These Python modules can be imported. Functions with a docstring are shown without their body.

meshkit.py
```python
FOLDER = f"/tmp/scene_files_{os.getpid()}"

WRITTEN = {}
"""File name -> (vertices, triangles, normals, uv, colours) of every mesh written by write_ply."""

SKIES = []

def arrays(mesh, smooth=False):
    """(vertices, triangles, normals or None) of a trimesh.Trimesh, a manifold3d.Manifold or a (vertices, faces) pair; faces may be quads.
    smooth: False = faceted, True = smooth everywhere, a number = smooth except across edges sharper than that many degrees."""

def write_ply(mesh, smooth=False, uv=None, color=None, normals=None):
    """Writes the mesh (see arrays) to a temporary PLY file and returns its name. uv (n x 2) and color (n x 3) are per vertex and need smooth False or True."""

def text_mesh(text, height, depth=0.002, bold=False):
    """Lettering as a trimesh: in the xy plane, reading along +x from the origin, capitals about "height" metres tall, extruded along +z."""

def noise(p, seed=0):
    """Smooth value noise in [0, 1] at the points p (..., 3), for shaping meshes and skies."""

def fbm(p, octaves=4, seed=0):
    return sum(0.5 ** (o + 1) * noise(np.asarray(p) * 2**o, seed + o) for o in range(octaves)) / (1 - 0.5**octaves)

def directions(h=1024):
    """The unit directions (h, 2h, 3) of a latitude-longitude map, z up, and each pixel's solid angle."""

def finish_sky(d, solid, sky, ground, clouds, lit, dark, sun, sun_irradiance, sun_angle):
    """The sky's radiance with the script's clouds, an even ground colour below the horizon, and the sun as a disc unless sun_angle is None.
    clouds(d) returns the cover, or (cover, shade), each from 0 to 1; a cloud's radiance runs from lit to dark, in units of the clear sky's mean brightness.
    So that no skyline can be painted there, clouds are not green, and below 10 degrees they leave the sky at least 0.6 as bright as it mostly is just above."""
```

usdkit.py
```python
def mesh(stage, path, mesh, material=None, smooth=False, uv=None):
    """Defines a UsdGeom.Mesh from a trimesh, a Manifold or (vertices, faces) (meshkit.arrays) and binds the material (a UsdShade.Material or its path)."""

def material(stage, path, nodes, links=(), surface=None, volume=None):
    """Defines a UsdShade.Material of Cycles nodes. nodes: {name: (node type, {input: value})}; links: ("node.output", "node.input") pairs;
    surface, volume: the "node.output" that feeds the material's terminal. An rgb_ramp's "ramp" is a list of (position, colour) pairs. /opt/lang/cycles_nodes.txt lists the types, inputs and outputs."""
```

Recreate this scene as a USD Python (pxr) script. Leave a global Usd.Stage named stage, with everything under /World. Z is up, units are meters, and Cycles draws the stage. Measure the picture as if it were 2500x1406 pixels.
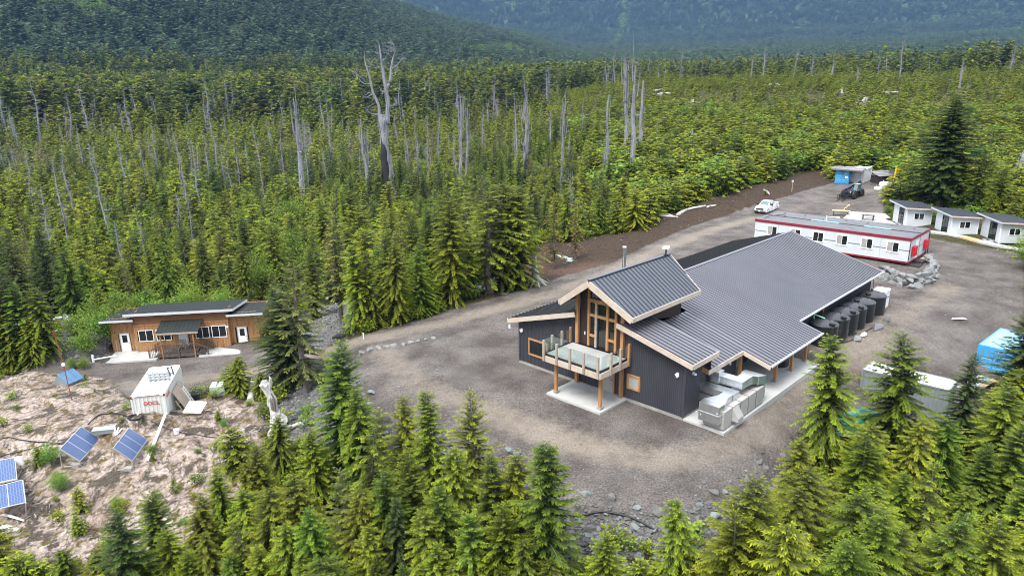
import math, random
import numpy as np
import usdkit, meshkit
from pxr import Usd, UsdGeom, UsdLux, UsdShade, Gf, Sdf, Vt
from scipy.ndimage import gaussian_filter, distance_transform_edt, map_coordinates
from scipy.interpolate import LinearNDInterpolator, NearestNDInterpolator
from scipy.spatial import ConvexHull
import shapely
from shapely.geometry import Polygon, box as sbox

stage = Usd.Stage.CreateInMemory()
UsdGeom.SetStageUpAxis(stage, "Z"); UsdGeom.SetStageMetersPerUnit(stage, 1.0)
UsdGeom.Xform.Define(stage, "/World"); UsdGeom.Scope.Define(stage, "/World/Looks")
M4 = Gf.Matrix4d
# ---------------------------------------------------------------- camera
F, PITCH, ROLL, CAMH = 1704.8, 0.285, -0.014, 21.053
cp, sp = math.cos(PITCH), math.sin(PITCH)
fwd = np.array([0, cp, -sp]); rgt = np.array([1.0, 0, 0]); dwn = np.array([0, -sp, -cp])
r2_ = math.cos(ROLL) * rgt - math.sin(ROLL) * dwn
d2_ = math.sin(ROLL) * rgt + math.cos(ROLL) * dwn
EYE = np.array([0, 0, CAMH])
cam = UsdGeom.Camera.Define(stage, "/World/camera")
cam.CreateHorizontalApertureAttr(36.0); cam.CreateVerticalApertureAttr(36.0 * 1406 / 2500)
cam.CreateFocalLengthAttr(36.0 * F / 2500); cam.CreateClippingRangeAttr(Gf.Vec2f(0.5, 30000))
mm = M4(1)
for i, a in enumerate((r2_, -d2_, -fwd, EYE)):
    mm.SetRow(i, Gf.Vec4d(*map(float, a), 1.0 if i == 3 else 0.0))
cam.AddTransformOp().Set(mm)
cam.CreateExposureAttr(1.85)
# ---------------------------------------------------------------- sky and sun (bright overcast)
SUN_EL, SUN_AZ = math.radians(58), math.radians(-140)       # azimuth = atan2(x, y): sun high behind the camera's left shoulder
sd = np.array([math.sin(SUN_AZ) * math.cos(SUN_EL), math.cos(SUN_AZ) * math.cos(SUN_EL), math.sin(SUN_EL)])
usdkit.material(stage, "/World/Looks/overcast_sky", {
    "tc": ("texture_coordinate", {}), "mp": ("mapping", {"scale": (1.0, 1.0, 2.2)}),
    "sky": ("sky_texture", {"sky_type": "single_scattering", "sun_disc": False, "sun_elevation": SUN_EL, "sun_rotation": SUN_AZ, "altitude": 200.0, "aerosol_density": 1.5}),
    "n": ("noise_texture", {"scale": 1.7, "detail": 6.0, "roughness": 0.55}),
    "cov": ("map_range", {"from_min": 0.25, "from_max": 0.6, "to_min": 0.55, "to_max": 1.0, "clamp": True}),
    "n2": ("noise_texture", {"scale": 2.6, "detail": 5.0, "roughness": 0.55}),
    "cc": ("rgb_ramp", {"ramp": [(0.3, (7.0, 7.6, 8.6)), (0.7, (13.5, 13.9, 14.4))]}),
    "mx": ("mix_color", {"use_clamp": True}),
    "bg": ("background_shader", {"strength": 0.055})},
    [("tc.generated", "mp.vector"), ("mp.vector", "n.vector"), ("mp.vector", "n2.vector"), ("n.fac", "cov.value"), ("n2.fac", "cc.fac"),
     ("cov.result", "mx.fac"), ("sky.color", "mx.a"), ("cc.color", "mx.b"), ("mx.result", "bg.color")], surface="bg.background")
dome = UsdLux.DomeLight.Define(stage, "/World/sky")
UsdShade.MaterialBindingAPI.Apply(dome.GetPrim()).Bind(UsdShade.Material.Get(stage, "/World/Looks/overcast_sky"))
dome.GetPrim().SetCustomDataByKey("kind", "structure")
sun = UsdLux.DistantLight.Define(stage, "/World/sun")
sun.CreateIntensityAttr(0.40); sun.CreateAngleAttr(28.0); sun.CreateColorAttr(Gf.Vec3f(1.0, 0.965, 0.91)); sun.GetPrim().CreateAttribute("inputs:normalize", Sdf.ValueTypeNames.Bool).Set(True)
zz = sd; xx = np.cross([0, 0, 1.0], zz); xx /= np.linalg.norm(xx); yy = np.cross(zz, xx)
sm = M4(1)
for i, a in enumerate((xx, yy, zz)):
    sm.SetRow(i, Gf.Vec4d(*map(float, a), 0.0))
sun.AddTransformOp().Set(sm)

# ---------------------------------------------------------------- pixel <-> place helpers
def ray(u, v):
    d = fwd + r2_ * ((u - 1250) / F) + d2_ * ((v - 703) / F)
    return d
def at(u, v, z=0.0):
    d = ray(u, v)
    return EYE + d * ((z - CAMH) / d[2])
def pix(P):
    P = np.atleast_2d(P) - EYE
    zc = P @ fwd
    return np.c_[1250 + F * (P @ r2_) / zc, 703 + F * (P @ d2_) / zc]
BX, BY, BYAW = 0.535, 51.055, 0.775
cb, sb = math.cos(BYAW), math.sin(BYAW)
def BW(X, Y, z=0.0):
    return np.array([BX + X * cb + Y * sb, BY - X * sb + Y * cb, z])
def to_local(P):
    x, y = P[0] - BX, P[1] - BY
    return np.array([x * cb - y * sb, x * sb + y * cb, P[2]])

# ---------------------------------------------------------------- mesh builder
class MB:
    def __init__(s): s.v, s.f, s.n = [], [], 0
    def add(s, v, f):
        v = np.asarray(v, float); f = np.asarray(f, int)
        if f.shape[1] == 4: f = np.vstack([f[:, [0, 1, 2]], f[:, [0, 2, 3]]])
        s.v.append(v); s.f.append(f + s.n); s.n += len(v); return s
    HF = np.array([(0, 3, 2, 1), (4, 5, 6, 7), (0, 1, 5, 4), (1, 2, 6, 5), (2, 3, 7, 6), (3, 0, 4, 7)])
    def hexa(s, p): return s.add(p, s.HF)
    def box(s, x0, x1, y0, y1, z0, z1):
        return s.hexa([(x0, y0, z0), (x1, y0, z0), (x1, y1, z0), (x0, y1, z0), (x0, y0, z1), (x1, y0, z1), (x1, y1, z1), (x0, y1, z1)])
    def beam(s, p, q, w, h, up=(0, 0, 1)):
        p, q = np.asarray(p, float), np.asarray(q, float); d = q - p; d /= np.linalg.norm(d)
        a = np.cross(d, up); a /= np.linalg.norm(a); b = np.cross(a, d)
        a, b = a * w / 2, b * h / 2
        return s.hexa([p - a - b, p + a - b, q + a - b, q - a - b, p - a + b, p + a + b, q + a + b, q - a + b])
    def tube(s, pts, r, n=6):
        p = np.asarray(pts, float); t = np.gradient(p, axis=0); t /= np.linalg.norm(t, axis=1, keepdims=True) + 1e-12
        a = np.cross(t, np.where(np.abs(t[:, 2:]) < 0.9, [[0, 0, 1.0]], [[1.0, 0, 0]])); a /= np.linalg.norm(a, axis=1, keepdims=True) + 1e-12
        b = np.cross(t, a); an = np.arange(n) * 2 * np.pi / n; r = np.broadcast_to(r, (len(p),))
        v = p[:, None] + r[:, None, None] * (np.cos(an)[None, :, None] * a[:, None] + np.sin(an)[None, :, None] * b[:, None])
        i, j = np.meshgrid(np.arange(len(p) - 1), np.arange(n), indexing="ij")
        q = np.stack([i * n + j, i * n + (j + 1) % n, (i + 1) * n + (j + 1) % n, (i + 1) * n + j], -1).reshape(-1, 4)
        f = np.vstack([q[:, [0, 2, 1]], q[:, [0, 3, 2]]])
        v = np.vstack([v.reshape(-1, 3), p[0], p[-1]]); m = len(v); k = np.arange(n); e = (len(p) - 1) * n
        f = np.vstack([f, np.c_[np.full(n, m - 2), k, (k + 1) % n], np.c_[np.full(n, m - 1), e + (k + 1) % n, e + k]])
        return s.add(v, f)
    def lathe(s, prof, n=20, c=(0, 0, 0)):
        pr = np.asarray(prof, float); an = np.arange(n) * 2 * np.pi / n
        v = np.stack([pr[:, None, 0] * np.cos(an), pr[:, None, 0] * np.sin(an), np.broadcast_to(pr[:, None, 1], (len(pr), n))], -1).reshape(-1, 3) + np.asarray(c)
        i, j = np.meshgrid(np.arange(len(pr) - 1), np.arange(n), indexing="ij")
        return s.add(v, np.stack([i * n + j, i * n + (j + 1) % n, (i + 1) * n + (j + 1) % n, (i + 1) * n + j], -1).reshape(-1, 4))
    def prism(s, pts, off):
        """convex polygon (k,3) thickened by the vector off"""
        p = np.asarray(pts, float); k = len(p); q = p + np.asarray(off, float)
        i = np.arange(1, k - 1); j = np.arange(k)
        f = np.vstack([np.c_[0 * i, i + 1, i], np.c_[0 * i + k, i + k, i + 1 + k], np.c_[j, (j + 1) % k, (j + 1) % k + k], np.c_[j, (j + 1) % k + k, j + k]])
        return s.add(np.vstack([p, q]), f)
    def get(s): return np.vstack(s.v), np.vstack(s.f)
    def move(s, T, rz=0.0):
        c, q = math.cos(rz), math.sin(rz); R = np.array([[c, -q, 0], [q, c, 0], [0, 0, 1]])
        s.v = [v @ R.T + np.asarray(T, float) for v in s.v]; return s

# ---------------------------------------------------------------- naming
COUNT = {}
def numbered(parent, name):
    k = COUNT.get((parent, name), 0); COUNT[(parent, name)] = k + 1
    return f"{parent}/{name}" if k == 0 else f"{parent}/{name}_{k:03d}"
def tag(prim, label=None, cat=None, group=None, kind=None):
    for k, v in (("label", label), ("category", cat), ("group", group), ("kind", kind)):
        if v: prim.SetCustomDataByKey(k, v)
    return prim
def thing(name, label, cat, loc=(0, 0, 0), rz=0.0, group=None):
    path = numbered("/World", name); x = UsdGeom.Xform.Define(stage, path)
    x.AddTranslateOp().Set(Gf.Vec3d(*map(float, loc))); x.AddRotateZOp().Set(math.degrees(rz))
    tag(x.GetPrim(), label, cat, group); return path
def part(parent, name, mb, m, label=None, smooth=False, kind=None):
    path = numbered(parent, name)
    g = mb.get() if isinstance(mb, MB) else mb
    me = usdkit.mesh(stage, path, g, LOOK[m], smooth=smooth)
    tag(me.GetPrim(), label, None, None, kind); return path
def single(name, mb, m, label=None, cat=None, group=None, kind=None, smooth=False):
    p = part("/World", name, mb, m, smooth=smooth); tag(stage.GetPrimAtPath(p), label, cat, group, kind); return p

# ---------------------------------------------------------------- materials
LOOK = {}
def mat(name, c1, c2=None, scale=2.0, rough=0.6, metallic=0.0, bump=0.0, bscale=30.0, spec=0.5, stretch=(1, 1, 1), island=0.0, c3=None, world=False, coat=0.0):
    nodes = {"p": ("principled_bsdf", {"roughness": rough, "metallic": metallic, "specular_ior_level": spec, "base_color": c1, "coat_weight": coat})}
    L = []
    nodes["tc"] = ("geometry", {}) if world else ("texture_coordinate", {})
    src = "tc.position" if world else "tc.object"
    if c2 is not None:
        nodes["mp"] = ("mapping", {"scale": stretch}); L.append((src, "mp.vector"))
        nodes["n"] = ("noise_texture", {"scale": scale, "detail": 5.0, "roughness": 0.6}); L.append(("mp.vector", "n.vector"))
        ramp = [(0.33, c1), (0.67, c2)] if c3 is None else [(0.3, c1), (0.5, c2), (0.7, c3)]
        nodes["r"] = ("rgb_ramp", {"ramp": ramp}); L.append(("n.fac", "r.fac"))
        out = "r.color"
        if island:
            nodes["g"] = ("geometry", {}); nodes["oi"] = ("object_info", {})
            nodes["mr"] = ("map_range", {"from_min": 0.0, "from_max": 1.0, "to_min": 1 - island, "to_max": 1 + island})
            nodes["hs"] = ("hsv", {}); L += [("g.random_per_island", "mr.value"), ("mr.result", "hs.value"), (out, "hs.color")]; out = "hs.color"
        L.append((out, "p.base_color"))
    if bump:
        nodes["bn"] = ("noise_texture", {"scale": bscale, "detail": 6.0, "roughness": 0.65}); nodes["b"] = ("bump", {"strength": bump, "distance": 0.05})
        L += [(src, "bn.vector"), ("bn.fac", "b.height"), ("b.normal", "p.normal")]
    LOOK[name] = usdkit.material(stage, "/World/Looks/" + name, nodes, L, surface="p.BSDF")
def pane(name, tint, fac=.1):
    LOOK[name] = usdkit.material(stage, "/World/Looks/" + name, {"t": ("transparent_bsdf", {"color": tint}), "g": ("glossy_bsdf", {"roughness": 0.02, "color": (0.9, 0.95, 0.95)}),
        "m": ("mix_closure", {"fac": fac})}, [("t.BSDF", "m.closure1"), ("g.BSDF", "m.closure2")], surface="m.closure")

mat("slate_siding", (.040, .042, .052), (.050, .052, .064), .8, .42, spec=.5, stretch=(1, 1, .2))
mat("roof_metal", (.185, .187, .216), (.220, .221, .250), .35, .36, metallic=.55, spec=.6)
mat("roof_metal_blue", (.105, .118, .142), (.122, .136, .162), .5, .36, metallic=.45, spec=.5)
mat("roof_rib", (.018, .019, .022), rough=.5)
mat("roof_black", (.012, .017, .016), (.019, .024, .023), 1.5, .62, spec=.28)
mat("brown_panel", (.030, .019, .018), (.036, .023, .022), 1.0, .5)
mat("whitewashed_wood", (.50, .40, .32), (.62, .53, .45), 1.6, .65, stretch=(1, 1, 1), bump=.1, island=.1)
mat("timber", (.36, .175, .065), (.52, .28, .12), 1.8, .6, stretch=(3, 3, .6), bump=.1, island=.1)
mat("grey_timber", (.34, .28, .22), (.46, .39, .31), 3.0, .7, bump=.15, island=.12)
mat("old_deck_wood", (.085, .065, .055), (.15, .12, .105), 3.0, .75, bump=.2, island=.2)
mat("concrete", (.35, .35, .337), (.44, .44, .425), .9, .8, bump=.08, bscale=18, c3=(.40, .40, .385))
mat("concrete_skirt", (.22, .21, .19), (.34, .33, .30), 1.5, .85)
mat("deck_membrane", (.30, .31, .31), (.40, .40, .39), .7, .65)
mat("galvanized", (.46, .49, .51), (.60, .63, .65), 2.5, .34, metallic=.95, c3=(.53, .56, .58))
mat("duct_band", (.75, .77, .78), rough=.3, metallic=.9)
mat("cabinet_grey", (.33, .315, .30), (.39, .375, .36), 1.0, .5)
mat("white_paint", (.50, .535, .555), (.56, .59, .605), .8, .45)
mat("white_plastic", (.82, .82, .82), rough=.35)
mat("white_membrane", (.70, .69, .67), (.86, .86, .85), .6, .55, c3=(.80, .80, .79))
mat("dark_glass", (.010, .013, .014), rough=.04, spec=.8)
mat("curtain_glass", (.30, .29, .27), (.36, .35, .33), 2, .12, spec=.8)
mat("dark_interior", (.008, .008, .009), rough=.9)
mat("black_plastic", (.009, .0095, .011), (.014, .0145, .016), 2.0, .38, stretch=(1, 1, 4))
mat("black_rubber", (.012, .012, .012), (.03, .028, .025), 4.0, .8)
mat("tank_dome", (.028, .030, .036), (.045, .047, .054), 2.0, .34, spec=.6)
mat("maroon", (.19, .012, .026), (.24, .018, .034), 1.0, .45)
mat("red_paint", (.44, .012, .024), rough=.4)
mat("trailer_roof", (.085, .088, .098), (.13, .135, .145), .5, .55, c3=(.105, .108, .118))
mat("sky_blue_strip", (.24, .55, .72), rough=.5)
mat("blue_paint", (.035, .24, .52), (.05, .31, .60), .9, .42, c3=(.04, .27, .56))
mat("pale_blue_roof", (.22, .50, .64), (.32, .58, .70), .7, .5)
mat("white_container", (.62, .64, .65), (.74, .75, .75), .7, .5, c3=(.66, .66, .64))
mat("faded_container", (.50, .52, .49), (.66, .67, .64), 1.1, .6, stretch=(1, 1, .35), c3=(.60, .60, .57))
mat("rust", (.16, .045, .02), (.26, .08, .035), 6.0, .85)
mat("grey_container", (.17, .195, .20), (.22, .245, .25), .8, .5)
mat("red_print", (.55, .02, .02), rough=.5)
mat("shed_panel", (.52, .56, .60), (.59, .62, .655), .6, .5)
mat("shed_roof", (.022, .027, .038), (.032, .038, .049), 1.2, .75, spec=.3)
mat("aluminium", (.66, .67, .68), rough=.32, metallic=.8)
mat("dark_steel", (.014, .017, .020), (.024, .027, .030), 2.0, .45)
mat("cab_glass", (.10, .17, .19), rough=.05, spec=.9)
mat("car_white", (.80, .81, .82), rough=.22, coat=.6, spec=.5)
mat("chrome", (.5, .51, .52), rough=.18, metallic=1.0)
mat("yellow_paint", (.62, .42, .015), rough=.4)
mat("lumber", (.52, .36, .19), (.62, .46, .27), 2.0, .7, island=.12)
mat("sheet_stack", (.17, .155, .175), (.23, .21, .23), 1.2, .45)
mat("dark_timber", (.022, .017, .016), (.04, .03, .028), 1.5, .8)
mat("plywood", (.34, .27, .21), (.43, .36, .29), 2.0, .7)
mat("tarp_green", (.01, .17, .13), (.02, .25, .19), 1.2, .4)
mat("mint_plastic", (.35, .72, .60), rough=.4)
mat("lid_green", (.33, .44, .40), (.42, .52, .47), 1.5, .6)
mat("bag_white", (.74, .74, .72), (.84, .84, .82), 2, .6)
mat("pale_stone", (.12, .122, .122), (.27, .275, .275), 1.4, .85, bump=.5, bscale=6, c3=(.19, .195, .19), world=True, island=.2)
mat("grey_stone", (.13, .125, .125), (.22, .215, .21), 1.5, .85, bump=.3, bscale=10, island=.35)
mat("mint_stone", (.16, .185, .178), (.25, .28, .268), 1.2, .85, bump=.3, bscale=8, island=.2)
mat("driftwood", (.20, .18, .165), (.60, .58, .56), 2.6, .85, bump=.5, bscale=9, stretch=(1, 1, .4), island=.12, c3=(.44, .41, .39), world=True)
mat("litter_wood", (.17, .15, .13), (.42, .40, .37), 1.3, .85, island=.35, c3=(.27, .24, .21), world=True)
mat("dead_wood", (.018, .018, .022), (.255, .258, .290), 1.6, .85, bump=.5, bscale=7, stretch=(2.4, 2.4, .16), c3=(.150, .150, .170), world=True)
mat("burnt_wood", (.006, .006, .007), (.02, .02, .022), 4.0, .8)
mat("bark", (.10, .085, .07), (.17, .15, .13), 4.0, .9, bump=.4, stretch=(2, 2, .5), world=True)
mat("black_hose", (.012, .012, .014), rough=.5)
pane("rail_glass", (.90, .95, .94), .12)
pane("cab_pane", (.55, .62, .62), .15)
# solar cells: blue squares with pale grid lines (flat print under glass)
LOOK["solar_cells"] = usdkit.material(stage, "/World/Looks/solar_cells", {"tc": ("uvmap", {"attribute": "st"}), "b": ("brick_texture", {"offset": 0.0, "color1": (.035, .075, .20), "color2": (.045, .09, .23), "mortar": (.16, .20, .30), "scale": 1.0, "mortar_size": .012, "brick_width": .165, "row_height": .165}),
    "p": ("principled_bsdf", {"roughness": .10, "specular_ior_level": .6})}, [("tc.UV", "b.vector"), ("b.color", "p.base_color")], surface="p.BSDF")
# ---------------------------------------------------------------- terrain height
CTRL = [  # u, v, z : places read off the site
 (1269,883,0),(1666,1025,0),(1335,960,0),(1465,1012,0),(1700,1065,0),(1500,1250,-.15),(1380,1230,-.2),(1640,1258,-.15),(1250,1115,-.1),(1130,1098,-.2),(1010,1050,-.2),
 (1000,960,0),(1100,880,0),(905,985,-.3),(880,925,-.4),(1000,850,-.2),(1150,780,0),(1300,725,.1),(1450,680,.2),(1620,620,.4),(1750,570,.4),(1850,1085,0),(1900,960,0),(2020,880,-.1),(2100,800,0),(2180,750,0),
 (1740,1225,-.2),(1850,1170,-.5),(1870,525,.25),(1980,500,.6),(2040,445,1.8),(2130,440,1.8),(2080,487,.8),(2180,450,1.8),(2230,420,3),(2150,520,.7),
 (870,860,-.9),(820,862,-1.7),(760,880,-3.2),(640,900,-5.2),(540,915,-5.8),(430,935,-6.0),(300,932,-6.0),(180,925,-6.0),(250,885,-6.3),(300,870,-6.35),(450,865,-6.35),(600,855,-6.3),(640,830,-5.6),(700,800,-4.5),(800,790,-2.2),(880,770,-1.0),
 (2240,690,.0),(2330,750,-.2),(2250,640,.75),(2290,640,.3),(2480,600,.75),(2290,575,.85),(2400,600,.75),(2400,700,0),(2480,760,-.7),(2230,600,.8),(2200,560,.8),(2480,520,2.5),(2150,790,0),(2150,900,-2.0),(2110,985,-3.6),(2120,920,-2.6),(2220,1000,-3.5),(2300,1030,-3.6),(2380,925,-3.45),(2450,930,-3.5),(2300,860,-1.4),(2400,840,-1.8),(2490,850,-2.4),(2100,1040,-2.2),(2000,1000,-.7),
 (2050,1150,-4),(2250,1150,-4.5),(2450,1150,-4.5),(1950,1180,-2.2),(1880,1230,-1.6),
 (0,900,-6.6),(60,930,-6.0),(100,890,-6.0),(0,980,-5.8),(100,975,-5.6),(200,970,-5.2),(260,990,-5.3),(330,1013,-3.5),(370,1014,-3.4),(405,1004,-3.7),(440,990,-4.3),(520,1000,-4.3),(600,980,-4.3),(640,1040,-4.2),(690,990,-4.2),(720,1040,-3.8),(780,990,-2.2),(850,990,-1.4),
 (0,1060,-5.0),(80,1070,-4.7),(130,1100,-4.9),(190,1075,-4.6),(190,1135,-5.1),(250,1090,-4.7),(320,1080,-4.3),(320,1130,-4.7),(380,1090,-4.1),(330,1034,-4.3),(370,1036,-4.2),(415,1028,-4.3),(300,1002,-4.0),(450,1010,-4.6),(30,1150,-5.6),(30,1210,-6.1),(450,1080,-4.3),(560,1080,-4.4),(620,1140,-4.8),(480,1180,-5.2),(300,1230,-5.8),(120,1200,-5.8),(0,1260,-6.5),(200,1330,-6.8),(400,1330,-6.4),(0,1406,-7.2),(560,1260,-5.4),(250,1406,-7),
 (740,1110,-3.8),(850,1100,-3.0),(950,1120,-2.4),(1080,1180,-2.2),(1200,1230,-2.0),(1300,1300,-2.2),(800,1250,-5),(700,1350,-6.5),(950,1300,-4.4),(1100,1350,-3.8),(1250,1390,-3.2),(1480,1310,-.75),(1600,1320,-.7),(1480,1390,-1.6),(1650,1390,-1.6),(1750,1310,-1.2),(1850,1330,-2.6),(2000,1300,-4.0),(2200,1300,-5),(2400,1300,-5.5),(2000,1400,-4.6),(2300,1400,-5.6),(1720,1400,-2.2),(1850,1400,-3.4),
 (1250,660,-.2),(1150,715,-.6),(1380,610,-.2),(1560,570,.1),(1750,490,.6),(1950,425,1.6),(2030,405,2.2),
 (1000,760,-1.2),(900,800,-1.4),(1100,700,-1.6),(700,740,-6),(500,760,-6.5),(300,780,-6.8),(100,800,-7),(0,830,-7.2),
]
pts = np.array([at(*c) for c in CTRL])
gx0, gx1, gy0, gy1, gs = -110.0, 120.0, -20.0, 230.0, 0.5
def far_h(x, y):
    d = np.hypot(x, y); az = np.degrees(np.arctan2(x, np.maximum(y, 1e-3)))
    base = np.interp(d, [0, 60, 120, 200, 400, 700, 1200, 2000, 3000, 4200, 9000], [-7, -7, -6, -4.5, 1, 11, 36, 82, 150, 230, 260])
    s = 1 / (1 + np.exp(-(az - 3.5) / 2.2))
    hump = np.interp(d, [60, 110, 150, 230, 330, 420, 520, 640, 900], [4, 7, 7.5, 11, 17.3, 18.5, 9, 2, 0])
    h = base + s * hump
    # wooded hill on the left
    hl = np.interp(az, [-90, -60, -40, -20, -13, -9.5, -6, -2, 2, 6, 40], [420, 430, 420, 330, 262, 165, 118, 75, 40, 5, 0])
    h = h + hl * np.interp(d, [700, 900, 1300, 1900, 2400, 3400], [0, .10, .45, .86, 1.0, .55]) * np.interp(az, [-90, 3, 8], [1, 1, 0])
    # high mountain wall beyond
    m = np.interp(d, [2900, 3400, 4100, 4900, 9000], [0, 45, 300, 560, 600])
    w = 3.0 + 1.1 * np.sin(az / 5.2 + 1.0) + 0.7 * np.sin(az / 2.1) + .3 * np.sin(az * 1.3 + d / 500)
    h = h + m * (0.86 + 0.045 * w)
    return h
def vnoise(x, y, s, seed=0, o=4):
    return meshkit.fbm(np.stack([np.asarray(x) / s, np.asarray(y) / s, np.zeros_like(np.asarray(x, float)) + 7.3 * seed], -1), o, seed) - 0.5
NX, NY = int((gx1 - gx0) / gs) + 1, int((gy1 - gy0) / gs) + 1
GX, GY = np.meshgrid(np.linspace(gx0, gx1, NX), np.linspace(gy0, gy1, NY), indexing="ij")
# anchor the surrounding country
ring = [(x, y) for x in np.arange(gx0, gx1 + 1, 23) for y in np.arange(gy0, gy1 + 1, 23) if np.min(np.hypot(pts[:, 0] - x, pts[:, 1] - y)) > 20]
ring = np.array(ring); rz_ = far_h(ring[:, 0], ring[:, 1]); rz_ = np.where(ring[:, 1] < 22, np.minimum(rz_, -7.0), rz_)
P3 = np.vstack([pts, np.c_[ring, rz_]])
lin = LinearNDInterpolator(P3[:, :2], P3[:, 2])
HG = lin(GX, GY); bad = np.isnan(HG); HG[bad] = NearestNDInterpolator(P3[:, :2], P3[:, 2])(GX[bad], GY[bad])
HG = gaussian_filter(HG, 2.4)
def near_w(x, y):
    ex = np.minimum(np.minimum(x - gx0, gx1 - x), np.minimum(y - gy0, gy1 - y))
    return np.clip(ex / 25.0, 0, 1)
def samp(A, x, y): return map_coordinates(A, [(np.asarray(x) - gx0) / gs, (np.asarray(y) - gy0) / gs], order=1, mode="nearest")
def base_h(x, y):
    w = near_w(x, y); return samp(HG, x, y) * w + far_h(x, y) * (1 - w)
def ground_px(u, v):
    """where the pixel's line of sight meets the ground"""
    d = ray(u, v); t = np.arange(15, 260, .25); P = EYE + d * t[:, None] / np.linalg.norm(d)
    m = P[:, 2] < base_h(P[:, 0], P[:, 1]); return P[np.argmax(m)] if m.any() else P[-1]
def world_poly(px): return Polygon([ground_px(*q)[:2] for q in px]).buffer(0)
YARD = world_poly([(95,915),(70,905),(110,892),(240,893),(268,868),(620,836),(660,850),(700,862),(790,838),(800,852),(905,815),(1000,790),(1100,757),(1180,735),(1320,694),(1400,668),(1500,640),(1600,590),(1700,550),(1800,518),(1850,500),(1950,470),(2035,446),(2120,425),(2190,432),(2205,465),(2155,498),(2165,540),(2230,570),(2300,590),(2500,622),(2500,770),(2470,820),(2500,900),(2480,960),(2380,1000),(2310,1045),(2250,1100),(2150,1120),(2000,1140),(1900,1130),(1850,1180),(1740,1228),(1640,1260),(1560,1266),(1480,1254),(1380,1232),(1290,1180),(1250,1120),(1130,1103),(1010,1058),(905,1000),(885,930),(850,900),(760,905),(660,925),(560,935),(470,962),(440,985),(330,985),(290,958),(262,928),(180,920)])
SOIL = world_poly([(1150,735),(1150,700),(1250,650),(1330,598),(1420,588),(1560,560),(1600,533),(1700,508),(1790,470),(1950,425),(2030,405),(2042,446),(1950,472),(1850,502),(1800,520),(1700,552),(1600,592),(1500,642),(1400,668),(1320,694),(1200,728)])
ROCK = world_poly([(0,925),(60,912),(170,915),(265,930),(292,960),(330,1000),(440,1000),(560,955),(640,960),(665,1010),(640,1090),(610,1180),(520,1290),(380,1400),(0,1406),(-150,1406),(-150,930)])
RUBBLE = world_poly([(660,925),(760,905),(850,900),(885,930),(905,1000),(1010,1058),(1130,1103),(1250,1120),(1290,1180),(1380,1232),(1480,1254),(1560,1266),(1640,1260),(1740,1228),(1850,1180),(1900,1130),(1960,1200),(1900,1290),(1780,1400),(1400,1406),(1250,1330),(1130,1230),(980,1150),(850,1120),(740,1100),(690,1060),(680,980)])
BANK = world_poly([(770,745),(880,740),(895,800),(800,846),(700,862),(690,800)])
LEFTBANK = world_poly([(0,880),(0,800),(150,800),(262,800),(268,868),(240,893),(110,892),(70,905)])
flatg = np.c_[GX.ravel(), GY.ravel()]
def mask(poly): return shapely.contains_xy(poly, flatg[:, 0], flatg[:, 1]).reshape(GX.shape).astype(float)
MK = {k: mask(p) for k, p in dict(yard=YARD, soil=SOIL, rock=ROCK, rubble=RUBBLE, bank=BANK, lbank=LEFTBANK).items()}
MK["soil"] *= 1 - MK["yard"]; MK["rock"] *= 1 - MK["yard"]; MK["rubble"] *= (1 - MK["yard"]) * (1 - MK["rock"])
EDGE = distance_transform_edt(MK["yard"] < .5) * gs            # metres outside the yard
tr = np.zeros_like(GX)
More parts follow.
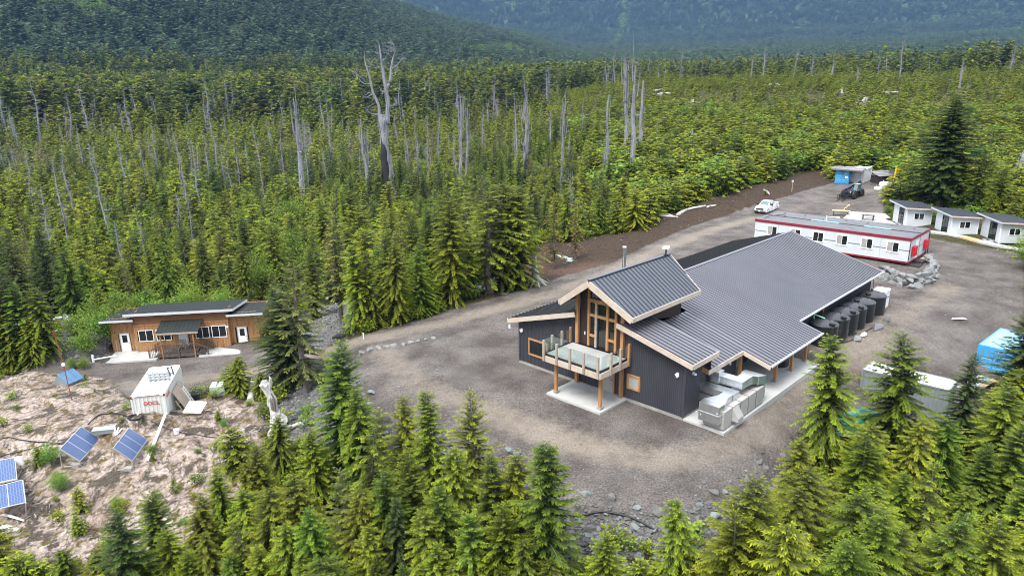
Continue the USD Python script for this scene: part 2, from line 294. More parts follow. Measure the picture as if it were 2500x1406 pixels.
def track(px, w, a):
    global tr
    P = np.array([ground_px(*q)[:2] for q in px]); ln = shapely.LineString(P)
    ln = shapely.LineString(np.c_[gaussian_filter(np.interp(np.linspace(0, 1, 60), np.linspace(0, 1, len(P)), P[:, 0]), 2), gaussian_filter(np.interp(np.linspace(0, 1, 60), np.linspace(0, 1, len(P)), P[:, 1]), 2)])
    near = shapely.box(*ln.buffer(6).bounds); k = shapely.contains_xy(near, flatg[:, 0], flatg[:, 1])
    d = np.full(len(flatg), 99.0); d[k] = shapely.distance(shapely.points(flatg[k]), ln); d = d.reshape(GX.shape)
    d = d * 1.15 + .5 * vnoise(GX, GY, 6, 71, 3); tr = np.maximum(tr, a * np.maximum(.36 * np.exp(-(d / w) ** 2), 1.0 * np.exp(-((np.abs(d) - .9) / .38) ** 2) * (.55 + 1.1 * np.clip(vnoise(GX, GY, 7, 72, 3) + .35, 0, 1))))
track([(250,945),(430,935),(540,915),(660,895),(780,868),(880,838),(1000,810),(1130,778),(1250,745),(1370,712),(1460,680),(1560,632),(1680,580),(1790,545),(1870,528)], 1.7, 1.0)
track([(900,840),(960,870),(990,920),(1060,965),(1130,985),(1210,1010),(1290,1050),(1380,1085),(1470,1110),(1580,1130),(1700,1125),(1800,1085),(1880,1040),(1960,960),(2040,880),(2110,830),(2200,770),(2290,720),(2340,690)], 1.3, .8)
track([(1180,995),(1290,1035),(1400,1075),(1500,1095),(1600,1130)], .7, .8)
track([(1870,528),(1950,510),(2050,500),(2130,460)], 2.0, .55)
track([(2040,880),(2150,850),(2250,800)], 2.2, .45)
MK["track"] = tr
SM = {k: gaussian_filter(a, 1.2) for k, a in MK.items()}
# relief: craggy outcrop, lumpy rubble and forest floor, nearly smooth yard
crag = np.abs(vnoise(GX, GY, 3.1, 3, 5)) * 2.0; crag = (0.55 - crag) * 1.3
ridg = np.floor((GX * .55 + GY * .8) / 1.7 + vnoise(GX, GY, 4, 9) * 2.5); step = vnoise(ridg * 3.7, ridg * 1.3, 1.0, 5, 1) * .8
HG = HG + SM["rock"] * (crag * .75 + step * .7 + vnoise(GX, GY, .9, 4, 3) * .5)
HG = HG + np.maximum(SM["rubble"], SM["bank"]) * (vnoise(GX, GY, 1.1, 6, 3) * .8)
HG = HG + SM["lbank"] * (1.2 + vnoise(GX, GY, 1.6, 6, 3) * 1.2)
HG = HG + SM["soil"] * (vnoise(GX, GY, 1.5, 8, 4) * .8 + vnoise(GX, GY, 5, 18, 2) * .6)
oth = np.clip(1 - SM["yard"] - SM["rock"] - SM["rubble"] - SM["soil"], 0, 1)
HG = HG + oth * vnoise(GX, GY, 5, 2, 4) * 1.2 + SM["yard"] * vnoise(GX, GY, 2.2, 12, 3) * .10 - SM["yard"] * SM["track"] * .05
_c, _s = math.cos(math.radians(13.4)), math.sin(math.radians(13.4)); _dx, _dy = GX + 29.38, GY - 49.07; _u, _v = _dx * _c + _dy * _s, -_dx * _s + _dy * _c
_top = -2.35 - .22 * ((_u - 1.2) / 1.2) ** 2 - np.where(_v < -1.1, 1.05 * np.abs(-1.1 - _v) ** 1.3, 3.0 * (_v + 1.1) ** 2) + .5 * vnoise(GX, GY, 1.2, 51)
HG = np.where((_v < -.12) & (_v > -6) & (np.abs(_u - 1.2) < 4.2), np.maximum(HG, _top), HG)
# furrows raked across the soil strip beside the pickup
for a_, b_ in (((1745,500),(1800,520)),((1765,495),(1822,512)),((1790,488),(1838,503)),((1812,482),(1850,496))):
    A, B = ground_px(*a_)[:2], ground_px(*b_)[:2]; ln = shapely.LineString([A, B])
    k = shapely.contains_xy(ln.buffer(4), flatg[:, 0], flatg[:, 1]); d = np.full(len(flatg), 9.0); d[k] = shapely.distance(shapely.points(flatg[k]), ln)
    HG += .45 * np.exp(-(d.reshape(GX.shape) / .7) ** 2)
    MK["track"] = MK["track"]
def gh(x, y): return base_h(x, y)
def gz(x, y): return float(gh(np.array([x]), np.array([y]))[0])
def gp(u, v, dz=0.0):
    P = ground_px(u, v); return np.array([P[0], P[1], gz(P[0], P[1]) + dz])

# ---------------------------------------------------------------- one polar sheet, split by what covers it
az = np.concatenate([np.linspace(-180, -60, 50)[:-1], np.linspace(-60, -42, 40)[:-1], np.linspace(-42, 42, 430), np.linspace(42, 60, 40)[1:], np.linspace(60, 180, 50)[1:]])
rr = np.concatenate([[2.0, 8, 14, 18], np.arange(20, 70, .42), 70 * 1.008 ** np.arange(0, 120), ])
rr = np.concatenate([rr, rr[-1] * 1.022 ** np.arange(1, 188)]); rr = rr[rr < 9000]
AZ, RR = np.meshgrid(np.radians(az), rr, indexing="ij")
TX, TY = RR * np.sin(AZ), RR * np.cos(AZ)
TZ = gh(TX, TY)
big = np.clip((RR - 180) / 300, 0, 1)
TZ = TZ + big * vnoise(TX, TY, 60, 21, 4) * np.interp(RR, [180, 900, 2500, 6000], [2, 8, 40, 70])
na, nr = AZ.shape
i_, j_ = np.meshgrid(np.arange(na - 1), np.arange(nr - 1), indexing="ij")
Q = np.stack([i_ * nr + j_, i_ * nr + j_ + 1, (i_ + 1) * nr + j_ + 1, (i_ + 1) * nr + j_], -1).reshape(-1, 4)
Q = Q[:, ::-1]
VV = np.c_[TX.ravel(), TY.ravel(), TZ.ravel()]
cx, cy = VV[Q].mean(1)[:, 0], VV[Q].mean(1)[:, 1]; cd = np.hypot(cx, cy)
inb = near_w(cx, cy) > 0
def zsel(k): return (samp(SM[k], cx, cy) > .5) & inb
zone = np.zeros(len(Q), int)
for n_, k in enumerate(("yard", "soil", "rock", "rubble"), 1): zone[(zone == 0) & zsel(k)] = n_
azc = np.degrees(np.arctan2(cx, cy))
zone[(zone == 0) & (cd > 760)] = 5
zone[(zone == 5) & (cd > 2900)] = 6
vin = near_w(VV[:, 0], VV[:, 1]) > 0
att = {k: np.where(vin, samp(SM[k], VV[:, 0], VV[:, 1]), 0) for k in SM}
COLA = np.stack([att["yard"], att["soil"], att["rock"]], -1)
COLB = np.stack([att["track"], np.maximum(att["rubble"], np.maximum(att["bank"], att["lbank"])), np.clip(1 - np.hypot((VV[:, 0] - at(1420,660)[0]) / 14, (VV[:, 1] - at(1420,660)[1]) / 5), 0, 1)], -1)
def ground_material():
    N = {"g": ("geometry", {}), "a": ("attribute", {"attribute": "covera"}), "b": ("attribute", {"attribute": "coverb"}), "sa": ("separate_color", {}), "sb": ("separate_color", {})}
    L = [("a.color", "sa.color"), ("b.color", "sb.color")]
    def noise(k, sc, det=5, rough=.6):
        N[k] = ("noise_texture", {"scale": sc, "detail": float(det), "roughness": rough}); L.append(("g.position", k + ".vector"))
    noise("nf", 1.3, 8, .7); noise("nm", .35, 6); noise("ng", 9.0, 4, .7); noise("nb", .09, 5); noise("ns", 3.2, 6, .7)
    def ramp(k, src, stops): N[k] = ("rgb_ramp", {"ramp": stops}); L.append((src, k + ".fac"))
    def mx(k, fac, a, b, mode="mix"):
        N[k] = ("mix", {"mix_type": mode})
        for s_, d_ in ((fac, "fac"), (a, "color1"), (b, "color2")): L.append((s_, f"{k}.{d_}"))
        return k + ".color"
    def edge(k, src, lo=.35, hi=.65, amt=.5):
        N[k + "w"] = ("math", {"math_type": "multiply_add", "value2": amt, "value3": -amt / 2}); L.append(("nf.fac", k + "w.value1"))
        N[k + "s"] = ("math", {"math_type": "add"}); L.extend([(src, k + "s.value1"), (k + "w.value", k + "s.value2")])
        N[k] = ("map_range", {"from_min": lo, "from_max": hi, "clamp": True}); L.append((k + "s.value", k + ".value")); return k + ".result"
    ramp("forest", "nf.fac", [(.3, (.020, .016, .010)), (.5, (.050, .045, .018)), (.66, (.075, .080, .022)), (.8, (.12, .10, .05))])
    ramp("gravel", "ng.fac", [(.28, (.046, .042, .040)), (.5, (.128, .117, .111)), (.68, (.205, .192, .183)), (.80, (.38, .37, .36))])
    ramp("gpat", "nm.fac", [(.36, (.62, .57, .55)), (.50, (.92, .88, .85)), (.66, (1.24, 1.20, 1.15))])
    g1 = mx("gm", "gpat.color", "gravel.color", "gravel.color"); N["gm"] = ("mix", {"mix_type": "multiply", "fac": 1.0}); L[:] = [l for l in L if not l[1].startswith("gm.")]; L.extend([("gravel.color", "gm.color1"), ("gpat.color", "gm.color2")])
    ramp("tan", "ng.fac", [(.3, (.22, .182, .140)), (.7, (.36, .305, .245))])
    tf = edge("tf", "sb.r", .16, .80, .8); g2 = mx("gt", tf, "gm.color", "tan.color")
    ramp("soil", "ns.fac", [(.3, (.018, .012, .008)), (.55, (.056, .037, .024)), (.75, (.125, .090, .064))])
    ramp("rsoil", "ns.fac", [(.3, (.070, .040, .028)), (.7, (.155, .095, .070))])
    s2 = mx("sm", "sb.b", "soil.color", "rsoil.color")
    ramp("rock", "ns.fac", [(.25, (.13, .105, .09)), (.42, (.31, .255, .225)), (.58, (.46, .395, .355)), (.74, (.60, .56, .53))])
    ramp("rpat", "nm.fac", [(.34, (.62, .55, .50)), (.5, (.92, .88, .85)), (.66, (1.12, 1.1, 1.08))]); N["rkc"] = ("mix", {"mix_type": "multiply", "fac": 1.0}); L.extend([("rock.color", "rkc.color1"), ("rpat.color", "rkc.color2")])
    N["cmp"] = ("mapping", {"scale": (.30, .17, .4), "rotation": (0, 0, .6)}); L.append(("g.position", "cmp.vector"))
    for q_, (sc_, wd_, am_) in enumerate(((1.0, .020, .85), (2.7, .022, .6), (6.5, .03, .35))):
        N[f"cn{q_}"] = ("noise_texture", {"scale": sc_, "detail": 4.0, "roughness": .62, "distortion": .6}); N[f"cs{q_}"] = ("math", {"math_type": "subtract", "value2": .5}); N[f"ca{q_}"] = ("math", {"math_type": "absolute"}); N[f"cr{q_}"] = ("map_range", {"from_min": 0.0, "from_max": wd_, "to_min": am_, "to_max": 0.0, "clamp": True})
        L.extend([("cmp.vector", f"cn{q_}.vector"), (f"cn{q_}.fac", f"cs{q_}.value1"), (f"cs{q_}.value", f"ca{q_}.value1"), (f"ca{q_}.value", f"cr{q_}.value")])
    N["crm0"] = ("math", {"math_type": "maximum"}); L.extend([("cr0.result", "crm0.value1"), ("cr1.result", "crm0.value2")])
    N["crm"] = ("math", {"math_type": "maximum"}); L.extend([("crm0.value", "crm.value1"), ("cr2.result", "crm.value2")])
    N["dirt"] = ("color", {"value": (.045, .036, .024)}); rk0 = mx("rcr", "crm.value", "rkc.color", "dirt.color")
    ramp("moss", "nf.fac", [(.515, (0, 0, 0)), (.60, (1, 1, 1))]); ramp("mossc", "ng.fac", [(.3, (.040, .034, .014)), (.5, (.11, .075, .03)), (.7, (.16, .145, .025))])
    rk1 = mx("rm", "moss.color", rk0, "mossc.color")
    noise("nd", .55, 7, .68); ramp("deb", "nd.fac", [(.525, (0, 0, 0)), (.575, (1, 1, 1))]); ramp("debc", "ng.fac", [(.3, (.028, .022, .017)), (.55, (.085, .070, .055)), (.72, (.20, .175, .15)), (.8, (.42, .39, .36))])
    rk = mx("rdm", "deb.color", rk1, "debc.color")
    ramp("rub", "ng.fac", [(.3, (.04, .036, .034)), (.55, (.13, .122, .118)), (.8, (.30, .295, .285))])
    c = mx("m1", edge("e1", "sb.g"), "forest.color", "rub.color")
    c = mx("m2", edge("e2", "sa.b"), c, rk)
    c = mx("m3", edge("e3", "sa.g"), c, s2)
    c = mx("m4", edge("e4", "sa.r"), c, g2)
    N["bm"] = ("bump", {"strength": .55, "distance": .06}); L.append(("ng.fac", "bm.height"))
    N["bm2"] = ("bump", {"strength": .8, "distance": .25}); L.extend([("ns.fac", "bm2.height"), ("bm.normal", "bm2.normal")])
    N["p"] = ("principled_bsdf", {"roughness": .9, "specular_ior_level": .2}); L.extend([(c, "p.base_color"), ("bm2.normal", "p.normal")])
    LOOK["ground"] = usdkit.material(stage, "/World/Looks/ground", N, L, surface="p.BSDF")
ground_material()
# wooded slopes: base colour under the trees
LOOK["hill_floor"] = usdkit.material(stage, "/World/Looks/hill_floor", {"g": ("geometry", {}), "n": ("noise_texture", {"scale": .006, "detail": 9.0, "roughness": .62}), "r": ("rgb_ramp", {"ramp": [(.35, (.020, .038, .022)), (.55, (.040, .066, .032)), (.66, (.10, .135, .055)), (.75, (.16, .18, .085))]}),
    "p": ("principled_bsdf", {"roughness": .95, "specular_ior_level": .1})}, [("g.position", "n.vector"), ("n.fac", "r.fac"), ("r.color", "p.base_color")], surface="p.BSDF")
def sheet(name, sel, m, attrs=False):
    q = Q[sel]; used, inv = np.unique(q, return_inverse=True); q = inv.reshape(-1, 4)
    me = usdkit.mesh(stage, "/World/" + name, (VV[used], q), LOOK[m], smooth=True)
    if attrs:
        pv = UsdGeom.PrimvarsAPI(me)
        for k, A in (("covera", COLA), ("coverb", COLB)):
            pv.CreatePrimvar(k, Sdf.ValueTypeNames.Color3fArray, "vertex").Set(Vt.Vec3fArray.FromNumpy(A[used].astype(np.float32)))
    tag(me.GetPrim(), kind="structure")
for n_, nm in enumerate(("ground", "gravel_yard", "soil_strip", "rock_outcrop", "rubble_slope")): sheet(nm, zone == n_, "ground", True)
sheet("hills", zone == 5, "hill_floor"); sheet("mountain", zone == 6, "hill_floor")
# ---------------------------------------------------------------- main lodge (local X along the front wall, Y towards the back)
lodge = thing("lodge", "long dark grey metal lodge with entrance dormer and timber balcony on gravel yard", "building", (BX, BY, 0), -BYAW)
W_, L_ = 14.5, 35.2
RX, RZ, SL = 5.83, 5.604, .2943                # main ridge
zr = lambda X: RZ - SL * (X - RX)              # right slope of the main roof
zl = lambda X: RZ - .2977 * (RX - X)           # left slope
zf = lambda X: 5.62 - .2436 * (X - 9.77)       # raised front right slope
EX, E1, E2, E3, E0 = -.714, 14.94, 15.16, 17.03, 15.34
YF, Y0, Y1, Y2, YE = -.53, 2.59, 7.04, 15.99, 35.84
DC, DW, DZ, DE = 7.90, 3.08, 8.50, 6.40        # dormer centre, half width, peak, eave
DY0, DY1, PR = -.86, 7.58, .72
DL, DR = 5.93, 9.77
zd = lambda X: DZ - (DZ - DE) / DW * abs(X - DC)

def corrugated(p, q, z0, ztop, pitch=.14, dep=.028, m=None):
    """ribbed sheet from p to q; the outside is to the right of p->q"""
    p, q = np.asarray(p, float), np.asarray(q, float); Ln = np.linalg.norm(q - p); d = (q - p) / Ln; nrm = np.array([d[1], -d[0]])
    k = max(1, int(Ln / pitch)); s = []; o = []
    for i in range(k):
        for a, b in ((0, 0), (.55, 0), (.66, 1), (.89, 1)): s.append((i + a) / k * Ln); o.append(b * dep)
    s.append(Ln); o.append(0)
    s, o = np.array(s), np.array(o); xy = p + s[:, None] * d + o[:, None] * nrm
    zt = np.array([ztop(*(p + t * d)) for t in s]) if callable(ztop) else np.full(len(s), ztop)
    n = len(s); v = np.vstack([np.c_[xy, np.full(n, z0)], np.c_[xy, zt]]); i = np.arange(n - 1)
    return MB().add(v, np.c_[i, i + 1, i + 1 + n, i + n])
def roof(parent, poly, zfn, ys, m, rib, name="roof_panel", th=.035, along="y", ribh=.045, ribm=None):
    """standing seam panels: strips of the plan polygon between the cuts ys, each with its own raised seam"""
    P = Polygon(poly); x0, y0_, x1, y1_ = P.bounds
    for a, b in zip(ys[:-1], ys[1:]):
        strip = sbox(x0 - 1, a, x1 + 1, b) if along == "y" else sbox(a, y0_ - 1, b, y1_ + 1)
        g = P.intersection(strip)
        for c in getattr(g, "geoms", [g]):
            if c.geom_type != "Polygon" or c.area < .02: continue
            xy = np.array(shapely.geometry.polygon.orient(c).exterior.coords)[:-1]
            mb = MB().prism([(x, y, zfn(x, y) - th) for x, y in xy], (0, 0, th))
            ln = c.intersection(shapely.LineString([(x0 - 1, a + .012), (x1 + 1, a + .012)] if along == "y" else [(a + .012, y0_ - 1), (a + .012, y1_ + 1)]))
            pth = part(parent, name, mb, m)
            if not ln.is_empty and ln.geom_type == "LineString" and ln.length > .1:
                (xa, ya), (xb, yb) = ln.coords[0], ln.coords[-1]
                part(pth, "seam", MB().beam((xa, ya, zfn(xa, ya) + ribh / 2 - .004), (xb, yb, zfn(xb, yb) + ribh / 2 - .004), .038, ribh), ribm or rib)
def cuts(a, b, pitch): return np.linspace(a, b, int(round((b - a) / pitch)) + 1)

# ribbed walls on a concrete skirt
sk = MB(); sk.box(-.04, W_ + .04, .0 - .04, .12, -.3, .2); sk.box(-.04, .12, .12, L_ + .04, -.3, .2); sk.box(W_ - .12, W_ + .04, .12, 2.65, -.3, .2)
part(lodge, "foundation", sk, "concrete_skirt")
zfront = lambda X, Y=0: (zl(X) if X < DL else (zf(X) if X > DR else zd(X))) - .12
part(lodge, "wall", corrugated((0, 0), (DL, 0), .2, lambda x, y: zl(x) - .1), "slate_siding", "left half of the ribbed front wall")
part(lodge, "wall", corrugated((DR, 0), (W_, 0), .2, lambda x, y: zf(x) - .1), "slate_siding", "right half of the ribbed front wall")
part(lodge, "wall", corrugated((DL, 0.02), (DR, 0.02), .2, 3.05), "slate_siding", "ribbed wall under the balcony")
part(lodge, "wall", corrugated((W_, 0), (W_, 2.65), .15, lambda x, y: zf(x) - .1), "slate_siding")
XR = 14.36
part(lodge, "wall", corrugated((XR, 2.65), (XR, 7.3), .13, zr(XR) - .08), "slate_siding")
part(lodge, "wall", corrugated((XR, 15.7), (XR, L_), .1, zr(XR) - .08), "slate_siding", "ribbed side wall behind the water tanks")
part(lodge, "wall", corrugated((0, L_), (0, 0), .2, zl(0) - .1), "slate_siding")
part(lodge, "wall", corrugated((XR, L_), (0, L_), .1, lambda x, y: (zr(x) if x > RX else zl(x)) - .1), "slate_siding")
part(lodge, "wall", MB().box(W_ - .2, W_ - .06, 2.4, 2.64, .15, zf(W_) - .15).box(DR, W_ - .1, 2.56, 2.62, 2.5, 3.2), "brown_panel")
part(lodge, "raised_wall", MB().prism([(DR, 2.58, zr(DR)), (14.9, 2.58, zr(14.9)), (14.9, 2.58, zf(14.9) - .05), (DR, 2.58, zf(DR) - .05)], (0, -.05, 0)), "brown_panel")
part(lodge, "corner_trim", MB().box(-.05, .09, -.05, .09, .2, zl(0) - .1), "slate_siding")
part(lodge, "corner_trim", MB().box(W_ - .09, W_ + .05, -.05, .09, .2, zf(W_) - .1), "slate_siding")
# sheltered veranda: recessed wall, doors, posts
XV = 13.0
part(lodge, "porch_wall", MB().box(XV - .1, XV, 7.3, 15.7, .12, zr(XV) - .1).box(XV, XR, 7.2, 7.3, .12, zr(XR) - .1).box(XV, XR, 15.7, 15.8, .12, zr(XR) - .1), "slate_siding")
for y_, w_, h_ in ((8.0, 1.0, 2.1), (9.9, 1.0, 2.1), (12.0, 1.7, 2.1)):
    d_ = part(lodge, "door", MB().box(XV, XV + .05, y_, y_ + w_, .14, h_ + .14), "cabinet_grey")
    part(d_, "frame", MB().box(XV, XV + .07, y_ - .12, y_ - .002, .14, h_ + .28).box(XV, XV + .07, y_ + w_ + .002, y_ + w_ + .12, .14, h_ + .28).box(XV, XV + .07, y_ - .002, y_ + w_ + .002, h_ + .142, h_ + .28), "timber")
for y_ in (9.6, 12.35, 14.9):
    part(lodge, "porch_post", MB().box(16.2, 16.4, y_ - .1, y_ + .1, .22, zr(16.3) - .12), "timber")
    part(lodge, "post_base", MB().box(16.14, 16.46, y_ - .16, y_ + .16, .11, .24), "concrete_skirt")
part(lodge, "porch_beam", MB().beam((16.3, 7.1, zr(16.3) - .24), (16.3, 15.9, zr(16.3) - .24), .2, .28), "timber")
part(lodge, "porch_post", MB().box(14.62, 14.82, 7.1, 7.3, .13, zr(14.7) - .1), "timber")

# roofs
mainr = [(DR, Y0), (E1, Y0), (E1, Y1), (E3, Y1), (E3, Y2), (E2, Y2), (E2, YE), (RX, YE), (RX, 8.0), (DR, 8.0)]
ys = np.concatenate([cuts(Y0, Y1, .405)[:-1], cuts(Y1, 8.0, .405)[:-1], cuts(8.0, Y2, .405)[:-1], cuts(Y2, YE, .405)])
roof(lodge, mainr, lambda x, y: zr(x), ys, "roof_metal", "roof_rib")
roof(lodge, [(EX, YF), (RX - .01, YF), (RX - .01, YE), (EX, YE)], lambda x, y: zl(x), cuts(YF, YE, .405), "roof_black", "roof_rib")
roof(lodge, [(DR, YF), (E0, YF), (E0, Y0), (DR, Y0)], lambda x, y: zf(x), cuts(YF, Y0, .405), "roof_metal", "roof_rib")
cy_ = cuts(DY0 - PR, DY1 + PR, .405)
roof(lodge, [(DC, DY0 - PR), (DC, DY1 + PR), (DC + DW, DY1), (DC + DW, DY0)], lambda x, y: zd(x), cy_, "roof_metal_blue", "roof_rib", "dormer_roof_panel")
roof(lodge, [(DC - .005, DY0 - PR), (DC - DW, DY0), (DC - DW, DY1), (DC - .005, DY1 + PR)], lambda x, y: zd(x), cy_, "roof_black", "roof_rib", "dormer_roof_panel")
part(lodge, "ridge_cap", MB().beam((RX - .08, 8.0, RZ + .02), (RX - .08, YE, RZ + .02), .3, .05), "roof_metal")
part(lodge, "ridge_cap", MB().beam((DC, DY0 - PR, DZ + .03), (DC, DY1 + PR, DZ + .03), .26, .05), "roof_metal_blue")
def fascia(p, q, m="whitewashed_wood", h=.3, w=.07, drop=.17): part(lodge, "fascia_board", MB().beam((p[0], p[1], p[2] - drop), (q[0], q[1], q[2] - drop), w, h), m)
o = .045
fascia((EX, YF - o, zl(EX)), (DL, YF - o, zl(DL)), h=.34, drop=.21); fascia((DR - .25, YF - o, zf(DR - .25)), (E0 + .02, YF - o, zf(E0 + .02)), h=.34, drop=.21)
fascia((E0 + o, YF, zf(E0)), (E0 + o, Y0, zf(E0)), h=.32); fascia((E1 + o, Y0 - .4, zr(E1)), (E1 + o, Y1, zr(E1)))
fascia((E1, Y1 - o, zr(E1)), (E3, Y1 - o, zr(E3))); fascia((12.5, Y0 - .42, zr(12.5)), (E1, Y0 - .42, zr(E1)), "timber")
fascia((EX - o, YF, zl(EX)), (EX - o, YE, zl(EX))); fascia((EX, YE + o, zl(EX)), (RX, YE + o, RZ)); fascia((RX, YE + o, RZ), (E2, YE + o, zr(E2)))
for s_ in (-1, 1):
    e_ = DC + s_ * DW
    fascia((DC, DY0 - PR - o, DZ + .02), (e_, DY0 - o, DE + .02), h=.42, w=.09, drop=.26); fascia((DC, DY1 + PR + o, DZ), (e_, DY1 + o, DE), h=.34, drop=.2)
    fascia((e_ + s_ * o, DY0 - .1, DE), (e_ + s_ * o, DY1 + .1, DE), h=.32)
part(lodge, "gutter", MB().beam((E3 + .05, Y1, zr(E3) - .05), (E3 + .05, Y2, zr(E3) - .05), .12, .12), "white_paint")
part(lodge, "gutter", MB().beam((E2 + .05, Y2 + .1, zr(E2) - .05), (E2 + .05, YE, zr(E2) - .05), .12, .12), "white_paint")
part(lodge, "soffit", MB().prism([(DC, DY0 - PR, DZ - .1), (DC + DW, DY0, DE - .1), (DC + DW, DY1, DE - .1), (DC, DY1 + PR, DZ - .1)], (0, 0, -.04)), "timber")
part(lodge, "soffit", MB().prism([(DC, DY0 - PR, DZ - .1), (DC, DY1 + PR, DZ - .1), (DC - DW, DY1, DE - .1), (DC - DW, DY0, DE - .1)], (0, 0, -.04)), "timber")
# dormer walls
part(lodge, "dormer_wall", MB().prism([(DR, .06, zf(DR) - .02), (DR, DY1 - .4, zf(DR) - 1.4), (DR, DY1 - .4, zd(DR) - .14), (DR, .06, zd(DR) - .14)], (-.08, 0, 0)), "brown_panel")
part(lodge, "dormer_wall", MB().prism([(DL, .06, RZ - .1), (DL, DY1 - .4, RZ - .1), (DL, DY1 - .4, zd(DL) - .14), (DL, .06, zd(DL) - .14)], (.08, 0, 0)), "brown_panel")
part(lodge, "dormer_wall", MB().prism([(DL, DY1 - .4, RZ - .4), (DR, DY1 - .4, 4.3), (DR, DY1 - .4, zd(DR) - .14), (DC, DY1 - .4, DZ - .14), (DL, DY1 - .4, zd(DL) - .14)], (0, -.08, 0)), "brown_panel")
CO = [6.78, 7.42, 8.40, 9.10]
wall = [(DL, 3.1), (DR, 3.1), (DR, zd(DR) - .15), (DC, DZ - .15), (DL, zd(DL) - .15)]
part(lodge, "entrance_wall", MB().prism([(x, .05, z) for x, z in wall], (0, .06, 0)), "brown_panel")
def front_box(x0, x1, z0, z1, y0, y1): return MB().box(x0, x1, y0, y1, z0, z1)
zbeam, z2, z3 = 6.58, 5.5, 4.0
for i, x in enumerate(CO):
    top = zd(x) - .16 if i in (0, 3) else (zd(x) - .16 if False else zbeam - .13)
    part(lodge, "timber_mullion", front_box(x - .085, x + .085, 3.2, top, -.10, .05), "timber" if i != 1 else "grey_timber")
part(lodge, "timber_mullion", front_box(7.86, 8.02, zbeam + .13, zd(7.94) - .2, -.09, .05), "timber")
part(lodge, "transom", front_box(6.70, 9.18, zbeam - .13, zbeam + .13, -.12, .05), "timber")
for a, b in zip(CO[:-1], CO[1:]):
    part(lodge, "transom", front_box(a + .086, b - .086, z2 - .09, z2 + .09, -.08, .05), "timber")
    if (a, b) != (CO[1], CO[2]): part(lodge, "transom", front_box(a + .086, b - .086, z3 - .08, z3 + .08, -.08, .05), "timber")
def glaz(pts, name="window_pane", m="dark_glass"): part(lodge, name, MB().prism([(x, .035, z) for x, z in pts], (0, .012, 0)), m)
for a, b in zip(CO[:-1], CO[1:]):
    glaz([(a + .09, z2 + .09), (b - .09, z2 + .09), (b - .09, zbeam - .13), (a + .09, zbeam - .13)])
    if a == CO[1]: glaz([(a + .09, 3.22), (b - .09, 3.22), (b - .09, z2 - .09), (a + .09, z2 - .09)], "balcony_door")
    else: glaz([(a + .09, z3 + .08), (b - .09, z3 + .08), (b - .09, z2 - .09), (a + .09, z2 - .09)])
glaz([(6.87, zbeam + .13), (7.85, zbeam + .13), (7.85, zd(7.85) - .3), (6.87, zd(6.87) - .2)]); glaz([(8.03, zbeam + .13), (9.01, zbeam + .13), (9.01, zd(9.01) - .2), (8.03, zd(8.03) - .3)])
hp = part(lodge, "door_frame", MB().box(CO[1] + .09, CO[1] + .16, -.02, .034, 3.2, z2 - .1).box(CO[2] - .16, CO[2] - .09, -.02, .034, 3.2, z2 - .1), "dark_steel")
part(lodge, "wall_lamp", MB().box(6.36, 6.46, -.02, .05, 3.9, 4.12), "white_paint")
for x in (5.84, 9.74):
    part(lodge, "timber_post", MB().box(x - .12, x + .12, -.24, -.03, .2, 3.0), "timber")
    part(lodge, "timber_post", MB().box(x - .12, x + .12, -.24, -.03, 3.2, zd(x) - .2), "timber")
# ground floor door and windows
dr = part(lodge, "door", MB().box(8.1, 8.98, -.05, -.01, .2, 2.3), "cabinet_grey", "grey door under the balcony")
part(dr, "frame", MB().box(7.96, 8.098, -.08, 0, .2, 2.46).box(8.982, 9.12, -.08, 0, .2, 2.46).box(8.098, 8.982, -.08, 0, 2.302, 2.46), "timber")
part(dr, "handle", MB().box(8.84, 8.92, -.11, -.05, 1.15, 1.19), "dark_steel")
def window(parent, x0, x1, z0, z1, glass="dark_glass", y=0.0, split=True, fr="timber", t=.13, axis="x", inner="dark_steel"):
    B = (lambda a, b, c, d, e, f: MB().box(a, b, y - d, y - c, e, f)) if axis == "x" else (lambda a, b, c, d, e, f: MB().box(y + c, y + d, a, b, e, f))
    w = part(parent, "window", B(x0, x1, .032, .045, z0, z1), glass)
    f = B(x0 - t, x0, .0, .09, z0 - t, z1 + t); f.v += B(x1, x1 + t, .0, .09, z0 - t, z1 + t).v; f.f += [q + 8 for q in f.f[:1]]; f.n = 16
    g = B(x0, x1, .0, .088, z1, z1 + t); f.add(*g.get()); g = B(x0 - .03, x1 + .03, .0, .11, z0 - t, z0); f.add(*g.get())
    part(w, "frame", f, fr)
    if split:
        c = (x0 + x1) / 2; g = B(c - .03, c + .03, .045, .062, z0, z1); part(w, "mullion", g, inner)
    return w
window(lodge, 1.12, 2.85, 1.1, 2.2, split=True); window(lodge, 10.28, 11.08, 1.1, 1.9, "curtain_glass", split=False)
window(lodge, 20.9, 22.9, .95, 2.0, y=XR + .03, axis="y", split=True)
# camera-like white floodlights on the walls
for x, z, ax in ((.3, 2.82, 0), (14.0, 3.1, 0), (W_, 3.0, 1), (-.6, 3.1, 2)):
    mb = MB()
    if ax == 0: mb.box(x - .08, x + .08, -.06, .0, z - .08, z + .08).tube([(x, -.05, z), (x - .05, -.22, z - .02)], .07, 8).tube([(x + .06, -.05, z - .1), (x + .02, -.2, z - .16)], .07, 8)
    elif ax == 1: mb.box(W_ + .03, W_ + .09, .85, 1.0, z - .08, z + .08).tube([(W_ + .05, .9, z), (W_ + .25, .86, z - .02)], .07, 8).tube([(W_ + .06, 1.0, z - .06), (W_ + .22, 1.1, z - .1)], .07, 8)
    else: mb.box(-.68, -.52, -.5, -.34, z - .28, z + .02)
    part(lodge, "floodlight", mb, "white_plastic")
part(lodge, "fan_grille", MB().box(XR + .03, XR + .1, 6.2, 6.35, 1.9, 2.05), "white_plastic")
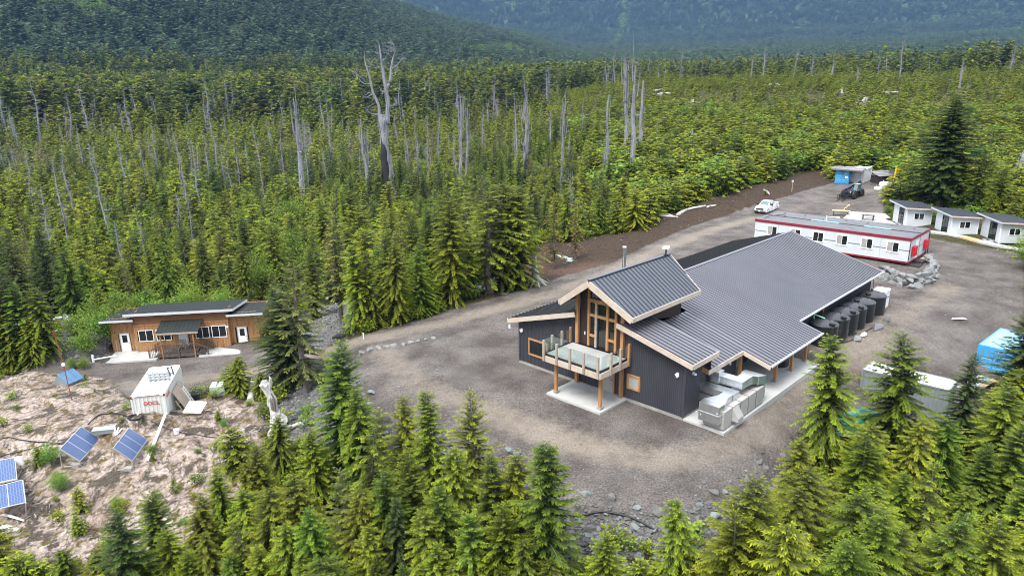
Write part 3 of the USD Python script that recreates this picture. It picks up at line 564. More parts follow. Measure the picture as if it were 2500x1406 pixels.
# stove pipe with its stay wire
cz0 = zl(1.45) - .05
pipe = part(lodge, "stove_pipe", MB().tube([(1.45, 11.6, cz0), (1.45, 11.6, 7.35)], .16, 14), "galvanized", smooth=40)
part(pipe, "cap", MB().lathe([(.0, 7.56), (.19, 7.52), (.21, 7.40), (.16, 7.36), (.16, 7.3)], 14, (1.45, 11.6, 0)), "duct_band", smooth=40)
part(pipe, "flashing", MB().lathe([(.16, cz0 + .4), (.2, cz0 + .38), (.36, cz0)], 14, (1.45, 11.6, 0)), "galvanized", smooth=40)
part(pipe, "stay", MB().tube([(1.45, 11.5, 6.7), (3.6, 8.6, zl(3.6) + .05)], .018, 5), "grey_timber")

# balcony
bal = part(lodge, "balcony_deck", MB().box(5.52, 10.24, -3.24, -.26, 3.02, 3.165), "deck_membrane")
part(bal, "edge_trim", MB().box(5.50, 10.26, -3.29, -3.242, 3.02, 3.24).box(5.47, 5.518, -3.29, -.2, 3.02, 3.24).box(10.242, 10.29, -3.29, -.2, 3.02, 3.24), "black_rubber")
part(bal, "rim_board", MB().box(5.44, 10.32, -3.37, -3.292, 2.66, 3.06), "whitewashed_wood"); part(bal, "rim_board", MB().box(5.39, 5.468, -3.29, -.05, 2.66, 3.06), "whitewashed_wood"); part(bal, "rim_board", MB().box(10.292, 10.37, -3.29, -.05, 2.66, 3.06), "whitewashed_wood")
for k in range(9): part(bal, "joist", MB().beam((5.55 + k * .58, -3.28, 2.84), (5.55 + k * .58, -.3, 2.84), .05, .32), "timber")
part(bal, "support_beam", MB().beam((5.5, -2.55, 2.56), (10.3, -2.55, 2.56), .16, .2), "timber")
for x in (5.95, 9.8):
    part(lodge, "support_post", MB().box(x - .1, x + .1, -2.65, -2.45, .3, 2.5), "timber"); part(lodge, "post_base", MB().box(x - .16, x + .16, -2.71, -2.39, .14, .31), "concrete_skirt")
fx = np.linspace(5.56, 10.2, 5)
rp = [(x, -3.42) for x in fx] + [(5.35, y) for y in (-2.3, -1.25, -.3)] + [(10.41, y) for y in (-2.3, -1.25, -.3)]
for i, (x, y) in enumerate(rp):
    hgt = 4.3 if y > -.4 else 4.22
    part(lodge, "railing_post", MB().box(x - .07, x + .07, y - .07, y + .07, 2.72, hgt), "timber" if y > -.4 else "grey_timber")
def rail(p, q): part(lodge, "glass_panel", MB().beam((p[0], p[1], 3.75), (q[0], q[1], 3.75), .012, .86), "rail_glass")
for a, b in zip(fx[:-1], fx[1:]): rail((a + .08, -3.33), (b - .08, -3.33))
for x in (5.44, 10.32):
    for a, b in ((-3.2, -2.38), (-2.22, -1.33), (-1.17, -.38)): rail((x, a), (x, b))

# concrete slabs around the lodge
def slab(name, label_pts, z0, z1, m="concrete"):
    return single(name, MB().prism([BW(*p, z0) for p in label_pts], (0, 0, z1 - z0)), m, kind="structure")
slab("concrete_pad", [(5.46, -3.02), (10.15, -3.02), (10.15, -.05), (5.46, -.05)], -.3, .14)
slab("concrete_walkway", [(14.56, -.02), (17.42, -.02), (17.42, 15.0), (14.56, 15.0)], -.3, .12); slab("concrete_walkway", [(13.02, 7.3), (14.55, 7.3), (14.55, 15.6), (13.02, 15.6)], -.3, .118)
# satellite dish on the dormer ridge
dish = thing("satellite_dish", "white round internet dish on the back end of the dormer ridge", "satellite dish", BW(8.0, 7.6, DZ + .05), -BYAW)
part(dish, "mast", MB().tube([(0, 0, 0), (0, 0, .5)], .06, 8), "dark_steel"); part(dish, "bracket", MB().box(-.12, .12, -.12, .12, -.02, .06), "dark_steel")
dd = MB().lathe([(0, .02), (.2, .03), (.28, .06), (.29, .09), (.27, .10), (0, .06)], 20)
th_ = .35; dd.v = [v @ np.array([[1, 0, 0], [0, math.cos(th_), -math.sin(th_)], [0, math.sin(th_), math.cos(th_)]]).T + [0, 0, .5] for v in dd.v]
part(dish, "reflector", dd, "white_plastic", smooth=40)

# ---------------------------------------------------------------- outdoor air handling unit with its ducts
ah = thing("air_handling_unit", "long grey air handling cabinet topped by shiny galvanized ducts beside the lodge", "air handler", BW(0, 0), -BYAW)
cab = part(ah, "cabinet", MB().box(15.9, 17.3, .1, 5.5, .26, 1.42), "cabinet_grey")
for k in range(1, 5): part(cab, "panel_joint", MB().box(15.88, 17.315, .1 + k * 1.08 - .012, .1 + k * 1.08 + .012, .27, 1.435), "dark_steel")
part(cab, "skid", MB().box(15.95, 17.25, .2, 5.4, .12, .26), "concrete_skirt")
part(cab, "rain_hood", MB().prism([(17.30, 1.15, 1.36), (17.30, 1.15, .5), (17.72, 1.15, .5), (17.72, 1.15, .72)], (0, .75, 0)), "cabinet_grey")
part(cab, "label_plate", MB().box(16.55, 16.85, 2.0, 2.3, 1.436, 1.445), "dark_steel")
def duct(secs, name="duct", m="galvanized"):
    """secs: rectangles (x0,x1,y0,y1,z0,z1 as a list of four corner points) lofted one to the next"""
    mb = MB()
    for A, B in zip(secs[:-1], secs[1:]): mb.hexa(list(A) + list(B))
    p = part(ah, name, mb, m)
    for S in secs[1:-1]:
        S = np.array(S); c = S.mean(0); d = np.cross(S[1] - S[0], S[2] - S[1]); d /= np.linalg.norm(d); R = c + (S - c) * 1.03
        part(p, "flange", MB().prism(R - d * .02, d * .04), "duct_band")
def RY(y, x0, x1, z0, z1): return [(x0, y, z0), (x1, y, z0), (x1, y, z1), (x0, y, z1)]
def RXs(x, y0, y1, z0, z1): return [(x, y0, z0), (x, y1, z0), (x, y1, z1), (x, y0, z1)]
duct([RY(-.32, 15.78, 17.15, .66, 1.24), RY(.09, 15.78, 17.15, .66, 1.24)]); duct([RY(-.32, 15.78, 17.15, 1.27, 1.86), RY(.35, 15.78, 17.15, 1.27, 1.86), RY(1.3, 16.2, 16.86, 1.45, 1.86), RY(1.95, 16.2, 16.86, 1.45, 1.86)])
part(ah, "duct_band", MB().box(15.75, 17.18, -.35, .12, 1.225, 1.275), "duct_band")
duct([RXs(14.45, 1.97, 2.8, 1.4, 1.84), RXs(15.6, 1.97, 2.8, 1.4, 1.84), RXs(16.9, 1.97, 2.8, 1.44, 1.84)])
duct([RXs(14.5, 1.97, 2.75, .8, 1.32), RXs(15.5, 1.97, 2.75, .8, 1.32)])
duct([RXs(14.55, 3.0, 3.75, 1.87, 2.38), RXs(15.7, 3.0, 3.75, 1.87, 2.38), RXs(16.95, 3.0, 3.75, 1.87, 2.38)])
duct([RY(3.77, 16.2, 16.95, 1.87, 2.38), RY(4.4, 16.2, 16.95, 1.80, 2.38), RY(5.0, 15.9, 17.1, 1.62, 2.2), RY(5.9, 15.7, 17.25, 1.45, 2.05)])
duct([RY(5.52, 15.85, 17.25, .5, 1.44), RY(5.85, 15.85, 17.25, .5, 1.44)])
duct([[(14.75, 2.9, 1.84), (15.35, 2.9, 1.84), (15.35, 3.6, 1.84), (14.75, 3.6, 1.84)], [(14.75, 2.9, 2.62), (15.35, 2.9, 2.62), (15.35, 3.6, 2.62), (14.75, 3.6, 2.62)]], "riser")
for (x, y, z) in ((15.9, -.335, 1.0), (17.0, -.335, 1.4), (15.6, -.335, 1.1)): part(ah, "sticker", MB().box(x, x + .07, y - .004, y, z, z + .08), "white_plastic")

# ---------------------------------------------------------------- black water tanks along the side wall
def tank(name, label, X, Y, r=1.1, h=1.62, z=0.0, group=None, lid=(.75, -.35)):
    t = thing(name, label, "water tank", BW(X, Y, z), -BYAW, group)
    prof = [(r * .97, -.05)]
    for k in range(7): a = .06 + k * h / 7; prof += [(r, a), (r, a + h / 7 - .07), (r * .992, a + h / 7 - .05), (r * .992, a + h / 7 - .01)]
    part(t, "body", MB().lathe(prof, 28), "black_plastic", smooth=35)
    part(t, "dome", MB().lathe([(r * 1.02, h - .02), (r * 1.02, h + .05), (r * .9, h + .14), (r * .5, h + .30), (0, h + .36)], 28), "tank_dome", smooth=35)
    c = (lid[0] * r, lid[1] * r, 0); z0 = h + .15
    l = part(t, "lid", MB().lathe([(.22, z0 - .1), (.22, z0 + .09), (.25, z0 + .10), (.25, z0 + .17), (.2, z0 + .2), (0, z0 + .21)], 16, c), "black_plastic", smooth=35)
    part(t, "vent", MB().lathe([(.12, h + .28), (.12, h + .42), (0, h + .45)], 10, (-.3, .45, 0)), "black_plastic", smooth=35)
    for k in range(8):
        a = k * math.pi / 4; part(t, "dome_rib", MB().beam((r * .95 * math.cos(a), r * .95 * math.sin(a), h + .13), (r * .3 * math.cos(a), r * .3 * math.sin(a), h + .35), .05, .03), "tank_dome")
    return t
TY_ = [20.2, 22.55, 24.6, 26.4, 28.5, 31.3]
TL = ["black water tank with a mint green bracket on its dome, nearest of the row", "second nearest black water tank in the row along the lodge side wall", "third nearest black water tank in the row along the lodge side wall", "fourth black water tank along the lodge side wall, third from the far end", "fifth black water tank along the lodge side wall, second from the far end", "farthest black water tank of the row, beside the white cabinet"]
for i, (y, l) in enumerate(zip(TY_, TL)): tank("water_tank", l, 15.62 + .05 * i, y, group="black water tanks along the lodge", lid=(.72, -.4) if i < 4 else (-.2, -.75))
t7 = tank("water_tank", "black water tank sheltered under the lodge porch roof", 14.9, 12.9, .95, 1.6, .12)
br = thing("mint_bracket", "small mint green bracket lying on the nearest tank dome", "bracket", BW(15.1, 20.3, 1.94), -BYAW + .6)
part(br, "plate", MB().prism([(-.45, -.16, .34), (.45, -.16, .02), (.45, .16, .02), (-.45, .16, .34)], (0, 0, .03)), "mint_plastic"); part(br, "leg", MB().beam((-.4, -.1, -.04), (-.4, -.1, .33), .04, .04, (1, 0, 0)), "mint_plastic"); part(br, "leg", MB().beam((-.4, .1, -.04), (-.4, .1, .33), .04, .04, (1, 0, 0)), "mint_plastic")
wc = thing("white_cabinet", "white plastic cabinet standing behind the farthest water tank", "cabinet", BW(15.9, 33.6, 0), -BYAW)
part(wc, "body", MB().box(-.55, .55, -.6, .6, 0.05, 1.55), "white_plastic"); part(wc, "lid", MB().box(-.6, .6, -.65, .65, 1.56, 1.72), "white_plastic"); part(wc, "handle", MB().box(.6, .64, -.2, .2, 1.0, 1.06), "dark_steel"); part(wc, "pallet", MB().box(-.58, .58, -.62, .62, -.05, .05), "lumber")
gp_ = thing("leaning_pole", "thin grey pole leaning by the far corner of the lodge", "pole", BW(14.6, 34.6, 0), -BYAW)
part(gp_, "shaft", MB().tube([(.7, -.4, 0), (-.1, .5, 2.5)], .05, 7), "grey_timber"); part(gp_, "foot", MB().box(.55, .85, -.55, -.25, -.03, .04), "grey_timber")
# ---------------------------------------------------------------- white camp trailer with maroon trim (two joined modules)
TRX, TRY, TRZ, TRA = 44.74, 76.29, .80, math.radians(-44.3)
# local: x along the long side, from 0 (right near corner) to -18.3, y back
tl = thing("camp_trailer", "long white camp trailer with maroon trim behind the lodge roof", "trailer", (TRX, TRY, TRZ), TRA)
TL_, TD, TH = 18.3, 7.3, 3.0
part(tl, "wall", MB().box(-TL_, 0, .02, TD / 2 - .02, .28, TH - .25), "white_paint", "front module of the trailer")
part(tl, "wall", MB().box(-TL_, 0, TD / 2 + .02, TD - .02, .28, TH - .25), "white_paint", "rear module of the trailer")
for y0, y1 in ((0, TD / 2 - .01), (TD / 2 + .01, TD)):
    part(tl, "roof", MB().prism([(-TL_ - .03, y0, TH), (.03, y0, TH), (.03, (y0 + y1) / 2, TH + .07), (-TL_ - .03, (y0 + y1) / 2, TH + .07)], (0, 0, -.1)).prism([(-TL_ - .03, (y0 + y1) / 2, TH + .07), (.03, (y0 + y1) / 2, TH + .07), (.03, y1, TH), (-TL_ - .03, y1, TH)], (0, 0, -.1)), "trailer_roof")
part(tl, "roof_seam", MB().box(-TL_ - .03, .03, TD / 2 - .12, TD / 2 + .12, TH - .05, TH + .05), "black_rubber")
part(tl, "roof_seam_cover", MB().box(-12.6, -9.2, TD / 2 - .14, TD / 2 + .16, TH + .04, TH + .085), "sky_blue_strip"); part(tl, "roof_seam_cover", MB().box(-6.2, -3.2, TD / 2 - .14, TD / 2 + .16, TH + .04, TH + .085), "sky_blue_strip")
part(tl, "roof_trim", MB().box(-TL_ - .05, .05, -.05, .015, TH - .30, TH + .015), "maroon"); part(tl, "roof_trim", MB().box(.005, .055, .017, TD, TH - .30, TH + .015), "maroon"); part(tl, "roof_trim", MB().box(-TL_ - .055, -TL_ - .005, .017, TD, TH - .30, TH + .015), "maroon"); part(tl, "roof_trim", MB().box(-TL_ - .05, .05, TD - .015, TD + .05, TH - .3, TH + .015), "maroon")
part(tl, "base_trim", MB().box(-TL_ - .03, .03, -.03, .015, .10, .29), "maroon"); part(tl, "base_trim", MB().box(.005, .035, .017, TD, .10, .29), "maroon")
part(tl, "belt_line", MB().box(-TL_, 0, -.004, .03, 1.52, 1.57), "dark_steel"); part(tl, "belt_line", MB().box(-.02, .012, 0.03, TD, 1.52, 1.57), "dark_steel")
for x in (-TL_ + 3.05, -TL_ + 15.2): part(tl, "panel_joint", MB().box(x - .012, x + .012, -.003, .03, .29, TH - .3), "cabinet_grey")
for y in (.03, TD / 2, TD - .05): part(tl, "corner_strip", MB().box(-.02, .016, y - .04, y + .04, .29, TH - .3), "dark_steel")
part(tl, "corner_strip", MB().box(-.05, .012, -.012, .03, .29, TH - .3), "dark_steel")
wx = [-16.55, -13.55, -10.75, -7.95, -5.15, -2.35]
for i, x in enumerate(wx):
    w_ = part(tl, "window", MB().box(x, x + .56, -.035, .025, 1.25, 2.3), "dark_glass" if i == 2 else "curtain_glass"); part(w_, "pane", MB().box(x + .6, x + 1.16, -.032, .02, 1.25, 2.3), "dark_glass")
    f = MB().box(x - .1, x, -.05, .03, 1.14, 2.42).box(x + 1.16, x + 1.26, -.05, .03, 1.14, 2.42).box(x, x + 1.16, -.05, .03, 2.3, 2.42).box(x, x + 1.16, -.05, .03, 1.14, 1.25).box(x + .56, x + .6, -.045, .02, 1.25, 2.3)
    part(w_, "frame", f, "white_plastic")
for y in (.75, 5.3): 
    b_ = part(tl, "wall_heater", MB().box(.02, .36, y, y + .95, .85, 1.95), "red_paint"); part(b_, "louver", MB().box(.361, .375, y + .1, y + .85, 1.0, 1.3), "maroon")
part(tl, "wall_heater", MB().box(-TL_ - .36, -TL_ - .02, 1.0, 2.0, .7, 1.9), "red_paint"); part(tl, "wall_heater", MB().box(-TL_ - .36, -TL_ - .02, 4.6, 5.6, .7, 1.9), "red_paint")
dr_ = part(tl, "door", MB().box(-.01, .03, 2.2, 3.1, .3, 2.35), "white_plastic"); part(dr_, "handle", MB().box(.03, .07, 2.3, 2.36, 1.3, 1.42), "dark_steel")
part(tl, "step", MB().box(.1, 1.0, 2.0, 3.3, -.15, .10), "dark_timber"); part(tl, "step", MB().box(.25, 1.4, 3.9, 5.2, -.2, .02), "plywood"); part(tl, "landing", MB().box(.05, 1.1, .3, 1.9, -.3, -.12), "dark_timber")
part(tl, "downpipe", MB().tube([(.1, TD - .1, TH - .3), (.12, TD - .1, .2), (.5, TD - .3, -.3)], .05, 6), "dark_steel"); part(tl, "downpipe", MB().tube([(.15, 5.9, .8), (.2, 5.9, .1), (.8, 5.7, -.25)], .07, 6), "black_plastic")
for k in range(7): part(tl, "roof_vent", MB().lathe([(.16, 0), (.17, .05), (.1, .10), (.06, .22), (0, .23)], 8, (-16.8 + k * 2.6, 5.4 + .25 * (k % 2), TH + .05)), "trailer_roof")
part(tl, "vent_pipe", MB().tube([(-11.1, 4.6, TH), (-11.1, 4.6, TH + .62)], .07, 8), "white_plastic"); part(tl, "vent_pipe", MB().tube([(-11.35, 4.5, TH), (-11.35, 4.5, TH + .3)], .11, 8), "galvanized")
for x in np.linspace(-TL_ + .6, -.6, 7):
    part(tl, "support_block", MB().box(x - .2, x + .2, .3, .9, -.8, .1), "dark_timber"); part(tl, "support_block", MB().box(x - .2, x + .2, TD - .9, TD - .3, -.8, .1), "dark_timber")
part(tl, "roof_cable", MB().tube([(-17.6, 1.0, TH + .1), (-17.0, 2.2, TH + .28), (-16.4, 3.4, TH + .3), (-16.0, 3.9, TH + .1)], .04, 5), "black_hose")

# ---------------------------------------------------------------- three white guest cabins with mono-pitch dark roofs
def guest_cabin(x, y, z, a, label):
    t = thing("guest_cabin", label, "cabin", (x, y, z), a, "white guest cabins by the path")
    D, Wd = 4.3, 3.3
    zt = lambda X, Y: 2.75 - .045 * Y - .05 * X + .0
    part(t, "wall", MB().prism([(0, 0, .1), (0, D, .1), (0, D, 2.65), (0, 0, 2.6)], (.08, 0, 0)), "shed_panel")
    part(t, "wall", MB().box(.08, Wd - .08, 0, .08, .1, 2.58), "shed_panel"); part(t, "wall", MB().box(Wd - .08, Wd, 0, D, .1, 2.5), "shed_panel"); part(t, "wall", MB().box(.08, Wd - .08, D - .08, D, .1, 2.5), "shed_panel")
    for q in (1.25, 2.55): part(t, "panel_joint", MB().box(-.012, .01, 2.3, D, q - .015, q + .015), "concrete")
    for q in (0, Wd): part(t, "corner_trim", MB().box(q - .06, q + .06, -.03, .09, .1, 2.5), "white_plastic")
    part(t, "floor_frame", MB().box(.1, Wd - .1, .1, D - .1, -.25, .1), "dark_timber")
    d = part(t, "door", MB().box(-.04, .02, .95, 2.35, .25, 2.4), "dark_glass"); part(d, "frame", MB().box(-.06, .02, .88, .95, .2, 2.45).box(-.06, .02, 2.35, 2.42, .2, 2.45).box(-.06, .02, .95, 2.35, 2.4, 2.46).box(-.055, .02, 1.62, 1.68, .25, 2.4), "dark_steel")
    w = part(t, "window", MB().box(1.05, 1.62, -.03, .02, 1.15, 1.95), "dark_glass"); part(w, "pane", MB().box(1.70, 2.27, -.028, .02, 1.15, 1.95), "dark_glass")
    part(w, "frame", MB().box(.97, 1.05, -.05, .02, 1.07, 2.03).box(2.27, 2.35, -.05, .02, 1.07, 2.03).box(1.05, 2.27, -.05, .02, 1.95, 2.03).box(1.05, 2.27, -.05, .02, 1.07, 1.15).box(1.62, 1.70, -.045, .02, 1.15, 1.95), "white_plastic")
    R = [(-.35, -.55, 2.82), (Wd + .55, -.55, 2.62), (Wd + .55, D + .6, 2.72), (-.35, D + 1.0, 3.02)]
    part(t, "roof", MB().prism(R, (0, 0, .07)), "shed_roof")
    for k in range(4):
        a_, b_ = np.array(R[k]), np.array(R[(k + 1) % 4]); part(t, "fascia", MB().beam(a_ + [0, 0, -.07], b_ + [0, 0, -.07], .06, .2), "whitewashed_wood" if k == 0 else "white_paint")
    part(t, "soffit", MB().prism([np.array(q) - [0, 0, .02] for q in R], (0, 0, -.03)), "whitewashed_wood")
    part(t, "step", MB().box(-.75, -.08, .9, 2.4, -.2, .12), "concrete"); part(t, "mat", MB().box(-.6, -.25, 1.3, 1.9, .121, .14), "black_rubber")
    return t
guest_cabin(55.5, 96.6, .85, math.radians(-6), "white guest cabin with dark roof, leftmost of the three, partly behind the trailer")
guest_cabin(57.9, 90.2, .85, math.radians(-6), "white guest cabin with dark roof, middle of the three")
guest_cabin(61.1, 85.4, .9, math.radians(-6), "white guest cabin with dark roof at the right edge, nearest of the three")
# path of concrete and plywood slabs along the cabins
pa, pb = gp(2270, 566)[:2], gp(2500, 607)[:2]
dv = (pb - pa) / np.linalg.norm(pb - pa); nv = np.array([dv[1], -dv[0]])
if nv[1] > 0: nv = -nv
Lp = np.linalg.norm(pb - pa) + 8; x_ = -2.0; k = 0
path = thing("footpath", "narrow pale footpath of slabs with tan boards in front of the guest cabins", "path", (0, 0, 0))
for wd, m in ((3.4, "concrete"), (3.2, "concrete"), (1.1, "lumber"), (1.1, "lumber"), (3.2, "concrete"), (3.1, "concrete"), (1.2, "lumber"), (1.2, "lumber"), (3.2, "concrete"), (3.2, "concrete"), (3.2, "concrete")):
    a, b = pa + dv * (x_ + .02), pa + dv * (x_ + wd - .02); x_ += wd
    part(path, "slab" if m == "concrete" else "board", MB().prism([(*a, gz(*a) - .1), (*b, gz(*b) - .1), (*(b + nv * 1.25), gz(*b) - .1), (*(a + nv * 1.25), gz(*a) - .1)], (0, 0, .24)), m)
for c in ((2265, 560), (2390, 585)):
    q = gp(*c); part(path, "slab", MB().prism([(q[0], q[1], .85), (q[0] + 2.6, q[1] - 2.2, .85), (q[0] + 3.4, q[1] - 1.1, .85), (q[0] + 1.2, q[1] + .9, .85)], (0, 0, .12)), "concrete")

# ---------------------------------------------------------------- shipping containers
def container(name, label, loc, a, Lc, m, roofm, doors="front", group=None, H=2.59, doorm=None, ribs=True):
    t = thing(name, label, "shipping container", loc, a, group); w = 2.44
    def corr(p, q, z0=.14, z1=H - .12): return corrugated(p, q, z0, z1, .28, .036)
    i = .05
    part(t, "side_wall", corr((i, Lc - i), (i, i)), m); part(t, "side_wall", corr((w - i, i), (w - i, Lc - i)), m); part(t, "end_wall", corr((w - i, Lc - i), (i, Lc - i)), m)
    rf = MB(); n = max(3, int(Lc / .3))
    for k in range(n): rf.box(.06, w - .06, .05 + (Lc - .1) * k / n, .05 + (Lc - .1) * (k + .55) / n, H - .08, H - .025)
    rf.box(.05, w - .05, .05, Lc - .05, H - .14, H - .045); part(t, "roof", rf, roofm)
    for x in (0, w):
        for y in (0, Lc): part(t, "corner_post", MB().box(x - .0 if x == 0 else x - .12, x + .12 if x == 0 else x, y if y == 0 else y - .12, y + .12 if y == 0 else y, 0, H), m)
    for x in (.05, w - .05):
        part(t, "rail", MB().beam((x, .12, .07), (x, Lc - .12, .07), .1, .14), m); part(t, "rail", MB().beam((x, .12, H - .06), (x, Lc - .12, H - .06), .1, .11), m)
    for y in (.05, Lc - .05):
        part(t, "rail", MB().beam((.12, y, .07), (w - .12, y, .07), .1, .14), m); part(t, "rail", MB().beam((.12, y, H - .06), (w - .12, y, H - .06), .1, .11), m)
    if doors == "front":
        for k, x in enumerate((.12, w / 2 + .01)):
            d = part(t, "door", MB().box(x, x + w / 2 - .13, -.02, .06, .14, H - .12), doorm or m)
            for z in (.75, 1.45): part(d, "door_rib", MB().box(x + .06, x + w / 2 - .19, -.035, -.021, z, z + .06), roofm)
            for xx_ in (.3, .75): part(d, "lock_rod", MB().tube([(x + xx_, -.06, .1), (x + xx_, -.06, H - .1)], .022, 6), "aluminium")
            part(d, "handle", MB().box(x + .3, x + .62, -.09, -.06, 1.05, 1.09), "aluminium")
    else: part(t, "end_wall", corr((i, i), (w - i, i)), m)
    return t
c1 = container("shipping_container", "bright blue shipping container beside the white one under the flat roof", (62.27, 134.3, 1.75), math.radians(-30), 6.06, "blue_paint", "pale_blue_roof")
part(c1, "decal", MB().box(1.75, 2.2, -.05, -.04, 1.05, 1.45), "white_plastic"); part(c1, "decal", MB().box(1.6, 2.15, -.05, -.04, 1.75, 1.95), "pale_blue_roof"); part(c1, "decal", MB().box(1.75, 2.05, -.05, -.04, 2.0, 2.15), "pale_blue_roof")
c2 = container("shipping_container", "white shipping container right of the blue one, a flat roof laid across both", (65.6, 135.4, 1.7), math.radians(-40), 6.06, "white_container", "white_container")
part(c2, "decal", MB().box(2.452, 2.46, 3.6, 5.0, 2.1, 2.3), "cabinet_grey"); part(c2, "decal", MB().box(.2, .5, -.05, -.04, 1.9, 2.2), "cabinet_grey")
sh = thing("flat_roof", "thin flat roof of dark sheets lying across the blue and white containers", "roof", (0, 0, 0))
ca, sa_ = math.cos(math.radians(-36)), math.sin(math.radians(-36))
def C2(x, y, z): return (62.27 + x * ca - y * sa_, 134.3 + x * sa_ + y * ca, z)
for k in range(4):
    part(sh, "roof_sheet", MB().prism([C2(-.9 + k * 1.42, -.7, 4.60 - .04 * k), C2(-.9 + (k + 1) * 1.42 - .03, -.7, 4.56 - .04 * k), C2(-.9 + (k + 1) * 1.42 - .03, 3.2, 4.62 - .04 * k), C2(-.9 + k * 1.42, 3.2, 4.66 - .04 * k)], (0, 0, .05)), "sheet_stack")
for y in (-.6, 1.2, 3.0): part(sh, "rafter", MB().beam(C2(-.8, y, 4.50), C2(4.8, y, 4.38), .1, .14), "plywood")
for x, y in ((1.2, 2.4), (2.6, 2.9), (3.6, 2.6)):
    part(sh, "loose_board", MB().beam(C2(x, y, 4.72), C2(x + 1.5, y + .3, 4.66), .3, .05), "white_container")
stk = thing("sheet_stack", "long low stack of grey roofing sheets on dark timbers right of the white container", "stack", (*gp(2182, 444)[:2], 1.7), math.radians(8))
for k in range(4): part(stk, "sheet", MB().prism([(-4.0, -1.2 + k * .75, 1.5 + .16 * k), (5.2, -1.2 + k * .75, 1.75 + .16 * k), (5.2, -.5 + k * .75, 1.85 + .16 * k), (-4.0, -.5 + k * .75, 1.6 + .16 * k)], (0, 0, .08)), "sheet_stack")
for k in range(4): part(stk, "bearer", MB().box(-3.8 + k * 2.8, -3.2 + k * 2.8, -1.1, 1.6, 0, 1.5), "dark_timber")
part(stk, "back_board", MB().box(-3.9, 5.0, -.9, -.7, 0, 1.45), "dark_timber")
c3 = container("shipping_container", "weathered white shipping container with red lettering beside the left rock outcrop", (-29.38, 49.07, -4.2), math.radians(13.4), 6.06, "faded_container", "white_membrane", doors=None)
COCL = c3
def letters(parent, text, h, T, m="red_print", name="lettering"):
    tm = meshkit.text_mesh(text, h, .006, bold=True); v = np.array(tm.vertices); part(parent, name, (np.array([T(*q) for q in v]), np.array(tm.faces)), m)
letters(c3, "OOCL", .30, lambda x, y, z: (.85 + x, -.0 - z, 1.78 + y)); letters(c3, "OOCL", .30, lambda x, y, z: (2.445 + z, .5 + x, 2.0 + y))
for x, y in ((0, 0), (2.33, 0), (2.33, 5.95), (0, 5.95)): part(c3, "rust_patch", MB().box(x - .006, x + .126, y - .006 if y < 1 else y + .02, y + .12, 2.40, 2.597), "rust")
part(c3, "rust_patch", MB().box(.3, 2.1, -.004, .02, 2.50, 2.56), "rust")
g_ = math.radians(46.7)
c4 = container("shipping_container", "pale grey shipping container half hidden by conifers at the right", (27.5 + 2.44 * math.cos(g_), 50.9 + 2.44 * math.sin(g_), -3.5), math.radians(226.7), 6.06, "grey_container", "white_container", doors=None)
c5 = container("shipping_container", "blue shipping container with pale roof behind dark conifers at the right edge", (39.9, 55.9, -3.5), math.radians(-48.9), 6.06, "blue_paint", "pale_blue_roof")
# ---------------------------------------------------------------- white crew-cab pickup
def loft(parent, name, secs, m, smooth=30, cap=True, label=None):
    """rings of equal point count lofted into one skin"""
    S = np.array(secs, float); n, k = S.shape[:2]; v = S.reshape(-1, 3); i, j = np.meshgrid(np.arange(n - 1), np.arange(k), indexing="ij")
    f = np.stack([i * k + j, i * k + (j + 1) % k, (i + 1) * k + (j + 1) % k, (i + 1) * k + j], -1).reshape(-1, 4)
    f = np.vstack([f[:, [0, 1, 2]], f[:, [0, 2, 3]]])
    if cap:
        a = np.arange(1, k - 1); f = np.vstack([f, np.c_[0 * a, a + 1, a], np.c_[0 * a + (n - 1) * k, (n - 1) * k + a, (n - 1) * k + a + 1]])
    return part(parent, name, (v, f), m, smooth=smooth, label=label)
def wheel(parent, x, y, r, w, name="wheel", tyre="black_rubber", rim="chrome"):
    t = MB().lathe([(r * .55, -w / 2), (r * .93, -w / 2), (r, -w / 2 + .04), (r, w / 2 - .04), (r * .93, w / 2), (r * .55, w / 2)], 22); t.v = [v[:, [2, 1, 0]] + [x, y, r] for v in t.v]
    p = part(parent, name, t, tyre, smooth=35)
    q = MB().lathe([(0, -w * .42), (r * .3, -w * .46), (r * .56, -w * .40), (r * .58, w * .40), (r * .3, w * .46), (0, w * .42)], 14); q.v = [v[:, [2, 1, 0]] + [x, y, r] for v in q.v]
    part(p, "rim", q, rim, smooth=35)
    if tyre == "black_rubber" and r > .5:
        lg = MB()
        for k in range(18):
            a = k * math.pi / 9; c_, s_ = math.cos(a), math.sin(a)
            lg.hexa([(x + sx * w * .5, y + c_ * (r + h) - s_ * tq, r + s_ * (r + h) + c_ * tq) for h in (-.01, .035) for sx, tq in ((-1, -.05), (1, -.05), (1, .05), (-1, .05))])
        part(p, "tread_lug", lg, tyre)
tk = thing("pickup_truck", "white crew cab pickup parked nose to camera on the gravel lane", "pickup truck", (40.08, 111.34, .16), math.radians(-40.5))
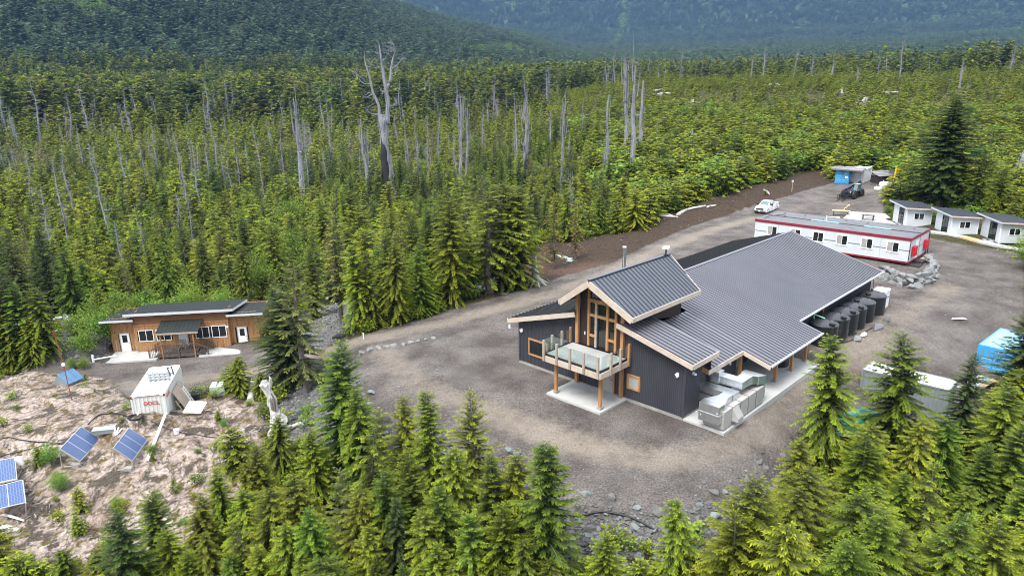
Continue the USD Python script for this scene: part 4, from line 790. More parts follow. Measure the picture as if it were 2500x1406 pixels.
# local y: 0 = nose, 5.9 = tail ; x across
def sec(y, hw, zb, zt, sh=.12, tw=None):
    tw = tw or hw * .9
    return [(-hw, y, zb), (-hw, y, zb + (zt - zb) * .55), (-tw, y, zt - .03), (-tw * .8, y, zt), (tw * .8, y, zt), (tw, y, zt - .03), (hw, y, zb + (zt - zb) * .55), (hw, y, zb)]
loft(tk, "body", [sec(.0, .86, .5, 1.08), sec(.12, .95, .42, 1.14), sec(.5, 1.0, .40, 1.18), sec(1.55, 1.01, .40, 1.27), sec(2.0, 1.01, .40, 1.28), sec(4.1, 1.01, .40, 1.28), sec(4.2, 1.01, .42, 1.30), sec(5.75, 1.0, .5, 1.32), sec(5.88, .97, .55, 1.28)], "car_white")
loft(tk, "cab", [sec(1.62, .84, 1.2, 1.28, tw=.80), sec(2.35, .82, 1.2, 1.86, tw=.68), sec(2.7, .82, 1.2, 1.94, tw=.68), sec(3.7, .82, 1.2, 1.93, tw=.67), sec(4.08, .82, 1.2, 1.72, tw=.70), sec(4.15, .82, 1.2, 1.3, tw=.78)], "car_white")
part(tk, "windscreen", MB().prism([(-.70, 1.70, 1.345), (.70, 1.70, 1.345), (.60, 2.30, 1.855), (-.60, 2.30, 1.855)], (0, -.02, .02)), "cab_glass")
part(tk, "rear_window", MB().prism([(-.6, 4.135, 1.4), (.6, 4.135, 1.4), (.56, 4.10, 1.7), (-.56, 4.10, 1.7)], (0, .02, .02)), "cab_glass")
for s_ in (-1, 1):
    for y0, y1 in ((2.12, 2.98), (3.06, 3.86)):
        part(tk, "side_window", MB().prism([(s_ * .835, y0 - .12 * (y0 < 2.5), 1.40), (s_ * .835, y1, 1.40), (s_ * .735, y1 - .08, 1.80), (s_ * .735, y0 + .22 * (y0 < 2.5), 1.80)], (s_ * .012, 0, 0)), "dark_glass")
    part(tk, "mirror", MB().box(s_ * 1.18 - .12, s_ * 1.18 + .12, 1.95, 2.1, 1.28, 1.55).box(min(s_ * .8, s_ * 1.1), max(s_ * .8, s_ * 1.1), 2.0, 2.05, 1.35, 1.4), "dark_steel")
    part(tk, "headlight", MB().prism([(s_ * .62, -.015, .88), (s_ * .93, .06, .90), (s_ * .95, .10, 1.05), (s_ * .62, -.005, 1.05)], (0, .06, 0)), "chrome")
    part(tk, "fog_lamp", MB().box(s_ * .7 - .1, s_ * .7 + .1, -.06, .0, .58, .68), "dark_glass")
    part(tk, "door_line", MB().box(s_ * 1.008 - .006, s_ * 1.008 + .006, 3.0, 3.02, .5, 1.25), "cabinet_grey"); part(tk, "door_handle", MB().box(s_ * 1.02 - .012, s_ * 1.02 + .012, 2.8, 2.95, 1.12, 1.15), "chrome")
    for y in (1.05, 4.75):
        wheel(tk, s_ * .86, y, .40, .28)
        part(tk, "wheel_arch", MB().tube([(s_ * 1.0, y + .5 * math.cos(a), .42 + .46 * math.sin(a)) for a in np.linspace(.0, math.pi, 9)], .045, 5), "dark_steel")
part(tk, "grille", MB().box(-.6, .6, -.03, .02, .78, 1.06), "dark_steel"); gb = MB()
for z in (.84, .92, 1.0): gb.box(-.62, .62, -.045, -.03, z - .012, z + .012)
part(tk, "grille_bar", gb, "chrome"); part(tk, "bumper", MB().box(-.97, .97, -.14, .05, .50, .72), "chrome"); part(tk, "bumper_skirt", MB().box(-.9, .9, -.08, .2, .34, .50), "dark_steel"); part(tk, "number_plate", MB().box(-.16, .16, -.155, -.14, .55, .67), "white_plastic")
part(tk, "bed_liner", MB().box(-.82, .82, 4.3, 5.7, 1.305, 1.325), "dark_steel"); part(tk, "bed_rail", MB().box(-1.0, -.84, 4.25, 5.8, 1.30, 1.40).box(.84, 1.0, 4.25, 5.8, 1.3, 1.4).box(-.84, .84, 5.72, 5.82, 1.3, 1.4), "car_white"); part(tk, "tail_light", MB().box(.88, 1.0, 5.86, 5.9, .95, 1.25).box(-1.0, -.88, 5.86, 5.9, .95, 1.25), "red_paint")

# ---------------------------------------------------------------- dark telehandler
tp = gp(2066, 487)
th = thing("telehandler", "dark telescopic handler with lowered boom standing on the upper gravel", "telehandler", (tp[0], tp[1], tp[2] + .0), math.radians(-47))
# local y: 0 front (toward camera left), + back
for x in (-.98, .98):
    for y in (.9, 4.0): wheel(th, x, y, .66, .46, rim="dark_steel")
loft(th, "chassis", [sec(.2, .62, .62, 1.15), sec(.5, .70, .55, 1.4), sec(2.0, .78, .55, 1.45), sec(4.4, .78, .6, 1.5), sec(5.1, .62, .7, 1.45)], "dark_steel")
for x in (-.98, .98):
    for y in (.9, 4.0): part(th, "mudguard", MB().tube([(x, y + .82 * math.cos(a), .66 + .82 * math.sin(a)) for a in np.linspace(.3, 2.84, 8)], .09, 5), "dark_steel")
part(th, "boom", MB().beam((-.12, -.5, 1.75), (-.12, 5.4, 2.62), .40, .46), "dark_steel"); part(th, "boom_section", MB().beam((-.12, -1.3, 1.62), (-.12, .0, 1.82), .32, .36), "black_plastic"); part(th, "boom_pivot", MB().box(-.5, .26, 4.6, 5.2, 1.4, 2.6), "dark_steel")
part(th, "boom_head", MB().hexa([(-.35, -1.6, .5), (.11, -1.6, .5), (.11, -1.15, .6), (-.35, -1.15, .6), (-.35, -1.5, 1.5), (.11, -1.5, 1.5), (.11, -1.1, 1.75), (-.35, -1.1, 1.75)]), "black_plastic")
part(th, "lift_cylinder", MB().tube([(-.12, 1.2, 1.1), (-.12, 3.2, 1.95)], .08, 8), "chrome")
fc = part(th, "fork_carriage", MB().box(-.85, .62, -1.78, -1.62, .18, .28).box(-.85, .62, -1.78, -1.62, .95, 1.05).box(-.85, -.77, -1.78, -1.62, .28, .95).box(.54, .62, -1.78, -1.62, .28, .95), "dark_steel")
for x in (-.5, .3): part(th, "fork", MB().box(x - .07, x + .07, -2.9, -1.78, .06, .12).box(x - .07, x + .07, -1.86, -1.78, .12, .95), "dark_steel")
cabp = part(th, "cab", MB().hexa([(.35, 1.5, 1.3), (1.05, 1.5, 1.3), (1.05, 3.2, 1.3), (.35, 3.2, 1.3), (.40, 1.95, 2.42), (1.0, 1.95, 2.42), (1.0, 3.1, 2.42), (.40, 3.1, 2.42)]), "cab_glass")
part(cabp, "cab_roof", MB().box(.33, 1.06, 1.85, 3.2, 2.43, 2.52), "cabinet_grey"); part(cabp, "cab_pillar", MB().beam((1.06, 1.5, 1.3), (1.01, 1.93, 2.43), .07, .07).beam((1.06, 3.2, 1.3), (1.01, 3.12, 2.43), .07, .07).beam((1.06, 2.4, 1.3), (1.01, 2.5, 2.43), .06, .06), "dark_steel")
part(th, "engine_cover", MB().hexa([(-1.0, 1.6, .9), (-.42, 1.6, .9), (-.42, 3.4, .9), (-1.0, 3.4, .9), (-.95, 1.75, 1.55), (-.45, 1.75, 1.6), (-.45, 3.3, 1.7), (-.95, 3.3, 1.65)]), "dark_steel")
part(th, "headlight", MB().box(-.6, -.44, .12, .2, 1.2, 1.34).box(.44, .6, .12, .2, 1.2, 1.34), "white_plastic"); part(th, "step", MB().box(.82, 1.2, 2.1, 2.7, .5, .56), "dark_steel"); part(th, "stabilizer", MB().beam((-1.1, -.35, .35), (1.1, -.35, .35), .12, .18), "dark_steel")

# ---------------------------------------------------------------- small excavator half hidden by the big conifer
ep = gp(2225, 452); EZ = ep[2]
ex = thing("excavator", "small excavator with yellow arm and pale blue body behind the big conifer", "excavator", (ep[0], ep[1], EZ), math.radians(10))
part(ex, "track", MB().box(-1.1, -.7, -1.3, 1.3, 0, .6), "black_rubber"); part(ex, "track", MB().box(.7, 1.1, -1.3, 1.3, 0, .6), "black_rubber"); part(ex, "turntable", MB().lathe([(.6, .5), (.6, .8), (0, .8)], 16), "dark_steel")
part(ex, "body", MB().hexa([(-.9, -.9, .8), (.95, -.9, .8), (.95, 1.3, .8), (-.9, 1.3, .8), (-.8, -.8, 1.6), (.9, -.8, 1.6), (.9, 1.2, 1.7), (-.8, 1.2, 1.7)]), "white_container"); part(ex, "cab", MB().box(.0, .95, -.85, .35, 1.62, 2.7), "cab_glass"); part(ex, "cab_roof", MB().box(-.05, 1.0, -.9, .4, 2.705, 2.8), "pale_blue_roof"); part(ex, "cab_frame", MB().box(-.05, .03, -.9, -.82, 1.62, 2.7).box(.92, 1.0, -.9, -.82, 1.62, 2.7).box(-.05, .03, .32, .4, 1.62, 2.7), "white_container")
part(ex, "boom", MB().beam((-.4, -.3, 1.5), (-2.2, -.5, 3.0), .26, .34).beam((-2.15, -.5, 2.95), (-4.2, -.7, 3.1), .24, .3), "yellow_paint"); part(ex, "stick", MB().beam((-4.1, -.7, 3.35), (-4.4, -.8, 1.2), .22, .28), "yellow_paint"); part(ex, "bucket", MB().prism([(-4.7, -1.1, 1.2), (-4.0, -1.1, 1.2), (-4.1, -1.1, .55), (-4.5, -1.1, .6)], (0, .7, 0)), "dark_steel")
# ---------------------------------------------------------------- stones
rng = np.random.default_rng(7)
def stone(seed, sx=1.0, sy=1.0, sz=.7, n=15):
    r = np.random.default_rng(seed); p = r.normal(size=(n, 3)); p /= np.linalg.norm(p, axis=1, keepdims=True); p *= r.uniform(.75, 1.05, (n, 1)); p *= [sx, sy, sz]
    h = ConvexHull(p); f = h.simplices.copy(); c = p.mean(0)
    for k, t in enumerate(f):
        if np.dot(np.cross(p[t[1]] - p[t[0]], p[t[2]] - p[t[0]]), p[t[0]] - c) < 0: f[k] = t[::-1]
    return p, f
def placed(vf, loc, s=1.0, rz=0.0, rx=0.0):
    v, f = vf; c, q = math.cos(rz), math.sin(rz); c2, q2 = math.cos(rx), math.sin(rx)
    v = v @ np.array([[1, 0, 0], [0, c2, -q2], [0, q2, c2]]).T @ np.array([[c, -q, 0], [q, c, 0], [0, 0, 1]]).T * s + np.asarray(loc)
    return v, f
# stacked rock wall holding up the trailer pad
rw = thing("rock_wall", "curved wall of stacked grey boulders below the trailer corner", "rock wall", (0, 0, 0))
A_ = [(2140, 672), (2165, 690), (2200, 702), (2235, 704), (2262, 694), (2282, 676), (2290, 655), (2283, 636)]
wp = np.array([ground_px(*q)[:2] for q in A_]); seg = np.r_[0, np.cumsum(np.hypot(*np.diff(wp, axis=0).T))]
ctr = np.array([47.0, 79.0])
k = 0
for row in range(3):
    s_ = .2 * (row % 2)
    while s_ < seg[-1]:
        w = rng.uniform(.85, 1.6); x = np.interp(s_ + w / 2, seg, wp[:, 0]); y = np.interp(s_ + w / 2, seg, wp[:, 1])
        to = ctr - [x, y]; to /= np.linalg.norm(to); x, y = np.array([x, y]) + to * (.42 * row + rng.uniform(-.1, .1)); s_ += w * .86
        P = placed(stone(100 + k, w * .56, .55, .42 + .1 * rng.uniform()), (x, y, .12 + .46 * row + rng.uniform(-.05, .05)), 1, math.atan2(-to[0], to[1]) + math.pi + rng.uniform(-.3, .3), rng.uniform(-.2, .2)); k += 1
        part(rw, "stone", P, "pale_stone")
for u, v, s_, l, m in ((2140, 805, .62, "grey pointed boulder beside the middle tanks", "pale_stone"), (2168, 783, .55, "grey boulder with white scrap near the far tanks", "grey_stone"), (2093, 831, .50, "flat pale boulder in front of the nearest tank", "pale_stone"), (2108, 820, .36, "small white rounded stone in front of the nearest tank", "white_membrane")):
    q = gp(u, v); single("boulder", placed(stone(int(u), 1.25, .8, .62 if "pointed" not in l else .95), (q[0], q[1], q[2] + .12), s_, .6), m, l, "boulder")
dp = thing("plastic_scrap", "crumpled white plastic scrap on the bare gravel at the right", "scrap", gp(2335, 781, .03))
for k in range(4): part(dp, "flap", MB().prism([(k * .3 - .6, -.2 + .1 * k, .02), (k * .3 - .1, -.3, .08), (k * .3 - .2, .3, .05)], (0, 0, .02)), "bag_white")
# loose stones scattered over slope, banks and yard: proto meshes under instancers
def instancer(name, protos, P, idx, S, ang, label=None, cat=None, tilt=None, ids=None):
    path = numbered("/World", name); pi = UsdGeom.PointInstancer.Define(stage, path); tg = []
    for k, (bits) in enumerate(protos):
        x = UsdGeom.Xform.Define(stage, f"{path}/source_{k:03d}")
        for nm, vf, m, sm_, extra in bits:
            me = usdkit.mesh(stage, f"{path}/source_{k:03d}/{nm}", vf, LOOK[m], smooth=sm_)
            if extra is not None: UsdGeom.PrimvarsAPI(me).CreatePrimvar("tip", Sdf.ValueTypeNames.FloatArray, "vertex").Set(Vt.FloatArray.FromNumpy(extra.astype(np.float32)))
        tg.append(x.GetPath())
    pi.CreatePrototypesRel().SetTargets(tg)
    P = np.asarray(P, np.float32); S = np.asarray(S, np.float32); S = np.repeat(S[:, None], 3, 1) if S.ndim == 1 else S
    ang = np.asarray(ang); q = np.zeros((len(P), 4)); q[:, 0] = np.cos(ang / 2); q[:, 3] = np.sin(ang / 2)
    if tilt is not None:
        b = np.zeros_like(q); b[:, 0] = np.cos(tilt / 2); b[:, 1] = np.sin(tilt / 2); w1, x1, y1, z1 = q.T; w2, x2, y2, z2 = b.T
        q = np.stack([w1 * w2 - x1 * x2 - y1 * y2 - z1 * z2, w1 * x2 + x1 * w2 + y1 * z2 - z1 * y2, w1 * y2 - x1 * z2 + y1 * w2 + z1 * x2, w1 * z2 + x1 * y2 - y1 * x2 + z1 * w2], 1)
    pi.CreatePositionsAttr(Vt.Vec3fArray.FromNumpy(P)); pi.CreateScalesAttr(Vt.Vec3fArray.FromNumpy(S)); pi.CreateProtoIndicesAttr(Vt.IntArray.FromNumpy(np.asarray(idx, np.int32)))
    pi.CreateOrientationsAttr(Vt.QuathArray([Gf.Quath(float(a), float(b), float(c), float(d)) for a, b, c, d in q]))
    tag(pi.GetPrim(), label, cat, kind="stuff"); return pi
def scatter(n, dens, bounds, seed):
    """n random ground points where the raster dens (0..1) lets them"""
    r = np.random.default_rng(seed); x = r.uniform(bounds[0], bounds[1], n * 12); y = r.uniform(bounds[2], bounds[3], n * 12)
    k = np.nonzero(r.uniform(size=len(x)) < samp(dens, x, y))[0][:n]; x, y = x[k], y[k]; return np.c_[x, y, gh(x, y)]
SP = [[("stone", stone(900 + k, 1.1, .8, .6, 11), "grey_stone", False, None)] for k in range(5)] + [[("stone", stone(950 + k, 1.0, .85, .6, 11), "mint_stone", False, None)] for k in range(2)]
edge_d = np.exp(-EDGE / 3.5) * (1 - MK["yard"])
B_all = (-60, 90, 22, 150)
P = scatter(7000, np.clip(SM["rubble"] * .9 + SM["bank"] + SM["lbank"] * .8, 0, 1), (-60, 20, 24, 90), 1)
r1_ = rng.uniform(size=len(P)); S = .06 + .26 * r1_ ** 5 + .09 * rng.uniform(size=len(P))
Pp = np.array([gp(1480 + 75 * a, 1330 + 42 * b) for a, b in rng.normal(size=(650, 2))] + [gp(1670 + 60 * a, 1340 + 40 * b) for a, b in rng.normal(size=(500, 2))] + [gp(740 + 40 * a, 1000 + 40 * b) for a, b in rng.normal(size=(350, 2))])
P = np.vstack([P, Pp]); S = np.r_[S, .07 + .20 * rng.uniform(size=len(Pp)) ** 2.2]
instancer("rubble_stones", SP, P + [0, 0, .02], rng.integers(0, 7, len(P)), S, rng.uniform(0, 6.28, len(P)), "heaps of loose grey rubble on the slopes around the yard", "rubble", tilt=rng.uniform(-.6, .6, len(P)))
P = scatter(5200, SM["yard"] * np.clip(.25 + np.exp(-np.abs(distance_transform_edt(MK["yard"] > .5) * gs) / 2.0), 0, 1) * (1 - .8 * np.clip(SM["track"], 0, 1)), (-45, 85, 28, 140), 2)
inl = np.array([to_local(p) for p in P]); P = P[~((inl[:, 0] > -.5) & (inl[:, 0] < 17.6) & (inl[:, 1] > -3.3) & (inl[:, 1] < 36))]
S = .025 + .05 * rng.uniform(size=len(P)) ** 2 + .12 * rng.uniform(size=len(P)) ** 14
instancer("gravel_stones", [[("stone", stone(980 + k, 1, .85, .5, 9), "pale_stone" if k % 2 else "grey_stone", False, None)] for k in range(4)], P + [0, 0, .005], rng.integers(0, 4, len(P)), S, rng.uniform(0, 6.28, len(P)), "loose pebbles lying all over the gravel yard", "pebbles")
big = [(1555,1245),(1610,1250),(1495,1220),(1430,1210),(1520,1330),(1700,1300),(1745,1270),(1440,1300),(1470,1370),(1560,1365),(1620,1290),(1290,1150),(1245,1105),(1100,1085),(1075,1075),(905,960),(760,985),(735,1005),(745,1040),(725,965),(790,1010),(1660,1345),(1590,1395),(1705,1370),(1350,1215),(2235,1100)]
for k, (u, v) in enumerate(big):
    q = gp(u, v); single("boulder", placed(stone(300 + k, 1.2, .9, .7), (q[0], q[1], q[2] + .08), .26 + .2 * ((k * 37) % 10) / 10, k), "mint_stone" if k % 3 == 0 else "grey_stone", "angular grey boulder lying on the rubble slope at the yard's edge", "boulder", "boulders on the rubble slope")
# concrete patio with picnic table behind the trailer
pp = [gp(*c)[:2] for c in ((2050, 545), (2075, 520), (2160, 522), (2205, 556), (2190, 575))]
single("patio", MB().prism([(*q, .3) for q in pp][::-1], (0, 0, .5)), "concrete", kind="structure")
q = gp(2118, 540); tb = thing("picnic_table", "grey weathered picnic table on the patio behind the trailer", "picnic table", (q[0], q[1], .8), math.radians(-35))
for k in range(5): part(tb, "top_board", MB().box(-.9, .9, -.38 + k * .155, -.24 + k * .155, .72, .76), "old_deck_wood")
for y in (-.72, .60): part(tb, "bench", MB().box(-.9, .9, y, y + .24, .42, .46), "old_deck_wood")
for x in (-.7, .7):
    part(tb, "leg", MB().beam((x, -.55, 0), (x, -.15, .72), .05, .1, (1, 0, 0)).beam((x, .6, 0), (x, .2, .72), .05, .1, (1, 0, 0)), "old_deck_wood"); part(tb, "bench_rail", MB().box(x - .03, x + .03, -.7, .82, .34, .42), "old_deck_wood")
q = gp(2052, 527); wt = thing("work_bench", "low wooden bench top of pale boards behind the trailer roof", "bench", q, math.radians(-25))
part(wt, "top", MB().box(-1.3, 1.3, -.5, .5, .75, .82), "lumber"); [part(wt, "leg", MB().box(x - .06, x + .06, y - .06, y + .06, 0, .75), "dark_timber") for x in (-1.0, 1.0) for y in (-.35, .35)]
q = gp(2063, 513); wp_ = thing("scrap_lumber", "small heap of orange offcut lumber beside the pale bench", "lumber", q, .3)
for k in range(7): part(wp_, "offcut", MB().beam((-.6 + .15 * k, -.4 + .1 * (k % 3), .1 + .1 * k), (.4 + .1 * k, .3, .25 + .09 * k), .18, .06), "lumber")
q = gp(2035, 533); ps = thing("pallet", "flat white pallet sheet on the gravel behind the trailer", "pallet", q, -.4); part(ps, "sheet", MB().box(-.9, .9, -.5, .5, .06, .12), "white_membrane"); part(ps, "runner", MB().box(-.85, .85, -.45, -.3, 0, .06).box(-.85, .85, .3, .45, 0, .06), "lumber")
for (u, v, s_, l) in ((2162, 458, 1.25, "large white bulk bag slumped at the edge of the upper gravel"), (2143, 465, .75, "small white bulk bag left of the large one on the upper gravel")):
    q = gp(u, v); r = np.random.default_rng(int(u)); import trimesh as _tm
    ic = _tm.creation.icosphere(2); vv = np.array(ic.vertices); vv = vv * (1 + .25 * (meshkit.fbm(vv * 2.1 + u, 3, 3)[:, None] - .5)); vv[:, 2] = np.clip(vv[:, 2], -.6, .55) * .9
    b_ = thing("bulk_bag", l, "bag", (q[0], q[1], q[2])); part(b_, "sack", (vv * [1.0 * s_, .8 * s_, .75 * s_] + [0, 0, .4 * s_], np.array(ic.faces)), "bag_white", smooth=40)
    part(b_, "loop", MB().tube([(-.5 * s_, 0, .75 * s_), (-.45 * s_, .1, 1.05 * s_), (-.2 * s_, .1, .8 * s_)], .03, 5), "bag_white")
q = gp(1933, 469); sg = thing("sign_post", "thin grey post with a small pale green sign in the dark soil", "sign post", q, math.radians(-20))
part(sg, "post", MB().box(-.05, .05, -.05, .05, -.2, 2.1), "grey_timber"); part(sg, "board", MB().box(-.18, .18, -.09, -.055, 1.75, 2.15), "lid_green")
# pale green septic lids in the dark soil
for g_, px in (("lids on the upper soil", [(1356, 626), (1367, 629), (1378, 631), (1390, 634), (1391, 639)]), ("lids on the lower soil", [(1154, 700), (1166, 703), (1177, 706), (1188, 711)])):
    for i, (u, v) in enumerate(px):
        q = gp(u, v, .06); t = thing("septic_lid", f"pale green square lid set in dark soil, in the {'upper row beside the lane' if 'upper' in g_ else 'lower row under the conifers'}", "lid", q, math.radians(-30), g_)
        part(t, "cover", MB().box(-.36, .36, -.36, .36, 0, .07), "lid_green"); part(t, "collar", MB().box(-.31, .31, -.31, .31, -.15, 0), "lid_green")
# white marker posts and timbers along the lane
q = gp(888, 828); mk = thing("marker_post", "short white post standing at the bend of the gravel lane", "post", q); part(mk, "shaft", MB().tube([(0, 0, -.1), (0, 0, .55)], .06, 8), "white_plastic", smooth=40); part(mk, "cap", MB().lathe([(.07, .55), (.07, .6), (0, .62)], 8), "white_plastic")
q = gp(801, 748); mk = thing("lamp_post", "thin dark post with a white lamp head by the grey rubble bank", "lamp", q); part(mk, "shaft", MB().tube([(0, 0, -.1), (0, 0, .9)], .05, 7), "dark_steel"); part(mk, "lamp_head", MB().lathe([(.03, .9), (.13, .95), (.14, 1.15), (0, 1.2)], 10), "white_plastic", smooth=40)
q = gp(840, 824); tbm = thing("timber_pile", "pair of dark squared timbers at the lane's edge under the trees", "timber", q, .25)
for k in range(3): part(tbm, "timber", MB().beam((-1.1 + .2 * k, .3 * k - .2, .12), (1.0 + .2 * k, .3 * k - .1, .12), .2, .2), "dark_timber")
# black hoses
def hose(px, r, label, dz=.05, name="hose", m="black_hose"):
    P = np.array([gp(*c) for c in px]); t = np.linspace(0, 1, len(P)); tt = np.linspace(0, 1, len(P) * 6)
    from scipy.interpolate import make_interp_spline
    S = make_interp_spline(t, P, k=min(3, len(P) - 1))(tt); S[:, 2] = np.maximum(S[:, 2], gh(S[:, 0], S[:, 1])) + dz
    single(name, MB().tube(S, r, 6), m, label, "hose", smooth=True)
hose([(1402, 1268), (1440, 1262), (1480, 1263), (1530, 1270), (1565, 1285), (1598, 1308)], .06, "black hose curving over the rubble below the yard's front edge", .12)
hose([(1985, 835), (2030, 842), (2075, 836), (2110, 815), (2150, 795)], .035, "thin black hose on the gravel in front of the water tanks")
hose([(0, 1073), (60, 1078), (130, 1085), (170, 1080)], .04, "black cable running over the outcrop left of the first solar array")
hose([(0, 1120), (50, 1104), (110, 1090), (160, 1083)], .03, "thin grey cable from the left edge to the solar arrays")
hose([(215, 1040), (240, 1020), (265, 1014), (300, 1018), (318, 1030)], .05, "black hose arching over the outcrop towards the cable coil")
hose([(370, 1038), (410, 1050), (450, 1062), (530, 1072)], .03, "thin dark cable running right from the cable coil over the outcrop")
q = gp(332, 1030, .1); cc = thing("cable_coil", "black cable coil lying on the rock outcrop above the solar arrays", "coil", q)
for k in range(4): a = np.linspace(0, 6.28, 22); part(cc, "loop", MB().tube(np.c_[(.42 + .035 * k) * np.cos(a), (.42 + .03 * k) * np.sin(a) * .9, .04 + .05 * k + .02 * np.sin(3 * a)], .03, 5), "black_hose")
part(cc, "tie", MB().box(-.06, .06, .38, .55, .05, .28), "white_plastic")
# lower right yard: lumber, beams, tarp
q = gp(2385, 950); lm = thing("lumber_stack", "stack of pale lumber and pipes behind the grey container", "lumber", q, math.radians(35))
for k in range(7): part(lm, "board", MB().box(-2.0, 2.0, -.6 + .2 * k, -.43 + .2 * k, .35 + .02 * (k % 3), .42 + .02 * (k % 3)), "lumber" if k in (0, 1, 5) else "aluminium")
part(lm, "bearer", MB().box(-1.5, -1.3, -.7, .9, 0, .35), "dark_timber"); part(lm, "bearer", MB().box(1.3, 1.5, -.7, .9, 0, .35), "dark_timber")
for i, (a, b, l) in enumerate((((2238, 1112), (2272, 1072), "thick white concrete beam lying in the lower right yard"), ((2258, 1150), (2300, 1105), "thin white concrete beam lying below the thick one"))):
    A, B = gp(*a, .2), gp(*b, .2); t = thing("concrete_beam", l, "beam", (0, 0, 0)); part(t, "beam", MB().beam(A, B, .42 - .15 * i, .36 - .1 * i), "concrete"); M_ = (A + B) / 2; part(t, "bearer", MB().beam(M_ + [-.4, 0, -.22], M_ + [.4, .1, -.22], .12, .1), "dark_timber")
q = gp(2065, 1040); tarp = thing("green_tarp", "bright green tarp draped over a heap behind the right conifers", "tarp", q)
gx_, gy_ = np.meshgrid(np.linspace(-3, 3, 26), np.linspace(-2, 2, 18), indexing="ij"); zz_ = 1.1 * np.exp(-((gx_ + 1) ** 2 + gy_ ** 2) / 1.6) + .9 * np.exp(-((gx_ - 1.4) ** 2 + (gy_ - .3) ** 2) / 1.3) + .25 * vnoise(gx_, gy_, .7, 31) + .05
ii, jj = np.meshgrid(np.arange(25), np.arange(17), indexing="ij"); tq = np.stack([ii * 18 + jj, (ii + 1) * 18 + jj, (ii + 1) * 18 + jj + 1, ii * 18 + jj + 1], -1).reshape(-1, 4)
part(tarp, "sheet", (np.c_[gx_.ravel(), gy_.ravel(), zz_.ravel()], tq), "tarp_green", smooth=40); part(tarp, "rope", MB().tube([(-3, -1.9, .15), (-1, -.6, 1.0), (1.4, .3, 1.05), (3, 1.5, .2)], .02, 5), "lumber")
q = gp(2115, 1130); sc = thing("white_sheets", "crumpled white sheets lying between the right conifers", "sheets", q)
for k in range(5): part(sc, "sheet", MB().prism([(k * .5 - 1.2, -.5 + .2 * k, .15), (k * .5 - .2, -.6 + .15 * k, .35), (k * .5, .3 + .1 * k, .25), (k * .5 - 1.1, .35 + .1 * k, .1)], (0, 0, .03)), "bag_white")
# ---------------------------------------------------------------- cedar cabin on the left
CB = thing("cedar_cabin", "low cedar clad cabin with black metal roof and railed porch at the left", "cabin", (-42.9, 70.34, -6.23), math.radians(7.61))
mat("dull_blue", (.06, .15, .27), (.09, .19, .31), 1.5, .5)
mat("cedar_board", (.25, .105, .036), (.54, .285, .115), 1.4, .6, bump=.12, stretch=(4, 4, .5), island=.30, c3=(.40, .185, .068), world=True)
mat("cedar_shingle", (.13, .045, .015), (.33, .15, .055), 3.5, .7, bump=.2, stretch=(2, 2, 2), island=.35, c3=(.22, .09, .03), world=True)
XM0, XM1, XE, FD = 2.6, 12.24, 15.2, -.52
zm = lambda y: 4.58 - .14 * (y + 1.0); zw = lambda y: 3.95 - .12 * (y + .9)
rc = np.random.default_rng(5)
def boards(x0, x1, y, z0, z1, skip=()):
    """board and batten: every board its own piece, leaving out the openings"""
    x = x0
    while x < x1 - .05:
        w = min(rc.uniform(.2, .28), x1 - x); o = rc.uniform(0, .012)
        cuts_ = [(z0, z1)]
        for a, b, c, d in skip:
            if x + w > a + .02 and x < b - .02: cuts_ = [q for s_, e_ in cuts_ for q in ((s_, min(e_, c)), (max(s_, d), e_)) if q[1] - q[0] > .05]
        for s_, e_ in cuts_: part(CB, "board", MB().box(x + .006, x + w - .006, y - .03 - o, y, s_, e_), "cedar_board")
        x += w
    part(CB, "backing", MB().box(x0, x1, y, y + .1, z0 - .02, z1 + .02), "dark_interior")
wins = [(3.05, 4.42, 1.38, 2.52), (4.82, 6.2, 1.38, 2.52), (8.8, 10.12, 1.38, 2.54), (10.5, 11.9, 1.38, 2.58)]
boards(0, XM0, 0, .12, 2.72, [(.86, 1.80, 0, 2.16)]); boards(0, XM0, -.0, 2.80, 3.42)
boards(XM0, XM1, FD, .15, 3.0, [(*w[:2], w[2], w[3]) for w in wins] + [(7.0, 7.92, .3, 2.2)])
boards(XM1, XE, 0, .12, 2.72, [(12.96, 13.9, 0, 2.16)]); boards(XM1, XE, 0, 2.80, 3.42)
for x0, x1, y, z in ((0, XM0, 0, 2.76), (XM1, XE, 0, 2.76)): part(CB, "band_board", MB().box(x0, x1, y - .05, y + .05, z - .07, z + .05), "cedar_board")
part(CB, "band_board", MB().box(XM0 - .03, XM1 + .03, FD - .06, FD + .05, 3.04, 3.22), "cedar_board")
# shingled band under the high eave
sgl = MB()
for r_ in range(6):
    x = XM0 - rc.uniform(0, .1)
    while x < XM1:
        w = rc.uniform(.11, .24); z = 3.26 + r_ * .2; sgl.prism([(x, FD - .045, z - rc.uniform(0, .03)), (min(x + w - .008, XM1), FD - .045, z - rc.uniform(0, .03)), (min(x + w - .008, XM1), FD - .008, z + .23), (x, FD - .008, z + .23)], (0, .008, 0)); x += w
part(CB, "shingle_band", sgl, "cedar_shingle", kind="stuff"); part(CB, "backing", MB().box(XM0, XM1, FD, FD + .1, 3.2, 4.45), "dark_interior")
for x0, x1, y in ((0, XM0, 0), (XM1, XE, 0)): part(CB, "frieze", MB().box(x0, x1, y - .03, y + .1, 3.44, 3.85), "cedar_board")
for x, y0 in ((XM0, FD), (XM1, FD)): part(CB, "return_wall", MB().box(x - .03, x + .03, y0 + .02, 1.0, .15, 4.4), "cedar_board")
for x in (.0, XE): part(CB, "side_wall", MB().box(x - .04, x + .04, .02, 6.0, .1, 3.3), "cedar_board")
